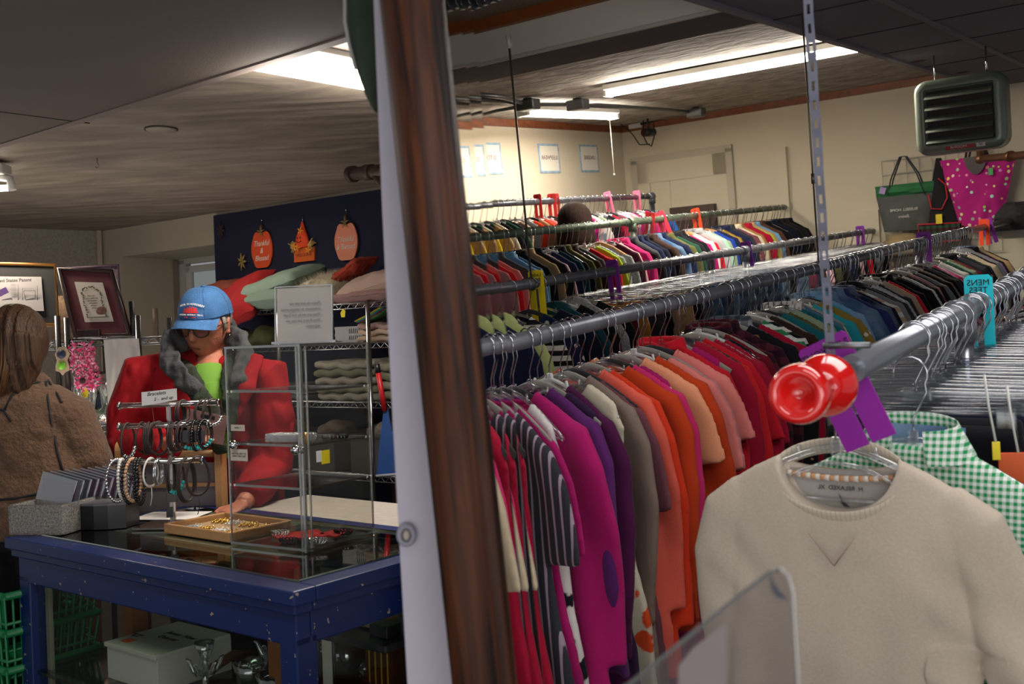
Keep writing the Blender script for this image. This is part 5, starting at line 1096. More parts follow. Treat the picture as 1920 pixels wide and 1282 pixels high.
b.box((SWd / 2, .004, SHd), (SWd, .006, .003)); b.box((SWd / 2, -.004, .004), (SWd + .02, .01, .006)); b.obj('bright_edge', clear('bright_edge', '#e8e8e6', .7, .2), t)
# bracelet stand
sb = Wz(300, 987, .93); sb.z = ZT_; sa = math.radians(-6)
r = empty('bracelet_stand', sb, sa, 'clear acrylic three-tier T-bar stand crowded with bracelets', 'jewellery stand')
dS = sb.y
tiers = []
for n_, (pxa, pya, pxb, pyb) in enumerate(((222, 763, 412, 752), (222, 798, 392, 796), (207, 868, 382, 862))):
    yy = dS + (.03 if n_ == 0 else (-.0 if n_ == 1 else -.06)); a, c = W(pxa, pya, yy), W(pxb, pyb, yy); a.z = c.z = (a.z + c.z) / 2; tiers.append((a, c))
inv = (Matrix.Translation(sb) @ Matrix.Rotation(sa, 4, 'Z')).inverted()
BARM = clear('bar_acrylic', '#cfc8c4', .34, .12)
for a, c in tiers:
    la, lc = inv @ a, inv @ c; b = B(); b.loft([la, lc], .0085, 14); e = (lc - la).normalized(); b.loft([la, la + e * .006], .012, 14); b.loft([lc - e * .006, lc], .012, 14); b.obj('crossbar', BARM, r)
b = B(); m0 = inv @ ((tiers[0][0] + tiers[0][1]) / 2); b.box((m0.x, m0.y, m0.z / 2), (.014, .01, m0.z)); b.box((m0.x + .02, m0.y - .04, .11), (.008, .008, .2)); b.obj('post', BARM, r); B().box((m0.x, m0.y - .01, .003), (.18, .13, .006), bev=.001).obj('base', BARM, r)
t = empty('price_card', (tiers[0][0] * .58 + tiers[0][1] * .42) + V((0, -.012, .008)), -.02, 'white hand-lettered card reading Bracelets 2 and up', 'sign')
B().poly([(-.052, 0, -.01), (.052, 0, .004), (.052, 0, .038), (-.052, 0, .03)], ext=(0, .0008, 0)).obj('card', PAPER, t); text('Bracelets', .015, t, (-.008, -.001, .025), (PI / 2, -.08, 0), shear=.3); text('2 -  and up', .013, t, (.012, -.001, .010), (PI / 2, -.08, 0), shear=.3)
def bracelet(tier, f, kind, wdt, drop, m_, label, n=1):
    a, c = tiers[tier]; p = a.lerp(c, f); t = empty('bracelet', p + V((0, 0, .010)), rnd.uniform(-.5, .5) + 1.2, label, 'bracelet', 'bracelets on the acrylic stand')
    pts = [V((math.sin(g) * wdt * (1.15 - .15 * math.cos(g)), 0, -drop / 2 + math.cos(g) * drop / 2)) for g in [k * 2 * PI / 24 for k in range(24)]]
    if kind == 'band': B().loft(pts, [(.004, .0016)] * 24, 6, closed=True, up=(0, 1, 0)).obj('band', m_, t); B().loft([pts[12] + V((0, 0, 0)), pts[12] + V((.004, .002, -.03)), pts[12] + V((-.002, .004, -.055))], .0013, 5).obj('tie', m_, t)
    elif kind == 'cord':
        for k in range(n): B().loft([q + V((0, (k - n / 2) * .005, -.002 * k)) for q in pts], .0026, 6, closed=True).obj('cord', m_, t)
    elif kind == 'charm':
        B().loft(pts, .0032, 6, closed=True).obj('cord', LEATHER, t); b = B()
        for k in range(8, 15): b.ball(pts[k], .0062, 7)
        b.obj('charms', m_, t)
    else:
        b = B()
        big = [V((math.sin(g) * wdt, 0, -drop / 2 + math.cos(g) * drop / 2)) for g in [k * 2 * PI / 34 for k in range(34)]]
        for q in big: b.ball(q, .0052, 7)
        b.obj('beads', m_, t)
    return t
TQ = mat('turquoise_bead', '#2aa3a5', .4); WB = mat('white_bead', '#c9c6c2', .3); TN = mat('tan_bead', '#b88f70', .4)
ORD = ['leftmost', 'second', 'third', 'fourth', 'fifth', 'sixth', 'seventh', 'eighth', 'ninth', 'tenth', 'eleventh', 'twelfth']
rows = {0: [(.60, 'cord', LEATHER, .07, 3), (.64, 'band', LEATHER, .065, 1), (.82, 'cord', LEATHER, .075, 2), (.87, 'band', LEATHER, .08, 1), (.925, 'charm', SILVER, .075, 1)],
        1: [(.1, 'charm', SILVER, .1, 1), (.26, 'band', LEATHER, .085, 1), (.31, 'cord', LEATHER, .09, 3), (.38, 'cord', LEATHER, .085, 2), (.44, 'band', LEATHER, .095, 1), (.58, 'charm', SILVER, .08, 1), (.63, 'cord', LEATHER, .085, 3), (.68, 'cord', LEATHER, .08, 2), (.8, 'charm', TQ, .08, 1), (.85, 'beads', BEAD, .085, 1), (.9, 'charm', TQ, .08, 1), (.95, 'beads', BEAD, .08, 1)],
        2: [(.07, 'beads', SILVER, .12, 1), (.12, 'beads', WB, .11, 1), (.2, 'beads', BEAD, .125, 1), (.235, 'beads', TN, .12, 1), (.275, 'beads', BEAD, .12, 1), (.315, 'beads', BEAD, .13, 1), (.43, 'band', WB, .08, 1), (.5, 'cord', SILVER, .075, 2), (.64, 'cord', LEATHER, .1, 2), (.69, 'charm', TQ, .1, 1), (.8, 'cord', LEATHER, .125, 3), (.93, 'band', LEATHER, .11, 1)]}
mn = {LEATHER: 'brown leather', SILVER: 'silver', BEAD: 'shiny black', WB: 'white', TN: 'tan', TQ: 'turquoise'}
for tr, L_ in rows.items():
    for k, (f, kd, m_, dr, n) in enumerate(L_):
        nm_ = {'cord': 'corded', 'band': 'band', 'beads': 'beaded', 'charm': 'charm'}[kd]
        bracelet(tr, f, kd, .030 if kd != 'beads' else .032, dr, m_, '%s %s bracelet, %s from left on the %s bar' % (mn[m_], nm_, ORD[k].replace('leftmost', 'first'), ['top', 'middle', 'lowest'][tr]), n)
for k, (px, py) in enumerate(((355, 818), (322, 925), (318, 960))):
    q = W(px, py, dS - .02); t = empty('jewellery_card', q, .2 * k, ['black display card behind the turquoise bracelets', 'black display card below the lowest acrylic bar', 'small black pendant card hanging lowest from the stand'][k], 'card'); w_ = [.09, .03, .018][k]; B().box((0, 0, 0), (w_, .002, [.035, .05, .03][k]), bev=.001).obj('card', BLACK, t)
# wooden tray of jewellery
a = K(430, 1003, .95); r = CK('wooden_tray', (a.x, a.y, ZT_), 'shallow light wood tray filled with gold jewellery', 'tray')
LWd = mat('light_wood', '#a67c50', .5, var=.12, vs=30, stretch=(1, 8, 8)); tw, td = .30, .21
b = B(); frame_ring(b, -tw, 0, 0, td, 0, .028, .008); b.box((-tw / 2, td / 2, .004), (tw - .01, td - .01, .006)); b.obj('tray_frame', LWd, r); B().box((-tw / 2, td / 2, .009), (tw - .02, td - .02, .003)).obj('tray_lining', mat('tan_lining', '#8d7453', .9), r)
names = ['coiled gold chain', 'pearl and gold necklace', 'gold link bracelet', 'crystal brooch', 'pile of gold earrings', 'gold bangle', 'clear bead strand', 'small gold locket']
for k in range(8):
    x, y = -.05 - (k % 4) * .062, .05 + (k // 4) * .10; t = CK('jewellery', (a.x + x, a.y + y, ZT_ + .012), '%s lying in the light wood tray' % names[k], 'jewellery', 'jewellery in the wooden tray'); b = B()
    for i in range(26): g = i * .7; rr = .006 + .0009 * i; b.ball((math.cos(g) * rr, math.sin(g) * rr, .004 + .002 * math.sin(i)), .0036, 6)
    b.obj('links', [GOLD, WB, GOLD, RHIN, GOLD, GOLD, CRYST, GOLD][k], t)
# black curved box, speckled box with plastic sleeves
a = Wz(182, 990, .93); r = empty('black_box', (a.x, a.y, ZT_), -.12, 'low black rounded box standing on the counter beside the bracelet stand', 'box')
b = B(); P = [(-.085, .01), (-.04, -.01), (0, -.016), (.04, -.01), (.085, .01), (.085, .09), (-.085, .09)]
b.poly([(x, y, 0) for x, y in P], ext=(0, 0, .068)); b.obj('box_body', BLACK, r); b = B(); b.poly([(x * 1.02, y * 1.02, .068) for x, y in P], ext=(0, 0, .006)); b.obj('box_rim', mat('rim_grey', '#55545a', .4), r)
a = Wz(100, 1003, .93); r = empty('speckled_box', (a.x - .06, a.y + .02, ZT_), -.2, 'speckled grey open box holding plastic sleeves at the counter end', 'box')
SP = mat('speckled_card', '#77736e', .9, var=.6, vs=180); b = B(); frame_ring(b, -.085, .085, 0, .16, 0, .085, .004); b.box((0, .08, .004), (.165, .155, .006)); b.obj('box', SP, r)
cols = ['#7c2b4c', '#9aa0a8', '#6a6a70', '#a5426f', '#8a8f9a', '#b36a94', '#5a5a62', '#2450a0', '#9b3b60']
for k in range(9):
    px = 102 + k * 14; q = W(px, 945 - k * 1.2, 2.98 + .012 * k); t = empty('plastic_sleeve', (q.x, q.y, ZT_ + .022), -.25, ['first', 'second', 'third', 'fourth', 'fifth', 'sixth', 'seventh', 'eighth', 'last'][k] + ' clear sleeve from left leaning behind the black box', 'sleeve', 'clear plastic sleeves of cards on the counter')
    B().box((.0, 0, .065), (.10, .002, .10 + .012 * (k % 3)), (math.radians(-8), math.radians(12 + 3 * (k % 3)), 0)).obj('card', mat('card' + str(k), cols[k], .3), t); B().box((.004, -.004, .068), (.12, .0015, .128), (math.radians(-8), math.radians(14), 0)).obj('sleeve', clear('sleeve', '#d5d5da', .28, .15), t)
# wooden crate stand behind the counter
a = W(325, 985, 3.30); r = empty('wooden_rack', (a.x, a.y, .80), -.05, 'light wood rack with rounded ends and a dowel behind the counter', 'rack')
for s in (-1, 1): b = B(); P = [(-.0, 0), (.06, 0), (.06, .32)] + [(.03 + .03 * math.cos(g), .32 + .03 * math.sin(g)) for g in [k * PI / 8 for k in range(9)]] + [(0, .0)]; b.poly([(s * .165 - .01, y - .03, z) for y, z in P[:-1]], ext=(.02, 0, 0)); b.obj('end_panel', LWd, r)
B().loft([(-.165, 0, .30), (.165, 0, .30)], .012, 12).obj('dowel', LWd, r)
B().box((0, .01, .16), (.32, .006, .22)).obj('back_panel', mat('mauve_grey_board', '#7c7479', .8), r); B().box((0, -.01, .2), (.33, .01, .012)).obj('ledge', LWd, r); B().box((0, -.005, .02), (.33, .03, .03)).obj('ledge', LWd, r)
q = W(455, 985, 3.28)
# papers on the counter
q = K(322, 966, .93); r = CK('white_paper', (q.x, q.y, ZT_ + .0005), 'white sheet of paper lying on the counter behind the stand', 'paper', rz=.5); B().box((0, 0, .0005), (.2, .14, .001)).obj('sheet', PAPER, r)
# side tables
def table(name, corner, ang, w_, d_, z, topc, label):
    r = empty(name, (corner[0], corner[1], 0), ang, label, 'table'); B().box((w_ / 2, d_ / 2, z), (w_, d_, .04), bev=.004).obj('table_edge', mat('orange_wood', '#7d4a20', .5, var=.15, vs=14), r); B().box((w_ / 2, d_ / 2, z + .021), (w_ - .01, d_ - .01, .004)).obj('table_top', topc, r)
    for x in (.04, w_ - .04):
        for y in (.04, d_ - .04): B().box((x, y, z / 2 - .01), (.05, .05, z - .02)).obj('leg', mat('orange_wood', '#7d4a20'), r)
    return r
MAR = mat('mottled_laminate', '#a39c94', .45, var=.12, vs=40)
e0 = Wz(611, 969, .92); ea_ = math.atan2(.81, .59) ; table('side_table', (e0.x - .60, e0.y - .12), TH, .74, .74, .90, MAR, 'table with mottled pale top and wooden edge behind the counter')
e1 = Wz(158, 1080, .70); vx = V((math.cos(TH), math.sin(TH), 0)); c1 = e1 - vx * 1.1; table('side_table', (c1.x, c1.y), TH, 1.1, .5, .68, MAR, 'wood-edged table at the left behind the green baskets')
# stack of green shopping baskets
GB = mat('green_plastic', '#0b6b3c', .4); bp_ = W(40, 1200, 3.05)
for k in range(6):
    z = .0 + .105 * k; r = empty('shopping_basket', (bp_.x, bp_.y + .0, z), TH, 'green plastic shopping basket, %s from the top of the stack' % ['bottom one, sixth', 'fifth', 'fourth', 'third', 'second', 'first'][k], 'basket', 'stacked green shopping baskets'); b = B()
    def rr_(s, z_): return [V((x * s, y * s, z_)) for x, y in ((-.2, -.14), (.2, -.14), (.2, .14), (-.2, .14))]
    A, C = rr_(.82, .0), rr_(1, .24)
    for i in range(4):
        p0, p1, q0_, q1 = A[i], A[(i + 1) % 4], C[i], C[(i + 1) % 4]
        for j in range(13): b.loft([p0.lerp(p1, j / 12), q0_.lerp(q1, j / 12)], .004, 4)
        for g in (.0, .33, .66): b.loft([p0.lerp(q0_, g), p1.lerp(q1, g)], .005, 4)
        b.loft([q0_, q1], .011, 8)
    if k == 5: b.poly([(p.x * .99, p.y * .99, .235) for p in rr_(.82, 0)][:0] or [C[0] * .98, C[1] * .98, A[1] * .98 + V((0, 0, .01)), A[0] * .98 + V((0, 0, .01))])
    b.poly([p for p in A], ext=(0, 0, .004)); b.obj('basket_body', GB, r)
# ================================================================ REAL ROOM: back wall, shelves
wd_ = wr                                    # angle of the back wall
def wallpt(px, off=0.0):
    k = (px - 960) / F; t = (k * (Cn.y) - Cn.x) / (du.x - k * du.y); return Cn + du * t - dv * off
t415 = (wallpt(416) - Cn).length
o0 = Cn + du * t415 - dv * .03; LN = t_part - t415
b = B(); b.grid(lambda a, c: (LN * a + .0, .006 * math.sin(a * 34) * (1 - c) + .004 * math.sin(a * 9), .35 + (ZC - .02 - .35) * c), 70, 10)
tag(b.obj('navy_cloth', mat('navy_cloth', '#10142f', .95, bump=.3, bs=300), loc=(o0.x, o0.y, 0), rot=(0, 0, wd_)), 'dark navy cloth covering the back wall behind the shelves', 'cloth')
def wthing(name, px, py, label, cat, group=None, off=.045):
    p = wallpt(px, off); z = W(px, py, p.y).z; return empty(name, (p.x, p.y, z), wd_, label, cat, group)
def pumpkin_outline(w, h, n=48):
    P = []
    for k in range(n):
        a = 2 * PI * k / n; rr = 1 + .035 * math.cos(a * 6 + PI) * (1 if math.sin(a) < 0 else .6); x = math.sin(a); z = math.cos(a)
        P.append((w / 2 * math.copysign(abs(x) ** .8, x) * rr, 0, h / 2 * math.copysign(abs(z) ** .75, z) * rr - (.012 * math.exp(-(x / .25) ** 2) if z > 0 else 0)))
    return P
for px, py, c_, w_, lb, words in ((508, 467, '#c9461c', .178, 'orange pumpkin plaque lettered Thankful and Blessed, left one', 'Thankful\n&\nBlessed'), (666, 452, '#c9775a', .17, 'pale salmon pumpkin plaque lettered Thankful and Blessed, right one', 'Thankful\n& Blessed')):
    r = wthing('pumpkin_plaque', px, py, lb, 'wall sign', 'pumpkin plaques on the navy cloth')
    B().poly(pumpkin_outline(w_, w_ * 1.25), ext=(0, .008, 0)).obj('plaque', mat('plaque' + c_.strip('#'), c_, .6), r)
    text(words, .046 if '\n&\n' in words else .043, r, (0, -.002, -.008), m=mat('cream_print', '#d9c9bd', .8), shear=.25, space=.95, sx=.85)
    b = B()
    for k in range(5):
        a = k * 2 * PI / 5 + .3; b.poly([(0, -.006, .105), (math.cos(a - .3) * .016, -.008, .105 + math.sin(a - .3) * .016), (math.cos(a) * .035, -.006, .105 + math.sin(a) * .035), (math.cos(a + .3) * .016, -.008, .105 + math.sin(a + .3) * .016)], ext=(0, .002, 0))
    b.obj('glitter_leaf', mat('gold_glitter', '#b79f52', .3, .6, bump=1, bs=300), r); B().loft([(0, 0, .1), (.004, 0, .145)], [.009, .007], 8).obj('stem', mat('stem_brown', '#6a4a3a', .8), r)
    B().loft([(-.035, -.0, .095), (0, .01, .17), (.035, 0, .095)], .0015, 5).obj('hanging_cord', BLACK, r); B().ball((0, .01, .175), .005).obj('pin', SILVER, r)
r = wthing('welcome_sign', 586, 470, 'orange fabric house-shaped WELCOME sign with a smiling pumpkin and straw', 'wall sign')
FO = mat('orange_felt', '#c2571c', .9); FOR = mat('deep_orange_felt', '#d2421a', .9)
B().poly([(-.08, 0, -.06), (.085, 0, -.06), (.09, 0, .02), (-.08, 0, .02)], ext=(0, .012, 0)).obj('banner', FO, r); text('WELCOME', .028, r, (.0, -.002, -.022), m=mat('dull_print', '#7b3a1a'), sx=.95)
b = B(); b.loft([(.0, -.004, .02), (0, -.006, .05), (.0, -.006, .085), (0, 0, .13), (0, 0, .17)], [(.05, .012), (.055, .02), (.045, .02), (.02, .01), (.006, .006)], 16, up=(0, 1, 0)); link('pumpkin_head', remesh(b, .004, 2), FOR, r)
b = B()
for x in (-.018, .006): b.ball((x, -.028, .075), (.004, .002, .007))
b.loft([(-.028, -.027, .058), (-.016, -.031, .049), (-.002, -.031, .048), (.012, -.028, .056)], .002, 5); b.obj('smile', BLACK, r)
b = B()
for k in range(46):
    s = -1 if k % 2 else 1; a = rnd.uniform(-.9, .9); q = V((s * .05, -.012, .03)); b.loft([q, q + V((s * math.cos(a) * rnd.uniform(.03, .06), rnd.uniform(-.01, .01), math.sin(a) * .05))], .0022, 4)
b.obj('straw', mat('straw', '#b99a5a', .9), r); b = B()
for (x, z) in ((-.055, .03), (-.03, .02), (.0, .115), (.06, .0)):
    for k in range(5): a = k * 2 * PI / 5; b.poly([(x, -.02, z), (x + math.cos(a - .35) * .014, -.022, z + math.sin(a - .35) * .014), (x + math.cos(a) * .028, -.02, z + math.sin(a) * .028), (x + math.cos(a + .35) * .014, -.022, z + math.sin(a + .35) * .014)], ext=(0, .002, 0))
b.obj('leaves', mat('yellow_orange_leaf', '#d98a1e', .8), r); B().loft([(0, 0, .16), (.0, .005, .205)], .002, 5).obj('hook', SILVER, r)
for px, py, c_, lb in ((470, 490, '#a08a48', 'small glittery gold leaf pinned on the navy cloth'), (432, 432, '#3b1f22', 'dark reddish leaf pinned at the top left of the navy cloth')):
    r = wthing('leaf_ornament', px, py, lb, 'ornament', 'leaf ornaments on the navy cloth'); b = B()
    for k in range(7): a = k * 2 * PI / 7; b.poly([(0, 0, 0), (math.cos(a - .3) * .022, -.002, math.sin(a - .3) * .028), (math.cos(a) * .042, 0, math.sin(a) * .055), (math.cos(a + .3) * .022, -.002, math.sin(a + .3) * .028)], ext=(0, .003, 0))
    b.obj('leaf', mat('leaf' + c_.strip('#'), c_, .6, bump=1, bs=200), r)
# wire shelving
SP0 = W(690, 600, 5.05); SP0.z = 0; sdu = V((math.cos(wd_), math.sin(wd_), 0)); sdv = V((-math.sin(wd_), math.cos(wd_), 0))
SHM = Matrix.Translation(SP0) @ Matrix.Rotation(wd_, 4, 'Z')
def sx(px, y=.2):
    k = (px - 960) / F; p = SP0 + sdv * y; t = (k * p.y - p.x) / (sdu.x - k * sdu.y); return t
def shelf_unit(M_, x0, x1, d, levels, posts, label, ztop, m=CHROME):
    r = empty('wire_shelving', (0, 0, 0), 0, label, 'shelving'); r.matrix_world = M_
    for x, y in posts: b = B(); b.loft([(x, y, 0), (x, y, ztop)], .0125, 12); b.obj('post', m, r)
    for z in levels:
        b = B()
        for y in (0, d):
            b.loft([(x0, y, z), (x1, y, z)], .0032, 5); b.loft([(x0, y, z - .026), (x1, y, z - .026)], .0032, 5); n = int((x1 - x0) / .028); b.loft([V((x0 + (x1 - x0) * k / n, y, z if k % 2 else z - .026)) for k in range(n + 1)], .002, 4)
        for x in (x0, x1): b.loft([(x, 0, z), (x, d, z)], .0032, 5); b.loft([(x, 0, z - .026), (x, d, z - .026)], .0032, 5)
        n = int((x1 - x0) / .03)
        for k in range(n + 1): x = x0 + (x1 - x0) * k / n; b.loft([(x, 0, z + .002), (x, d, z + .002)], .0018, 4)
        b.obj('wire_shelf', m, r)
    return r
xl = sx(437, 0)
SZ = (1.655, 1.45, 1.15, .78)
shelf_unit(SHM, xl, .36, .42, SZ, [(0, 0), (0, .42), (sx(523, 0), 0), (sx(560, .42), .42), (xl, 0), (xl, .42)], 'chrome wire shelving with pillows and linens along the navy cloth', 1.73)
def ST(name, px, y, z, label, cat, group=None, rz=0, dz=0): return empty(name, SHM @ V((sx(px, y), y, z + .004 + dz)), wd_ + rz, label, cat, group)
def pillow(w, h, t, seed=1, sag=0, n=22):
    b = B()
    def f(s):
        def g(a, c):
            x, y = 2 * a - 1, 2 * c - 1; e = max(0, (1 - x ** 4) * (1 - y ** 4)) ** .5; pin = 1 - .09 * (1 - abs(x) ** 2) * abs(y) ** 3; piny = 1 - .09 * (1 - abs(y) ** 2) * abs(x) ** 3
            return (x * w / 2 * piny, y * h / 2 * pin, s * t / 2 * e + .012 * noise.noise(V((x * 2.5, y * 2.5, seed + s))) * (.3 + e) - sag * x * x + .004 * noise.noise(V((x * 9, y * 9, seed))))
        return g
    b.grid(f(1), n, n); b.grid(f(-1), n, n); return b.mesh('pillow')
def put_pillow(px, y, z, w, h, t, rot, c_, label, bump=.15, bs=80, name='pillow', piping=True, seed=1):
    r = ST(name, px, y, z, label, 'pillow', 'cushions on the top wire shelf'); q = bpy.data.objects
    link('cushion', pillow(w, h, t, seed), mat('pillow' + c_.strip('#'), c_, .95, bump=bump, bs=bs), r, loc=(0, 0, 0), rot=rot); return r
R_ = math.radians
put_pillow(438, .24, 1.655 + .12, .46, .4, .15, (R_(8), R_(-6), 0), '#70301f', 'brick brown pillow lying behind the red pillow and the blue cap', seed=2)
put_pillow(448, .06, 1.655 + .05, .42, .40, .16, (R_(40), R_(-18), R_(10)), '#8c0a10', 'bright red pillow slumping over the front of the top shelf', seed=3)
put_pillow(530, .15, 1.655 + .14, .44, .36, .12, (R_(16), R_(-13), R_(8)), '#6e8074', 'upper sage green pillow leaning on another on the top shelf', seed=4)
put_pillow(545, .12, 1.655 + .055, .42, .36, .11, (R_(3), R_(-2), 0), '#64766b', 'lower sage green pillow flat on the top shelf', seed=5)
put_pillow(735, .16, 1.655 + .095, .46, .40, .15, (R_(10), R_(-10), 0), '#a98f84', 'plump pale beige pillow on the top shelf beside the mirror', seed=6)
put_pillow(720, .14, 1.655 + .03, .46, .38, .07, (0, R_(-1), 0), '#8e6f6c', 'flat dusty rose pillow under the pale beige one', seed=7)
put_pillow(668, .2, 1.655 + .185, .24, .2, .06, (R_(10), R_(-26), 0), '#8e2a14', 'rust knitted cushion standing on edge above the pale pillow', bump=1, bs=60, seed=8)
r = ST('fur_pillow', 622, .2, 1.655 + .09, 'shaggy cream faux fur pillow on the top shelf behind the notice', 'pillow', 'cushions on the top wire shelf')
FU = mat('cream_fur', '#a59c88', .95, bump=.6, bs=90, var=.2, vs=40); link('cushion', pillow(.36, .34, .15, 9), FU, r, rot=(R_(15), 0, 0)); b = B()
for k in range(900):
    x, y = rnd.uniform(-.17, .17), rnd.uniform(-.15, .12); z = .07 * max(0, (1 - (x / .18) ** 4) * (1 - (y / .17) ** 4)) ** .5; q = V((x, y, z + y * .27)); dx = V((rnd.uniform(-.02, .02) + x * .1, rnd.uniform(-.03, .0), rnd.uniform(.015, .04))); b.poly([q - V((.0016, 0, 0)), q + V((.0016, 0, 0)), q + dx])
tag(b.obj('fur_tufts', FU, r), kind='stuff')
tt = ST('price_tag', 645, -.005, 1.655 - .05, 'yellow price tag hanging from the edge of the top shelf', 'tag'); B().poly([(-.018, 0, 0), (0, 0, .022), (.018, 0, .01), (.012, 0, -.022), (-.012, 0, -.022)], ext=(0, .001, 0)).obj('card', YTAG, tt)
tt = ST('price_tag', 441, -.01, 1.655 - .13, 'lilac price tag dangling under the red pillow', 'tag'); B().box((0, 0, 0), (.022, .001, .032)).obj('card', mat('lilac_tag', '#a98fc4'), tt); B().loft([(0, 0, .016), (-.004, 0, .07)], .001, 4).obj('string', PAPER, tt)
# second level: basket, towels, green bundle
def basket(px, y, z, w_, d_, h_, m_, label):
    r = ST('storage_basket', px, y, z, label, 'basket'); b = B(); 
    for k in range(15): x = -w_ / 2 + w_ * k / 14; b.box((x, 0, h_ / 2), (.006, .003, h_)); b.box((x, d_, h_ / 2), (.006, .003, h_))
    for z_ in (.01, h_ * .5, h_ - .006): b.box((0, 0, z_), (w_ + .01, .006, .012)); b.box((0, d_, z_), (w_ + .01, .006, .012))
    for x in (-w_ / 2, w_ / 2): b.box((x, d_ / 2, h_ / 2), (.004, d_, h_))
    b.box((0, d_ / 2, .003), (w_, d_, .005)); b.box((-w_ * .25, -.001, h_ * .5), (w_ * .5, .003, h_ * .95)); b.obj('basket_body', m_, r); return r
basket(655, .03, 1.45, .19, .25, .085, mat('pale_plastic', '#8f8f92', .5), 'pale plastic slotted basket behind the notice stand')
def cloth_pile(px, y, z, w_, d_, n, h_, cols_, label, name='folded_linen', cat='linen', grp=None, seed=1):
    for k in range(n):
        r = ST(name, px, y, z, label % ['bottom', 'second', 'third', 'fourth', 'fifth', 'sixth', 'top'][k if k < n - 1 else 6] if '%s' in label else label, cat, grp, rz=rnd.uniform(-.08, .08), dz=h_ * (k + .5)); b = B()
        b.loft([(-w_ / 2, 0, 0), (-w_ / 2 + .015, 0, 0), (0, 0, .004 * math.sin(k * 3)), (w_ / 2 - .02, 0, .003), (w_ / 2, 0, 0)], [(h_ * .38, d_ * .46), (h_ * .5, d_ / 2), (h_ * .55, d_ / 2), (h_ * .5, d_ / 2), (h_ * .38, d_ * .45)], 20, up=(0, 1, 0), sq=.45)
        me = remesh(b, .009, 2, lambda c: c + V((0, 0, .008 * noise.noise(V((c.x * 9, c.y * 9, k + seed))) + .005 * math.sin(c.x * 50 + k))))
        link('cloth', me, mat('linen' + cols_[k % len(cols_)].strip('#'), cols_[k % len(cols_)], .95, bump=.3, bs=120), r, loc=(0, d_ / 2, 0))
cloth_pile(705, .02, 1.45, .28, .24, 3, .032, ['#a4907c', '#b09a88', '#9a7f78'], '%s folded beige towel beside the chrome post', grp='folded towels on the second shelf', seed=2)
for k, (c_, dx, dz_) in enumerate((('#b8a61e', 0, .1), ('#1f7f8f', .03, .085), ('#6b1f2c', .05, .07), ('#3d6a3a', -.03, .06))):
    r = ST('folded_scarf', 702 + k * 4, .1, 1.45, ['yellow', 'turquoise', 'wine red', 'green'][k] + ' folded scarf on the pile behind the chrome post', 'scarf', 'folded scarves on the second shelf', dz=.1 + dz_ * .3); B().loft([(-.09, 0, -.02), (0, 0, .01), (.09, 0, .045)], [(.006, .05)] * 3, 10, up=(0, 1, 0)).obj('cloth', mat('scarf' + c_.strip('#'), c_, .9), r)
b = B(); b.ball((-.13, 0, .05), (.09, .1, .055), 14); b.ball((.02, .02, .045), (.12, .1, .05), 14); b.ball((.13, 0, .055), (.09, .09, .06), 14); r = ST('green_blanket', 475, .1, 1.45, 'dark olive blanket bundled on the second shelf behind the man', 'blanket'); link('blanket_folds', remesh(b, .01, 3, lambda c: c + V((0, 0, .012 * math.sin(c.x * 40) * math.sin(c.y * 30)))), mat('olive_knit', '#353a1c', .95, bump=.6, bs=60), r)
b = B(); b.ball((0, 0, .045), (.08, .08, .05), 14); b.ball((.04, -.02, .06), (.05, .05, .04), 12); r = ST('cream_bundle', 448, .05, 1.45, 'small cream cloth bundle next to the olive blanket', 'cloth'); link('cloth', remesh(b, .008, 2, lambda c: c + V((0, 0, .006 * math.sin(c.x * 90)))), mat('cream_cloth', '#a39372', .95), r)
# third level: blankets
cloth_pile(640, .02, 1.15, .42, .3, 5, .042, ['#8d8a80', '#7d7a66', '#938f84', '#6e6f5c', '#9b968b'], '%s folded grey-green blanket in the pile behind the showcase', 'folded_blanket', 'blanket', 'folded blankets on the third shelf', seed=5)
cloth_pile(745, .05, 1.15, .3, .3, 4, .05, ['#77745f', '#8a8678'], '%s folded olive-grey blanket at the right end of the third shelf', 'folded_blanket', 'blanket', 'folded blankets at the shelf end', seed=9)
cloth_pile(535, .05, 1.15, .26, .26, 3, .03, ['#55595f', '#8b8d8f', '#4b4e50'], '%s folded grey blanket at the left of the third shelf', 'folded_blanket', 'blanket', 'folded grey blankets', seed=12)
for k, (px, w_, lb) in enumerate(((495, .22, 'left'), (590, .24, 'middle'), (685, .26, 'right'))):
    r = ST('storage_bin', px, .03, .78, lb + ' grey translucent bin of folded things on the lowest visible shelf', 'bin', 'grey bins on the lowest shelf'); b = B(); frame_ring(b, -w_ / 2, w_ / 2, 0, .3, 0, .2, .004); b.box((0, .15, .003), (w_, .3, .006)); b.box((0, -.002, .19), (w_ + .02, .01, .012)); b.obj('bin_body', mat('bin_grey', '#54524f', .5), r)
    b = B(); b.ball((0, .15, .2), (w_ * .42, .13, .05), 14); b.ball((.04, .1, .22), (.07, .07, .04), 12); link('contents', remesh(b, .01, 2, lambda c: c + V((0, 0, .008 * math.sin(c.x * 60)))), mat('bincloth%d' % k, ['#8a8576', '#6d5f58', '#7a7468'][k], .95), r)
# long-handled dustpan
a, c = W(706, 682, 4.1), W(727, 800, 4.1); r = empty('dustpan', a, 0, 'blue dustpan with a red and black handle hanging beside the mirror', 'dustpan'); e = c - a
B().loft([(0, 0, 0), e * .14], [(.012, .012)] * 2, 10).obj('grip', BLACK, r); B().loft([e * .14, e * .75], .011, 10).obj('handle', mat('red_handle', '#a9161f', .4), r)
P = [W(*p, 4.1) - a for p in ((719, 770), (727, 768), (735, 808), (752, 822), (758, 888), (706, 892), (712, 828))]; b = B(); b.poly(P, ext=(0, .04, 0)); b.obj('pan', mat('blue_plastic', '#123c78', .45), r); B().loft([(P[5] + V((0, -.005, .0))), (P[4] + V((0, -.005, 0)))], .006, 6).obj('lip', mat('grey_rubber', '#7d8088'), r)

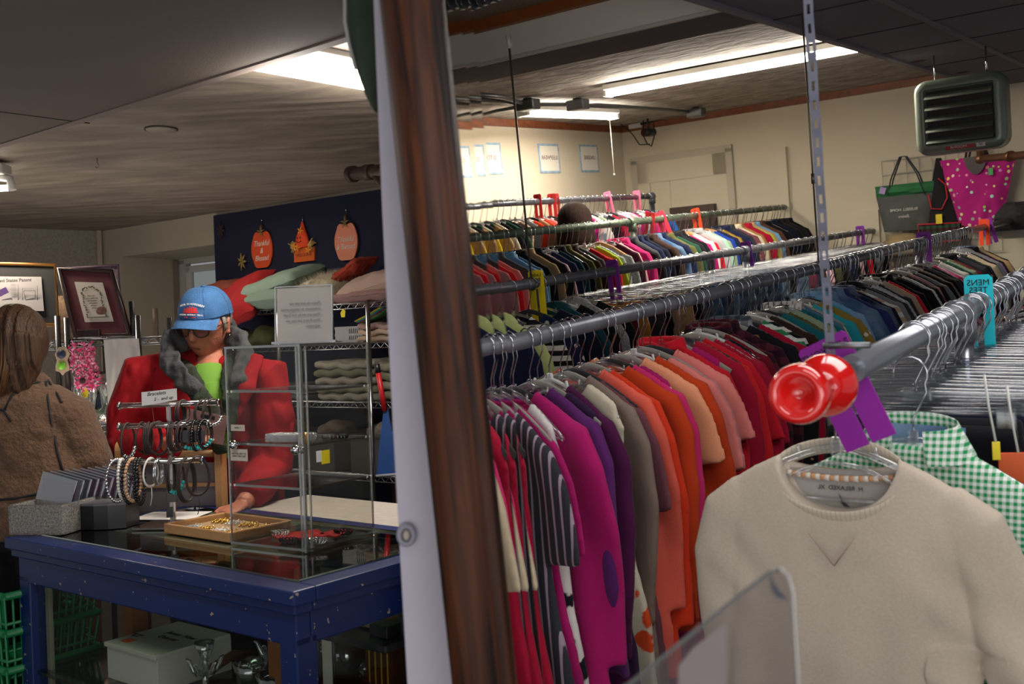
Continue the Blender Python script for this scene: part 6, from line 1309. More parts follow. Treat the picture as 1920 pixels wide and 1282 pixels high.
# ================================================================ left shelves
ML_ = Matrix.Translation(V((W(128, 700, 4.3).x, 4.3, 0)))
lw = W(262, 700, 4.3).x - W(128, 700, 4.3).x
shelf_unit(ML_, -.01, lw + .12, .4, (1.505, 1.135, .86), [(0, 0), (lw, 0), (0, .4), (lw, .4)], 'chrome wire shelf unit with glass vases behind the shoppers', 1.60, DCHROME)
shelf_unit(Matrix.Translation(V((W(-120, 700, 4.32).x, 4.32, 0))), 0, W(112, 700, 4.3).x - W(-120, 700, 4.3).x, .4, (1.495, 1.1, .8), [(W(112, 700, 4.3).x - W(-120, 700, 4.3).x, 0), (0, 0)], 'second chrome wire shelf unit at the far left edge', 1.61, DCHROME)
def LT(name, px, z, label, cat, group=None, d=4.4, rz=0): p = W(px, 700, d); return empty(name, (p.x, p.y, z), rz, label, cat, group)
# patent frame
def qp(px, py, d): return W(px, py, d)
r = LT('patent_frame', 20, 1.515, 'gold-edged frame with a black mat around a patent drawing', 'picture frame', d=4.48)
pc = r.matrix_world.translation
def quadmesh(pts, name, m_, thick=.006, par=None, off=0):
    b = B(); b.poly([p - pc + V((0, -off, 0)) for p in pts], ext=(0, thick, 0)); return b.obj(name, m_, par)
fr = [qp(-82, 492, 4.5), qp(104, 497, 4.5), qp(110, 609, 4.44), qp(-82, 607, 4.44)]
quadmesh(fr, 'backing', mat('black_mat', '#141416', .9), .01, r)
b = B(); F4 = [p - pc + V((0, -.004, 0)) for p in fr]; b.loft(F4, [(.009, .007)] * 4, 8, closed=True, up=(0, 1, 0)); b.obj('gold_moulding', mat('gold_frame', '#80582a', .35, .6), r)
quadmesh([qp(-60, 518, 4.49), qp(79, 519, 4.49), qp(84, 583, 4.45), qp(-60, 583, 4.45)], 'document', mat('document', '#8f8b8c', .9), .001, r, .008)
q = qp(26, 526, 4.47) - pc; text('United States Patent', .0215, r, q + V((-.004, -.014, 0)), m=mat('grey_print', '#3c3a3c'), bold=.0003)
b = B()
for (x0, y0, x1, y1) in ((44, 545, 66, 545), (44, 545, 48, 562), (66, 545, 66, 558), (48, 562, 66, 558), (42, 540, 42, 572), (70, 535, 70, 572), (42, 572, 70, 572), (34, 533, 34, 575), (4, 562, 22, 558), (6, 574, 22, 570), (4, 562, 6, 574), (22, 558, 22, 570)): b.loft([qp(x0, y0, 4.455) - pc, qp(x1, y1, 4.455) - pc], .0011, 4)
for k in range(7): b.loft([qp(20, 533 + k * 3, 4.455) - pc, qp(30, 533 + k * 3, 4.455) - pc], .0006, 4)
b.obj('drawing', mat('grey_print', '#3c3a3c'), r)
quadmesh([qp(-3, 545, 4.44), qp(12, 538, 4.44), qp(18, 548, 4.44), qp(2, 556, 4.44)], 'price_sticker', mat('purple_sticker', '#6f4d8f', .7), .001, r, .006)
# tilted picture
r = LT('framed_picture', 175, 1.512, 'tilted maroon framed print with a leafy arch verse', 'picture frame', d=4.42); pc = r.matrix_world.translation
def bil(a, c, D=4.40):
    TL, TR, BR, BL = (108, 501), (213, 506), (248, 629), (140, 634)
    x = (TL[0] * (1 - a) + TR[0] * a) * (1 - c) + (BL[0] * (1 - a) + BR[0] * a) * c; y = (TL[1] * (1 - a) + TR[1] * a) * (1 - c) + (BL[1] * (1 - a) + BR[1] * a) * c
    return W(x, y, D + .06 * (1 - c))
quadmesh([bil(0, 0), bil(1, 0), bil(1, 1), bil(0, 1)], 'mount', mat('maroon_mount', '#4a1820', .8), .01, r)
b = B(); b.loft([bil(a, c) - pc + V((0, -.006, 0)) for a, c in ((.03, .02), (.97, .02), (.97, .98), (.03, .98))], [(.013, .011)] * 4, 8, closed=True, up=(0, 1, 0)); b.obj('frame_moulding', mat('dark_mahogany', '#23100f', .35), r)
quadmesh([bil(.25, .2), bil(.75, .2), bil(.76, .78), bil(.26, .78)], 'print', mat('print_paper', '#a69f98', .9), .001, r, .008)
b = B()
for k in range(40):
    t = k / 39; 
    if t < .3: a, c = .34, .70 - t / .3 * .32
    elif t < .7: g = (t - .3) / .4 * PI; a, c = .5 - .16 * math.cos(g), .38 - .11 * math.sin(g)
    else: a, c = .66, .38 + (t - .7) / .3 * .32
    q = bil(a, c) - pc + V((rnd.uniform(-.003, .003), -.011, rnd.uniform(-.003, .003))); b.ball(q, (.0055, .001, .003), 5, (0, rnd.random() * 3, 0))
b.loft([bil(.32, .71) - pc + V((0, -.011, 0)), bil(.7, .71) - pc + V((0, -.011, 0))], .002, 4); b.obj('leafy_arch', mat('print_olive', '#54503c', .9), r)
b = B(); q = bil(.6, .62) - pc + V((0, -.011, 0)); b.ball(q, (.024, .001, .02), 12); b.obj('basket_drawing', mat('print_rose', '#6e4a48', .9, var=.4, vs=90), r)
for k in range(6): q = bil(.49, .40 + k * .035) - pc + V((0, -.011, 0)); text(['Bless this', 'house with love', 'and laughter', 'with peace', 'and joy', 'always'][k], .0085, r, q, m=mat('print_olive', '#54503c'))
B().box((0, -.03, .02), (.1, .02, .035), bev=.004).obj('easel_foot', mat('dark_mahogany', '#23100f'), r)
r = LT('leaning_frame', 222, 1.515, 'dark purple edged picture leaning behind the tilted print', 'picture frame', d=4.6); pc = r.matrix_world.translation; quadmesh([qp(122, 503, 4.62), qp(222, 496, 4.62), qp(229, 630, 4.6), qp(150, 632, 4.6)], 'picture', mat('mottled_print', '#5b4a55', .8, var=.5, vs=60), .01, r)
b = B(); b.loft([p - pc for p in (qp(122, 503, 4.61), qp(222, 496, 4.61), qp(229, 630, 4.59))], .006, 6); b.obj('purple_edge', mat('purple_edge', '#3a1f38', .6), r)
r = LT('cork_board', 118, 1.515, 'tan woven board between the two pictures', 'board', d=4.62); pc = r.matrix_world.translation; quadmesh([qp(96, 555, 4.64), qp(150, 553, 4.64), qp(150, 636, 4.6), qp(96, 636, 4.6)], 'board', mat('tan_weave', '#77604a', .9, var=.3, vs=90), .01, r)
b = B(); b.loft([W(246, 566, 4.45), W(251, 632, 4.4)], .012, 6); tag(b.obj('perforated_post', mat('black_metal', '#15151a', .5)), 'black perforated metal strip standing on the shelf behind the picture', 'strip')
b = B(); b.loft([W(291, 578, 4.42), W(293, 642, 4.42)], [(.012, .006)] * 2, 8); tag(b.obj('wooden_stake', mat('brown_slat', '#4f4036', .6)), 'upright brown wooden stake left of the man in the cap', 'stake')
r = LT('glass_mug', 22, 1.515 + .27, 'small clear glass mug on top of the patent frame', 'mug', d=4.52); B().lathe([(0, 0), (.02, 0), (.023, .035), (.021, .035), (.018, .004), (0, .004)], 18).obj('cup', GLASS, r); B().loft([(-.022, 0, .03), (-.04, 0, .024), (-.038, 0, .008), (-.021, 0, .006)], .003, 6).obj('handle', GLASS, r)
# vases
Zv = 1.141
def vase(px, prof, label, m_=CRYST, d=4.38, z=Zv, wob=None, name='glass_vase', tagc=None, tz=.1):
    r = LT(name, px, z, label, 'vase', 'cut glass on the wire shelf', d=d); B().lathe(prof, 24, wob=wob).obj('glass_body', m_, r)
    if tagc: B().poly([(-.014, -.045, tz), (.004, -.045, tz + .02), (.016, -.045, tz), (.01, -.045, tz - .025), (-.01, -.045, tz - .025)], ext=(0, .001, 0)).obj('price_tag', YTAG, r)
    return r
vase(144, [(0, 0), (.045, 0), (.05, .01), (.04, .07), (.02, .13), (.012, .17), (.015, .2), (.02, .215), (.008, .22), (.01, .235), (.018, .25), (.006, .275), (0, .28)], 'tall clear glass decanter with a pointed stopper, leftmost of the vases', tagc=1, tz=.12)
vase(166, [(0, 0), (.03, 0), (.032, .01), (.018, .04), (.026, .1), (.045, .175), (.041, .175), (.02, .08), (0, .05)], 'clear flared glass vase with a yellow tag under the pink garland', tagc=1, tz=.14)
vase(198, [(0, .02), (.038, .02), (.036, .05), (.02, .07), (.024, .12), (.05, .21), (.045, .212), (.02, .12), (0, .08)], 'scalloped cut crystal vase standing right of the other vases', wob=lambda t, z: .1 * math.sin(10 * t) * z / .2, tagc=None)
vase(152, [(0, 0), (.03, 0), (.034, .05), (.02, .1), (.016, .12), (0, .12)], 'low clear bottle in front of the decanter', tagc=1, tz=.06, d=4.33)
vase(218, [(0, 0), (.05, 0), (.055, .03), (.06, .05), (.055, .05), (0, .01)], 'low cut glass dish at the right of the vase shelf', name='glass_dish')
r = LT('pine_sprig', 172, Zv, 'small frosted green sprig at the foot of the vases', 'sprig', d=4.34); b = B()
for k in range(70): a, e = rnd.random() * 6.28, rnd.random(); q = V((math.cos(a) * .02 * e, math.sin(a) * .02, .05 * e)); b.loft([q, q + V((math.cos(a) * .03, math.sin(a) * .02, .02))], .0016, 4)
b.obj('needles', mat('frosted_green', '#5b6f5c', .8), r)
for k, (px, c_, w_, h_, lb) in enumerate(((187, '#b96a1a', .09, .035, 'orange book lying behind the crystal vase'), (225, '#1c4a3c', .05, .12, 'dark green book standing near the white cloth'), (173, '#15304f', .05, .14, 'dark blue book behind the flared vase'), (240, '#3a2420', .05, .13, 'dark brown book beside the green book'))):
    r = LT('book', px, Zv, lb, 'book', 'books behind the vases', d=4.56); B().box((0, 0, h_ / 2), (w_, .12, h_), bev=.002).obj('cover', mat('book%d' % k, c_, .6), r); B().box((0, -.004, h_ / 2), (w_ * .8, .116, h_ * .94)).obj('pages', PAPER, r)
r = LT('woven_basket', 202, Zv + .12, 'dark woven basket behind the pink garland', 'basket', d=4.6); B().lathe([(0, 0), (.07, 0), (.085, .1), (.08, .1), (.066, .01), (0, .01)], 26, wob=lambda t, z: .03 * math.sin(16 * t)).obj('basket_body', mat('dark_wicker', '#2f1712', .7, bump=1, bs=60), r)
# pink garland
r = LT('flower_garland', 160, 1.50, 'bright pink artificial flower garland hanging from the wire shelf', 'garland', d=4.28); PK1, PK2 = mat('pink_petal', '#c41f62', .8), mat('pale_pink_petal', '#d98aa5', .8)
for nm_, m_, sd in (('dark_petals', PK1, 0), ('pale_petals', PK2, 1)):
    b = B()
    for k in range(230):
        x = rnd.uniform(-.05, .045); z = rnd.uniform(-.21, -.01); x += .012 * math.sin(z * 30); rr = rnd.uniform(.008, .016); a = rnd.random() * 6.28; y = rnd.uniform(-.03, .02); n_ = V((math.cos(a), 0, math.sin(a))); s_ = V((-math.sin(a), rnd.uniform(-.8, .8), math.cos(a))) * .6
        c0 = V((x, y, z)); b.poly([c0, c0 + (n_ * .6 + s_ * .5) * rr, c0 + n_ * rr * 1.3, c0 + (n_ * .6 - s_ * .5) * rr])
    tag(b.obj(nm_, m_, r), kind='stuff')
B().ball((.0, -.03, -.17), (.014, .006, .014), 10).obj('flower_heart', mat('dark_centre', '#2a0a18', .8), r)
# ornament tag hanging on the post
r = LT('hanging_ornament', 117, 1.475, 'cream wooden hanging ornament with a blue and a green disc', 'ornament', d=4.26)
b = B(); b.poly([(-.012, 0, 0), (.018, 0, .0), (.034, 0, -.03), (.022, 0, -.055), (.03, 0, -.085), (.03, 0, -.1), (.014, 0, -.105), (0, 0, -.12), (-.012, 0, -.105), (-.028, 0, -.1), (-.028, 0, -.08), (-.022, 0, -.055), (-.03, 0, -.03)], ext=(0, .004, 0)); b.obj('wooden_plate', mat('birch', '#b39c80', .7), r)
B().lathe([(0, 0), (.019, 0), (.019, .003), (0, .003)], 20, (0, -.002, -.03), (PI / 2, 0, 0)).obj('blue_disc', mat('blue_print', '#1a2440', .6, var=.6, vs=60), r); B().lathe([(0, 0), (.018, 0), (.018, .003), (0, .003)], 20, (0, -.002, -.078), (PI / 2, 0, 0)).obj('green_disc', mat('lime_print', '#6fae2c', .6, var=.4, vs=90), r)
# white cloth
r = LT('white_shirt', 232, 1.50, 'white cloth draped down from the wire shelf beside the man', 'cloth', d=4.24); b = B(); b.grid(lambda a, c: ((a - .5) * (.15 + .02 * c) + .02 * c, -.012 + .014 * math.sin(a * 11 + c * 2) * (.4 + c) - .02 * c, -.30 * c + .03 * math.sin(a * PI) * c), 30, 24); b.obj('cloth_folds', mat('white_cotton', '#a8a4a2', .95), r)
# lower shelf things
r = LT('wooden_box', 168, .865, 'dark carved wooden box on the lower wire shelf', 'box', d=4.4); B().box((0, .05, .08), (.2, .16, .15), bev=.004).obj('box_body', mat('dark_box', '#2b1812', .5), r); B().box((0, .05, .165), (.21, .17, .02), bev=.004).obj('lid', mat('dark_box', '#2b1812'), r); B().box((-.0, -.034, .11), (.16, .004, .02)).obj('brass_strip', mat('brass', '#6f5328', .4, .7), r)
r = LT('paper_card', 192, 1.06, 'white folded card hanging below the vase shelf', 'card', d=4.26); B().poly([(-.03, 0, .03), (.035, 0, .035), (.03, -.01, -.02), (.0, 0, -.035), (-.01, 0, -.005)], ext=(0, .001, 0)).obj('card', PAPER, r)
vase(164, [(0, 0), (.025, 0), (.03, .06), (.012, .09), (.012, .11), (0, .11)], 'small glass bottle on the lowest wire shelf', z=.866, d=4.24, tagc=1, tz=.03); vase(186, [(0, 0), (.04, 0), (.045, .05), (.04, .05), (0, .01)], 'cut glass bowl beside the small bottle on the lowest shelf', z=.866, d=4.24, name='glass_bowl')
# ceiling bits
q = Wz(302, 241, ZC); r = empty('ceiling_cover', q, 0, 'flat round cover plate on the plaster ceiling', 'cover plate'); B().lathe([(0, -.008), (.055, -.008), (.06, 0), (0, 0)], 26).obj('plate', mat('plaster_plate', '#8b8074', .6), r); b = B(); b.loft([V((math.cos(a) * .06, math.sin(a) * .06, -.004)) for a in [k * PI / 12 for k in range(24)]], .003, 5, closed=True); b.obj('rim', mat('dark_gap', '#37302a'), r)
q = Wz(182, 296, ZC); r = empty('ceiling_hook', q, 0, 'small metal hook screwed into the plaster ceiling', 'hook'); B().loft([(0, 0, 0), (0, 0, -.02), (.008, 0, -.035), (0, 0, -.046), (-.008, 0, -.038)], .002, 6).obj('hook', mat('brass_hook', '#7d6a4a', .4, .7), r)
a, c = W(657, 327, 4.4), W(760, 315, 4.1); r = empty('drain_pipe', a, 0, 'brown capped pipe stub running behind the mirror frame', 'pipe'); BP = mat('rusty_pipe', '#4a3a2e', .5, .4, var=.4, vs=30); B().loft([(0, 0, 0), c - a], .028, 14).obj('pipe', BP, r); B().loft([V((0, 0, 0)), (c - a) * .08], .036, 14).obj('cap', BP, r); B().loft([(c - a) * .3, (c - a) * .42], .034, 14).obj('coupling', BP, r); B().loft([(c - a) * .45 + V((0, 0, 0)), (c - a) * .6 + V((0, 0, -.06)), (c - a) * .9 + V((0, 0, -.07))], .02, 10).obj('branch', BP, r)
# ================================================================ PEOPLE
from mathutils.bvhtree import BVHTree
def bvh_of(objs):
    vs, ps = [], []
    bpy.context.view_layer.update()
    for o in objs:
        k = len(vs); vs += [o.matrix_world @ v.co for v in o.data.vertices]; ps += [tuple(k + i for i in p.vertices) for p in o.data.polygons]
    return BVHTree.FromPolygons(vs, ps)
def hit(bv, px, py, off=.004):
    d = (Rw @ camray(px, py)).normalized(); h = bv.ray_cast(CAM, d)
    return (h[0] - d * off) if h[0] else None
SKIN = mat('weathered_skin', '#a5664f', .5, bump=.25, bs=130, var=.12, vs=40)
HANDS = mat('hand_skin', '#a86b55', .5, bump=.2, bs=120, var=.1, vs=40)
def head_mesh(nu=72, nv=54):
    b = B()
    g = lambda x, s: math.exp(-(x / s) ** 2)
    def f(a, c):
        th = 2 * PI * a; ph = PI * c - PI / 2; n = V((math.sin(th) * math.cos(ph), -math.cos(th) * math.cos(ph), math.sin(ph)))
        x, y, z = n.x * .076, n.y * .098, n.z * .122
        if z < 0:
            k = (-z / .122); x *= 1 - .30 * k ** 1.6; 
            if y > 0: y *= 1 - .55 * min(1, k * 1.3)
            else: y *= 1 + .10 * k
        if y < -.0:
            fr = max(0, -n.y) ** 1.5
            y += -fr * (.022 * g(x, .0105) * max(0, min(1, (.022 - z) / .05)) * (1 if z > -.034 else g(z + .034, .009)))     # nose
            y += -fr * .008 * g(abs(x) - .010, .006) * g(z + .030, .009)                                       # nostrils
            y += fr * .012 * g(abs(x) - .031, .015) * g(z - .006, .012)                                        # eye sockets
            y += -fr * .006 * g(z - .026, .008) * g(abs(x) - .028, .03)                                        # brow
            y += -fr * .005 * g(z + .058, .007) * g(x, .024); y += fr * .0055 * g(z + .0635, .0025) * g(x, .026); y += -fr * .005 * g(z + .070, .006) * g(x, .02)
            y += -fr * .008 * g(z + .1, .014) * g(x, .022); y += -fr * .004 * g(abs(x) - .042, .016) * g(z + .022, .016)
            y += fr * .003 * g(abs(x) - .034 - .1 * (-.03 - z), .005) * (1 if -.075 < z < -.03 else 0)
        return (x, y, z)
    b.grid(f, nu, nv); return b
def person_head(root, loc, rot, scale=1.0):
    h = empty('head', loc, parent=root, rot=rot); h.scale = (scale,) * 3; return h
# ---------------- man
mx, my = W(392, 700, 3.52).x, 3.52
man = empty('person', (mx, my, 0), 0, 'man in a blue cap, glasses and red jacket leaning over the counter', 'person')
mi = Matrix.Translation(V((-mx, -my, 0)))
def ML(px, py, d): return mi @ W(px, py, d)
hd = ML(386, 605, 3.47)
HROT = Euler((R_(15), R_(4), R_(-9)), 'XYZ')
HM_ = Matrix.LocRotScale(hd, HROT, None)
# body: one continuous mesh (head, neck, trunk, legs); hands are grown into it at the wrists
hb = head_mesh(); me = hb.mesh('h')
b = B(); sh = ML(392, 745, 3.47)
b.loft([HM_ @ V((0, .02, -.05)), HM_ @ V((0, .03, -.12)), ML(392, 720, 3.44)], [.052, .056, .07], 16)
b.loft([ML(392, 715, 3.42), ML(392, 760, 3.47), ML(392, 850, 3.52), (0, .03, 1.0), (0, .05, .9)], [(.06, .07), (.1, .19), (.12, .18), (.12, .165), (.12, .17)], 24, up=(1, 0, 0))
for s in (-1, 1): b.loft([(s * .09, .05, .92), (s * .1, .05, .5), (s * .1, .06, .08)], [.085, .06, .045], 14); b.loft([(s * .1, .05, .05), (s * .11, -.1, .03)], [.045, .035], 12)
shR, elR, wrR = ML(252, 712, 3.47), ML(240, 838, 3.40), ML(335, 832, 3.16)
shL, elL, wrL = ML(512, 715, 3.47), ML(508, 875, 3.44), ML(455, 945, 3.22)
for s_, e_, w_ in ((shR, elR, wrR), (shL, elL, wrL)): b.loft([V((0, -.0, sh.z - .02)).lerp(s_, .5), s_, s_.lerp(e_, .5), e_, e_.lerp(w_, .5), w_], [.05, .052, .045, .04, .036, .027], 14)
def hand(b, w, fwd, up, s=1.0, curl=.6, side=1):
    fwd = fwd.normalized(); rt = fwd.cross(up).normalized() * side; up = rt.cross(fwd) * side
    b.loft([w, w + fwd * .035, w + fwd * .085], [(.026, .017), (.038, .016), (.040, .013)], 14, up=up)
    for k, (o, L_) in enumerate(((-.030, .066), (-.010, .078), (.010, .073), (.030, .056))):
        p = w + fwd * .08 + rt * o; q = [p]; ang = .15; d_ = L_ / 3
        for j in range(3): ang += curl * .55; q.append(q[-1] + (fwd * math.cos(ang) - up * math.sin(ang)) * d_)
        b.loft([p - fwd * .02] + q, [.009, .0092, .0085, .0078, .0065], 8)
    p = w + fwd * .03 - rt * .032; b.loft([p + rt * .012, p + (fwd * .6 - rt * .5) * .035, p + (fwd * .95 - rt * .45) * .058 - up * .012, p + (fwd * 1.3 - rt * .3) * .065 - up * .025], [.013, .0105, .009, .0075], 8)
hand(b, wrR, ML(372, 812, 3.10) - wrR, V((0, -.4, 1)), curl=.45)
hand(b, wrL, ML(420, 965, 3.15) - wrL, V((0, 0, 1)), curl=.4, side=-1)
bmh = bmesh.new(); bmh.from_mesh(me); bmh.transform(HM_); bmesh.ops.recalc_face_normals(bmh, faces=bmh.faces); tm = bpy.data.meshes.new('t'); bmh.to_mesh(tm); b.bm.from_mesh(tm)
for s in (-1, 1):
    c = HM_ @ V((s * .077, .012, -.004)); b.ball(c, (.007, .016, .030), 12, rot=(HROT.x, HROT.y, HROT.z + s * .35)); b.ball(HM_ @ V((s * .079, .006, -.028)), (.006, .009, .010), 8)
body = link('body', remesh(b, .0042, 2, fac=.4), SKIN, man)
# eyes (looking down, mostly lidded), brows, mouth line
for s in (-1, 1):
    c = HM_ @ V((s * .031, -.083, .005)); B().ball((0, 0, 0), (.0125, .010, .008), 12).obj('eye', mat('eye_white', '#9c8c84', .3), man, loc=c, rot=HROT)
    b = B(); b.grid(lambda a, c_: V((s * .031 + (a - .5) * .030, -.0945 + .004 * (2 * a - 1) ** 2 - .002 * c_, .0125 - .012 * c_ + .002 * (1 - (2 * a - 1) ** 2))), 8, 4); b.obj('eyelid', SKIN, man, loc=hd, rot=HROT)
    b = B(); b.loft([V((s * .012, -.102, .026)), V((s * .03, -.102, .031)), V((s * .05, -.09, .026))], [(.004, .003)] * 3, 6); b.obj('eyebrow', mat('grey_hair', '#6d6761', .8), man, loc=hd, rot=HROT)
B().loft([V((-.022, -.1015, -.066)), V((0, -.108, -.0625)), V((.022, -.1015, -.066))], .0022, 6).obj('mouth_line', mat('lip_shadow', '#5e2a24', .7), man, loc=hd, rot=HROT)
# grey hair at the sides and back
b = B(); b.ball((0, .018, .022), (.0825, .092, .10), 20); hm = remesh(b, .005, 1, lambda c: c if c.y > -.02 else V((c.x * .9, max(c.y, -.02), c.z))); link('hair', hm, mat('grey_hair', '#6d6761', .8, bump=.5, bs=90), man, loc=hd, rot=HROT)
for s in (-1, 1): B().loft([V((s * .0765, -.02, .03)), V((s * .079, -.018, 0)), V((s * .077, -.018, -.022))], [(.004, .012), (.004, .010), (.003, .006)], 8, up=(0, 1, 0)).obj('sideburn', mat('grey_hair', '#6d6761'), man, loc=hd, rot=HROT)
# glasses
gl = empty('glasses', hd, parent=man, rot=HROT)
for s in (-1, 1):
    P = [V((s * .034 + .0255 * math.cos(g), -.112 + .010 * (abs(s * .034 + .0255 * math.cos(g)) / .06) ** 2, -.002 + .0195 * math.sin(g) * (1 if math.sin(g) > 0 else 1.05))) for g in [k * PI / 12 for k in range(24)]]
    B().loft(P, .0022, 6, closed=True).obj('rim', mat('dark_rim', '#241f20', .35), gl); b = B(); b.poly(P); b.obj('lens', clear('lens_glass', '#e6dedb', .0, .05, .5, True), gl)
    B().loft([V((s * .060, -.102, .006)), V((s * .078, -.06, .008)), V((s * .081, .012, .004)), V((s * .08, .03, -.012))], [(.0016, .003)] * 4, 6).obj('temple', mat('dark_rim', '#241f20'), gl)
B().loft([V((-.009, -.113, .004)), V((0, -.118, .008)), V((.009, -.113, .004))], .0022, 6).obj('bridge', mat('dark_rim', '#241f20'), gl)
# cap
cap = empty('cap', hd, parent=man, rot=HROT); cap.scale = (.96, .99, 1.0); CAPM = mat('blue_denim_cap', '#34608f', .9, bump=.35, bs=260, var=.12, vs=20)
b = B(); R0 = lambda th: (.088, .108)
def capf(a, c):
    th = 2 * PI * a; ph = c * PI / 2; x = math.sin(th) * math.cos(ph) ** .75; y = -math.cos(th) * math.cos(ph) ** .75; z = math.sin(ph) ** .95
    w_ = .0025 * math.sin(th * 9 + 3 * c) * (1 - c)
    return (x * (.0895 + w_), y * (.110 + w_) + .004, .030 + z * .096 + (.004 if y < 0 else -.006) * (1 - c))
b.grid(capf, 48, 16); b.obj('crown', CAPM, cap)
b = B()
for k in range(6): th = k * PI / 3 + PI / 6; b.loft([capf(th / (2 * PI), c / 10) for c in range(0, 10)], .0011, 4)
b.loft([capf(a / 40, .02) for a in range(40)], .0018, 5, closed=True); b.obj('seams', mat('cap_seam', '#244a7a', .9), cap); B().ball((0, .004, .128), (.008, .008, .005), 10).obj('button', CAPM, cap)
def brim(a, c, s=0):
    th = (a - .5) * 2.15; e = c * (math.cos(th * .62) ** .6); return (math.sin(th) * (.090 + .004 * c), -math.cos(th) * .106 - .050 * e + .004, .036 - .016 * e * e - .020 * (math.sin(th) ** 2) * (.4 + c) + s)
b = B(); b.grid(lambda a, c: brim(a, c), 30, 10); b.grid(lambda a, c: brim(a, c, -.003), 30, 10); b.loft([V(brim(k / 30, 1, -.0015)) for k in range(31)], .0022, 6); b.obj('brim', CAPM, cap)
LGW, LGR = mat('white_thread', '#d8d6d6', .8), mat('red_thread', '#c0282f', .8)
def capt(s, z, size, m_, arc=0, y=-.108, sp=.0066, x0=0):
    n = len(s)
    for k, ch in enumerate(s):
        if ch == ' ': continue
        u_ = (k - (n - 1) / 2); x = u_ * sp + x0; th = math.asin(max(-1, min(1, x / .089))); zz = z - arc * u_ * u_; c_ = (zz - .03) / .096; yy = -math.cos(th) * .110 * (max(0, 1 - c_ ** 2)) ** .42
        yield ch, V((x, yy - .004, zz)), th, -arc * u_ * 2 / sp
bz = B(); 
def capword(s, z, size, m_, arc=0, sp=.0066, name='lettering'):
    pr = list(capt(s, z, size, m_, arc, sp=sp)); bm2 = bmesh.new()
    for ch, p, th, tl in pr:
        o = text(ch, size, cap, p, (PI / 2 - .35, -tl * .6, th * .8), m=m_, bold=.0003); me2 = o.data; M2 = Matrix.LocRotScale(p, Euler((PI / 2 - .35, -tl * .6, th * .8)), None); t2 = me2.copy(); t2.transform(M2); bm2.from_mesh(t2); bpy.data.objects.remove(o)
    me3 = bpy.data.meshes.new(name); bm2.to_mesh(me3); me3.materials.append(m_); link(name, me3, m_, cap)
capword('SELMA TO MONTGOMERY', .088, .0088, LGW, arc=.00011, sp=.0048); capword('NATIONAL HISTORIC TRAIL', .055, .0068, LGW, arc=.00003, sp=.0038); capword('1965 - 2015', .046, .0065, LGR, sp=.0040)
b = B(); pr = [(-.028, .060), (-.022, .072), (-.02, .074), (-.014, .070), (-.011, .080), (-.006, .072), (-.002, .083), (.003, .073), (.007, .081), (.012, .073), (.016, .079), (.022, .076), (.027, .061)]
def onc(x, z): c_ = (z - .03) / .096; th = math.asin(max(-1, min(1, x / .089))); return V((x, -math.cos(th) * .110 * (max(0, 1 - c_ ** 2)) ** .42 - .003, z))
for (x0, z0), (x1, z1) in zip(pr, pr[1:]):
    b.poly([onc(x0, .060), onc(x1, .060), onc(x1, z1), onc(x0, z0)], ext=(0, -.0012, .0004))
b.obj('red_marchers_emblem', LGR, cap)
# clothing
RJ = mat('red_shell', '#8a0d17', .82, spec=.2, bump=.45, bs=22, var=.08, vs=6); GH = mat('grey_hood_lining', '#343538', .85, bump=.5, bs=60, var=.2, vs=30); GF = mat('olive_fleece', '#20291a', .95, bump=.4, bs=90); LM = mat('lime_shirt', '#5f8a2a', .85, bump=.2, bs=200)
b = B()
b.loft([ML(392, 712, 3.46), ML(392, 735, 3.48), ML(392, 790, 3.51), ML(390, 880, 3.54), (0, .04, .92), (0, .05, .80)], [(.085, .14), (.12, .215), (.145, .225), (.15, .23), (.15, .235), (.15, .24)], 28, up=(1, 0, 0), sq=.9)
b.loft([V((-.02, -.02, shR.z + .03)), shR + V((.02, 0, 0)), shR.lerp(elR, .5), elR, elR.lerp(wrR, .55), wrR.lerp(elR, .16)], [.075, .09, .082, .074, .066, .05], 20)
b.loft([V((.02, -.02, shL.z + .03)), shL + V((-.02, 0, 0)), shL.lerp(elL, .5), elL, elL.lerp(wrL, .55), wrL.lerp(elL, .16)], [.075, .09, .08, .072, .064, .05], 20)
def jf(c):
    n1 = noise.noise(V((c.x * 7, c.y * 7, c.z * 5))); n2 = noise.noise(V((c.x * 18, c.y * 18, c.z * 12 + 4)))
    return c + V((.5, -1, .2)) * (.020 * n1 + .018 * abs(n2))
jk = link('red_jacket', remesh(b, .008, 3, jf), RJ, man)
b = B(); b.loft([ML(396, 722, 3.37), ML(402, 745, 3.345), ML(415, 790, 3.33), ML(420, 860, 3.34)], [(.022, .035), (.03, .05), (.03, .035), (.025, .02)], 20, up=(1, 0, 0)); b.loft([ML(389, 694, 3.465), ML(391, 712, 3.45), ML(394, 740, 3.435), ML(400, 775, 3.43)], [.066, .074, .084, .09], 22); link('lime_shirt', remesh(b, .006, 3), LM, man)
def band(pts, rad, name, m_, n=14, seed=0, amp=.008, vox=.006):
    b = B(); b.loft(pts, rad, n, up=(0, 1, 0)); return link(name, remesh(b, vox, 2, lambda c: c + V((amp * noise.noise(c * 22 + V((seed, 0, 0))), amp * noise.noise(c * 30 + V((0, seed, 0))), 0))), m_, man)
band([HM_ @ V((.04, .12, -.10)), ML(340, 672, 3.48), ML(354, 702, 3.34), ML(376, 746, 3.245), ML(400, 795, 3.24), ML(416, 850, 3.27)], [(.02, .02), (.030, .022), (.034, .018), (.036, .016), (.028, .014), (.022, .012)], 'fleece_collar', GF)
band([HM_ @ V((-.04, .12, -.10)), ML(432, 670, 3.48), ML(430, 704, 3.34), ML(434, 750, 3.28), ML(430, 810, 3.28)], [(.02, .02), (.028, .02), (.030, .018), (.030, .014), (.022, .012)], 'fleece_collar', GF, seed=4)
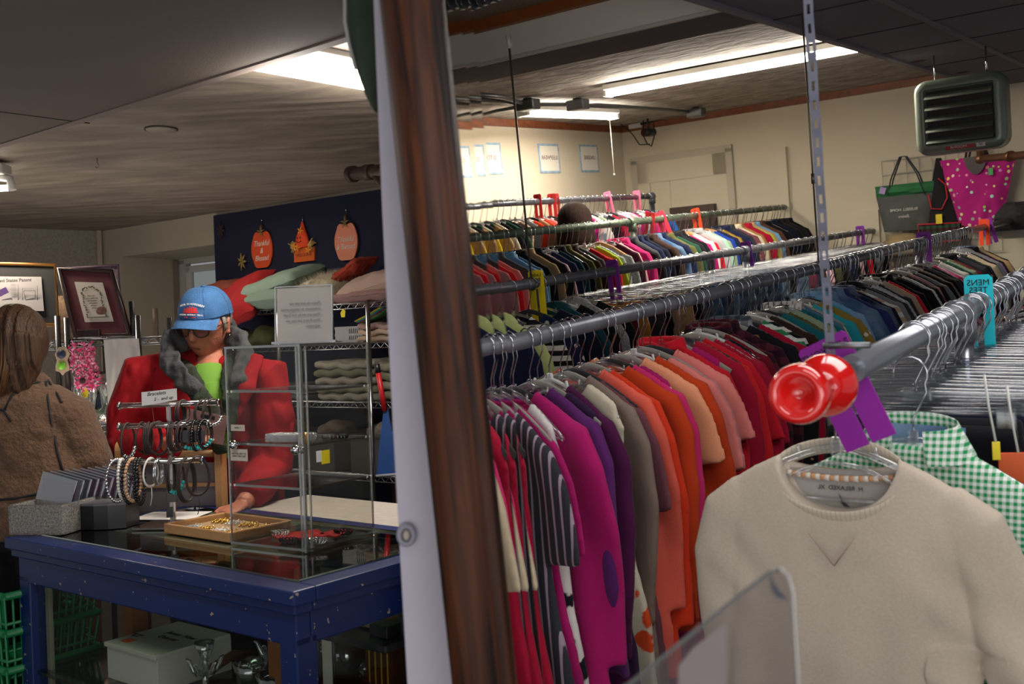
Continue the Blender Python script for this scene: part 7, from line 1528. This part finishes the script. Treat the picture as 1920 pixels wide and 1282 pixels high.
band([HM_ @ V((.04, .15, -.05)), ML(322, 640, 3.40), ML(312, 672, 3.32), ML(345, 712, 3.255), ML(390, 748, 3.255), ML(432, 792, 3.29)], [(.035, .02), (.05, .016), (.045, .012), (.034, .010), (.024, .008), (.007, .006)], 'hood_lining', GH, seed=2, amp=.014)
band([HM_ @ V((-.04, .15, -.05)), ML(452, 640, 3.42), ML(462, 672, 3.36), ML(446, 715, 3.30), ML(436, 770, 3.30)], [(.03, .02), (.04, .016), (.036, .012), (.028, .010), (.007, .006)], 'hood_lining', GH, seed=7, amp=.014)
band([ML(440, 790, 3.30), ML(462, 725, 3.30), ML(484, 665, 3.36)], [(.012, .008), (.032, .012), (.022, .012)], 'jacket_lapel', RJ, seed=3, amp=.004)
b = B(); b.loft([ML(338, 800, 3.31), ML(425, 800, 3.325)], .001); b.bm.free()
bv = bvh_of([jk]); b = B()
for pts in ([(482, 668), (455, 715), (438, 765), (436, 830), (440, 900)], [(290, 690), (282, 740), (290, 800)]):
    q = [hit(bv, *p) for p in pts]; q = [mi @ p for p in q if p]; 
    if len(q) > 1: b.loft(q, .0022, 5)
b.obj('jacket_seam', mat('dark_red_seam', '#5c0a10', .8), man)
b = B(); b.loft([V((0, .03, .97)), V((0, .05, .8))], [(.12, .19)] * 2, 20, up=(1, 0, 0))
for s in (-1, 1): b.loft([(s * .09, .05, .86), (s * .1, .05, .5), (s * .1, .06, .1)], [.1, .08, .07], 16)
link('trousers', remesh(b, .012, 2), mat('dark_trousers', '#1c1d24', .9), man)
B().ball(HM_ @ V((-.080, .004, -.042)), .003, 8)
q = HM_ @ V((.0815, .004, -.042)); B().ball(q, (.003, .003, .004), 8).obj('earring', GOLD, man)
t = empty('jewellery_card', W(385, 800, 3.10), -.1, 'pale jewellery card with a black strip held in the man\'s hand', 'card'); B().box((0, 0, 0), (.13, .002, .09), (0, R_(12), 0)).obj('card', mat('dusty_card', '#8e6c66', .8), t); B().box((.01, -.003, .03), (.045, .001, .012), (0, R_(12), 0)).obj('black_strip', INK, t)

# ---------------- woman from behind
wx, wy = W(22, 700, 3.2).x, 3.2
wm = empty('person', (wx, wy, 0), 0, 'woman seen from behind with long light brown hair and a brown fleece coat', 'person')
wi = Matrix.Translation(V((-wx, -wy, 0)))
def WL(px, py, d): return wi @ W(px, py, d)
hc = WL(32, 645, 3.2)
b = B(); b.ball(hc + V((0, 0, .0)), (.078, .095, .115), 20); b.loft([hc + V((0, 0, -.08)), hc + V((0, 0, -.2))], .055, 14)
b.loft([(0, 0, hc.z - .18), (0, 0, hc.z - .24), (0, 0, 1.1), (0, 0, .9)], [(.06, .07), (.1, .18), (.11, .15), (.12, .17)], 20, up=(1, 0, 0))
for s in (-1, 1):
    b.loft([(s * .09, 0, .92), (s * .09, 0, .5), (s * .09, 0, .08)], [.085, .06, .045], 14); b.loft([(s * .09, 0, .05), (s * .1, .1, .03)], [.045, .035], 12)
    b.loft([(s * .12, 0, hc.z - .22), (s * .19, 0, hc.z - .28), (s * .24, .02, hc.z - .52), (s * .2, .2, hc.z - .55)], [.05, .05, .04, .03], 12); hand(b, V((s * .2, .2, hc.z - .55)), V((-s * .3, 1, .1)), V((0, 0, 1)), side=s, curl=.5)
link('body', remesh(b, .006, 2), SKIN, wm)
FL = mat('brown_fleece', '#58402e', 1.0, bump=.9, bs=75, var=.14, vs=14, sheen=.15)
b = B(); cz = hc.z
b.loft([(0, 0, cz - .09), (0, 0, cz - .13), (.0, 0, cz - .19), (.01, 0, cz - .28), (.02, 0, cz - .4), (.035, 0, .98), (.045, 0, .88)], [(.07, .095), (.09, .12), (.12, .175), (.14, .205), (.15, .215), (.165, .235), (.165, .24)], 28, up=(1, 0, 0), sq=.95)
b.loft([(.1, 0, cz - .2), (.18, 0, cz - .24), (.225, .02, cz - .38), (.25, .05, cz - .52), (.21, .16, cz - .57)], [.08, .085, .075, .065, .05], 18); b.loft([(-.1, 0, cz - .2), (-.18, 0, cz - .24), (-.225, .02, cz - .38), (-.25, .05, cz - .52), (-.21, .16, cz - .57)], [.08, .085, .075, .065, .05], 18)
b.loft([V((math.cos(g) * .085, math.sin(g) * .075, cz - .115 - .015 * math.sin(g))) for g in [k * PI / 10 for k in range(20)]], [(.03, .022)] * 20, 10, closed=True, up=(0, 0, 1))
ct_ = link('fleece_coat', remesh(b, .008, 3, lambda c: c + V((0, -1, 0)) * (.012 * noise.noise(c * 7) + .006 * noise.noise(c * 25))), FL, wm)
HW = mat('light_brown_hair', '#3f2a1b', .55, spec=.3, bump=.6, bs=24, var=.45, vs=22, stretch=(7, 7, .5))
b = B(); b.ball(hc + V((0, -.008, .012)), (.096, .108, .118), 22); b.loft([hc + V((0, -.03, .02)), hc + V((.0, -.045, -.05)), hc + V((-.015, -.055, -.13)), hc + V((-.04, -.05, -.19))], [(.09, .10), (.075, .098), (.055, .085), (.02, .05)], 20, up=(1, 0, 0))
link('hair', remesh(b, .006, 2, lambda c: c + V((0, .0045 * math.sin(c.x * 210 + c.z * 18) + .003 * math.sin(c.x * 520 + c.z * 30), 0))), HW, wm)
b = B()
for k in range(26):
    a = rnd.uniform(-.9, .9); x = .088 * math.sin(a); q = [hc + V((x * .5, -.06, .105)), hc + V((x, -.105 * math.cos(a) - .006, .03)), hc + V((x * .95, -.12 * math.cos(a) + .0, -.06)), hc + V((x * .7 - .02, -.10 * math.cos(a) - .015, -.16))]; b.loft(q, [.0015, .003, .003, .001], 5)
b.obj('hair_strands', mat('golden_hair', '#6e4a2c', .5, spec=.4), wm)
bv = bvh_of([ct_]); b = B()
for pts in ([(28, 672), (50, 680), (72, 697), (92, 716), (108, 740), (116, 755)], [(8, 770), (22, 742), (42, 725), (66, 717), (92, 716), (116, 719)], [(-6, 765), (8, 770), (20, 790)], [(86, 718), (90, 750), (96, 790), (108, 850), (122, 900)], [(-10, 938), (30, 934), (60, 928), (90, 920)]):
    q = [hit(bv, *p, off=.001) for p in pts]; q = [wi @ p for p in q if p]
    if len(q) > 1: b.loft(q, [(.0042, .0042)] * len(q), 6)
b.obj('black_piping', mat('black_piping', '#0f0f12', .8), wm)
b = B(); b.loft([(0.02, 0, 1.0), (0.02, 0, .84)], [(.13, .19)] * 2, 20, up=(1, 0, 0))
for s in (-1, 1): b.loft([(s * .09, 0, .88), (s * .09, 0, .5), (s * .09, 0, .1)], [.1, .075, .06], 16)
link('trousers', remesh(b, .012, 2), mat('black_trousers', '#0c0c12', .9), wm)
# coloured bags standing on the table behind the counter, under the man's elbow
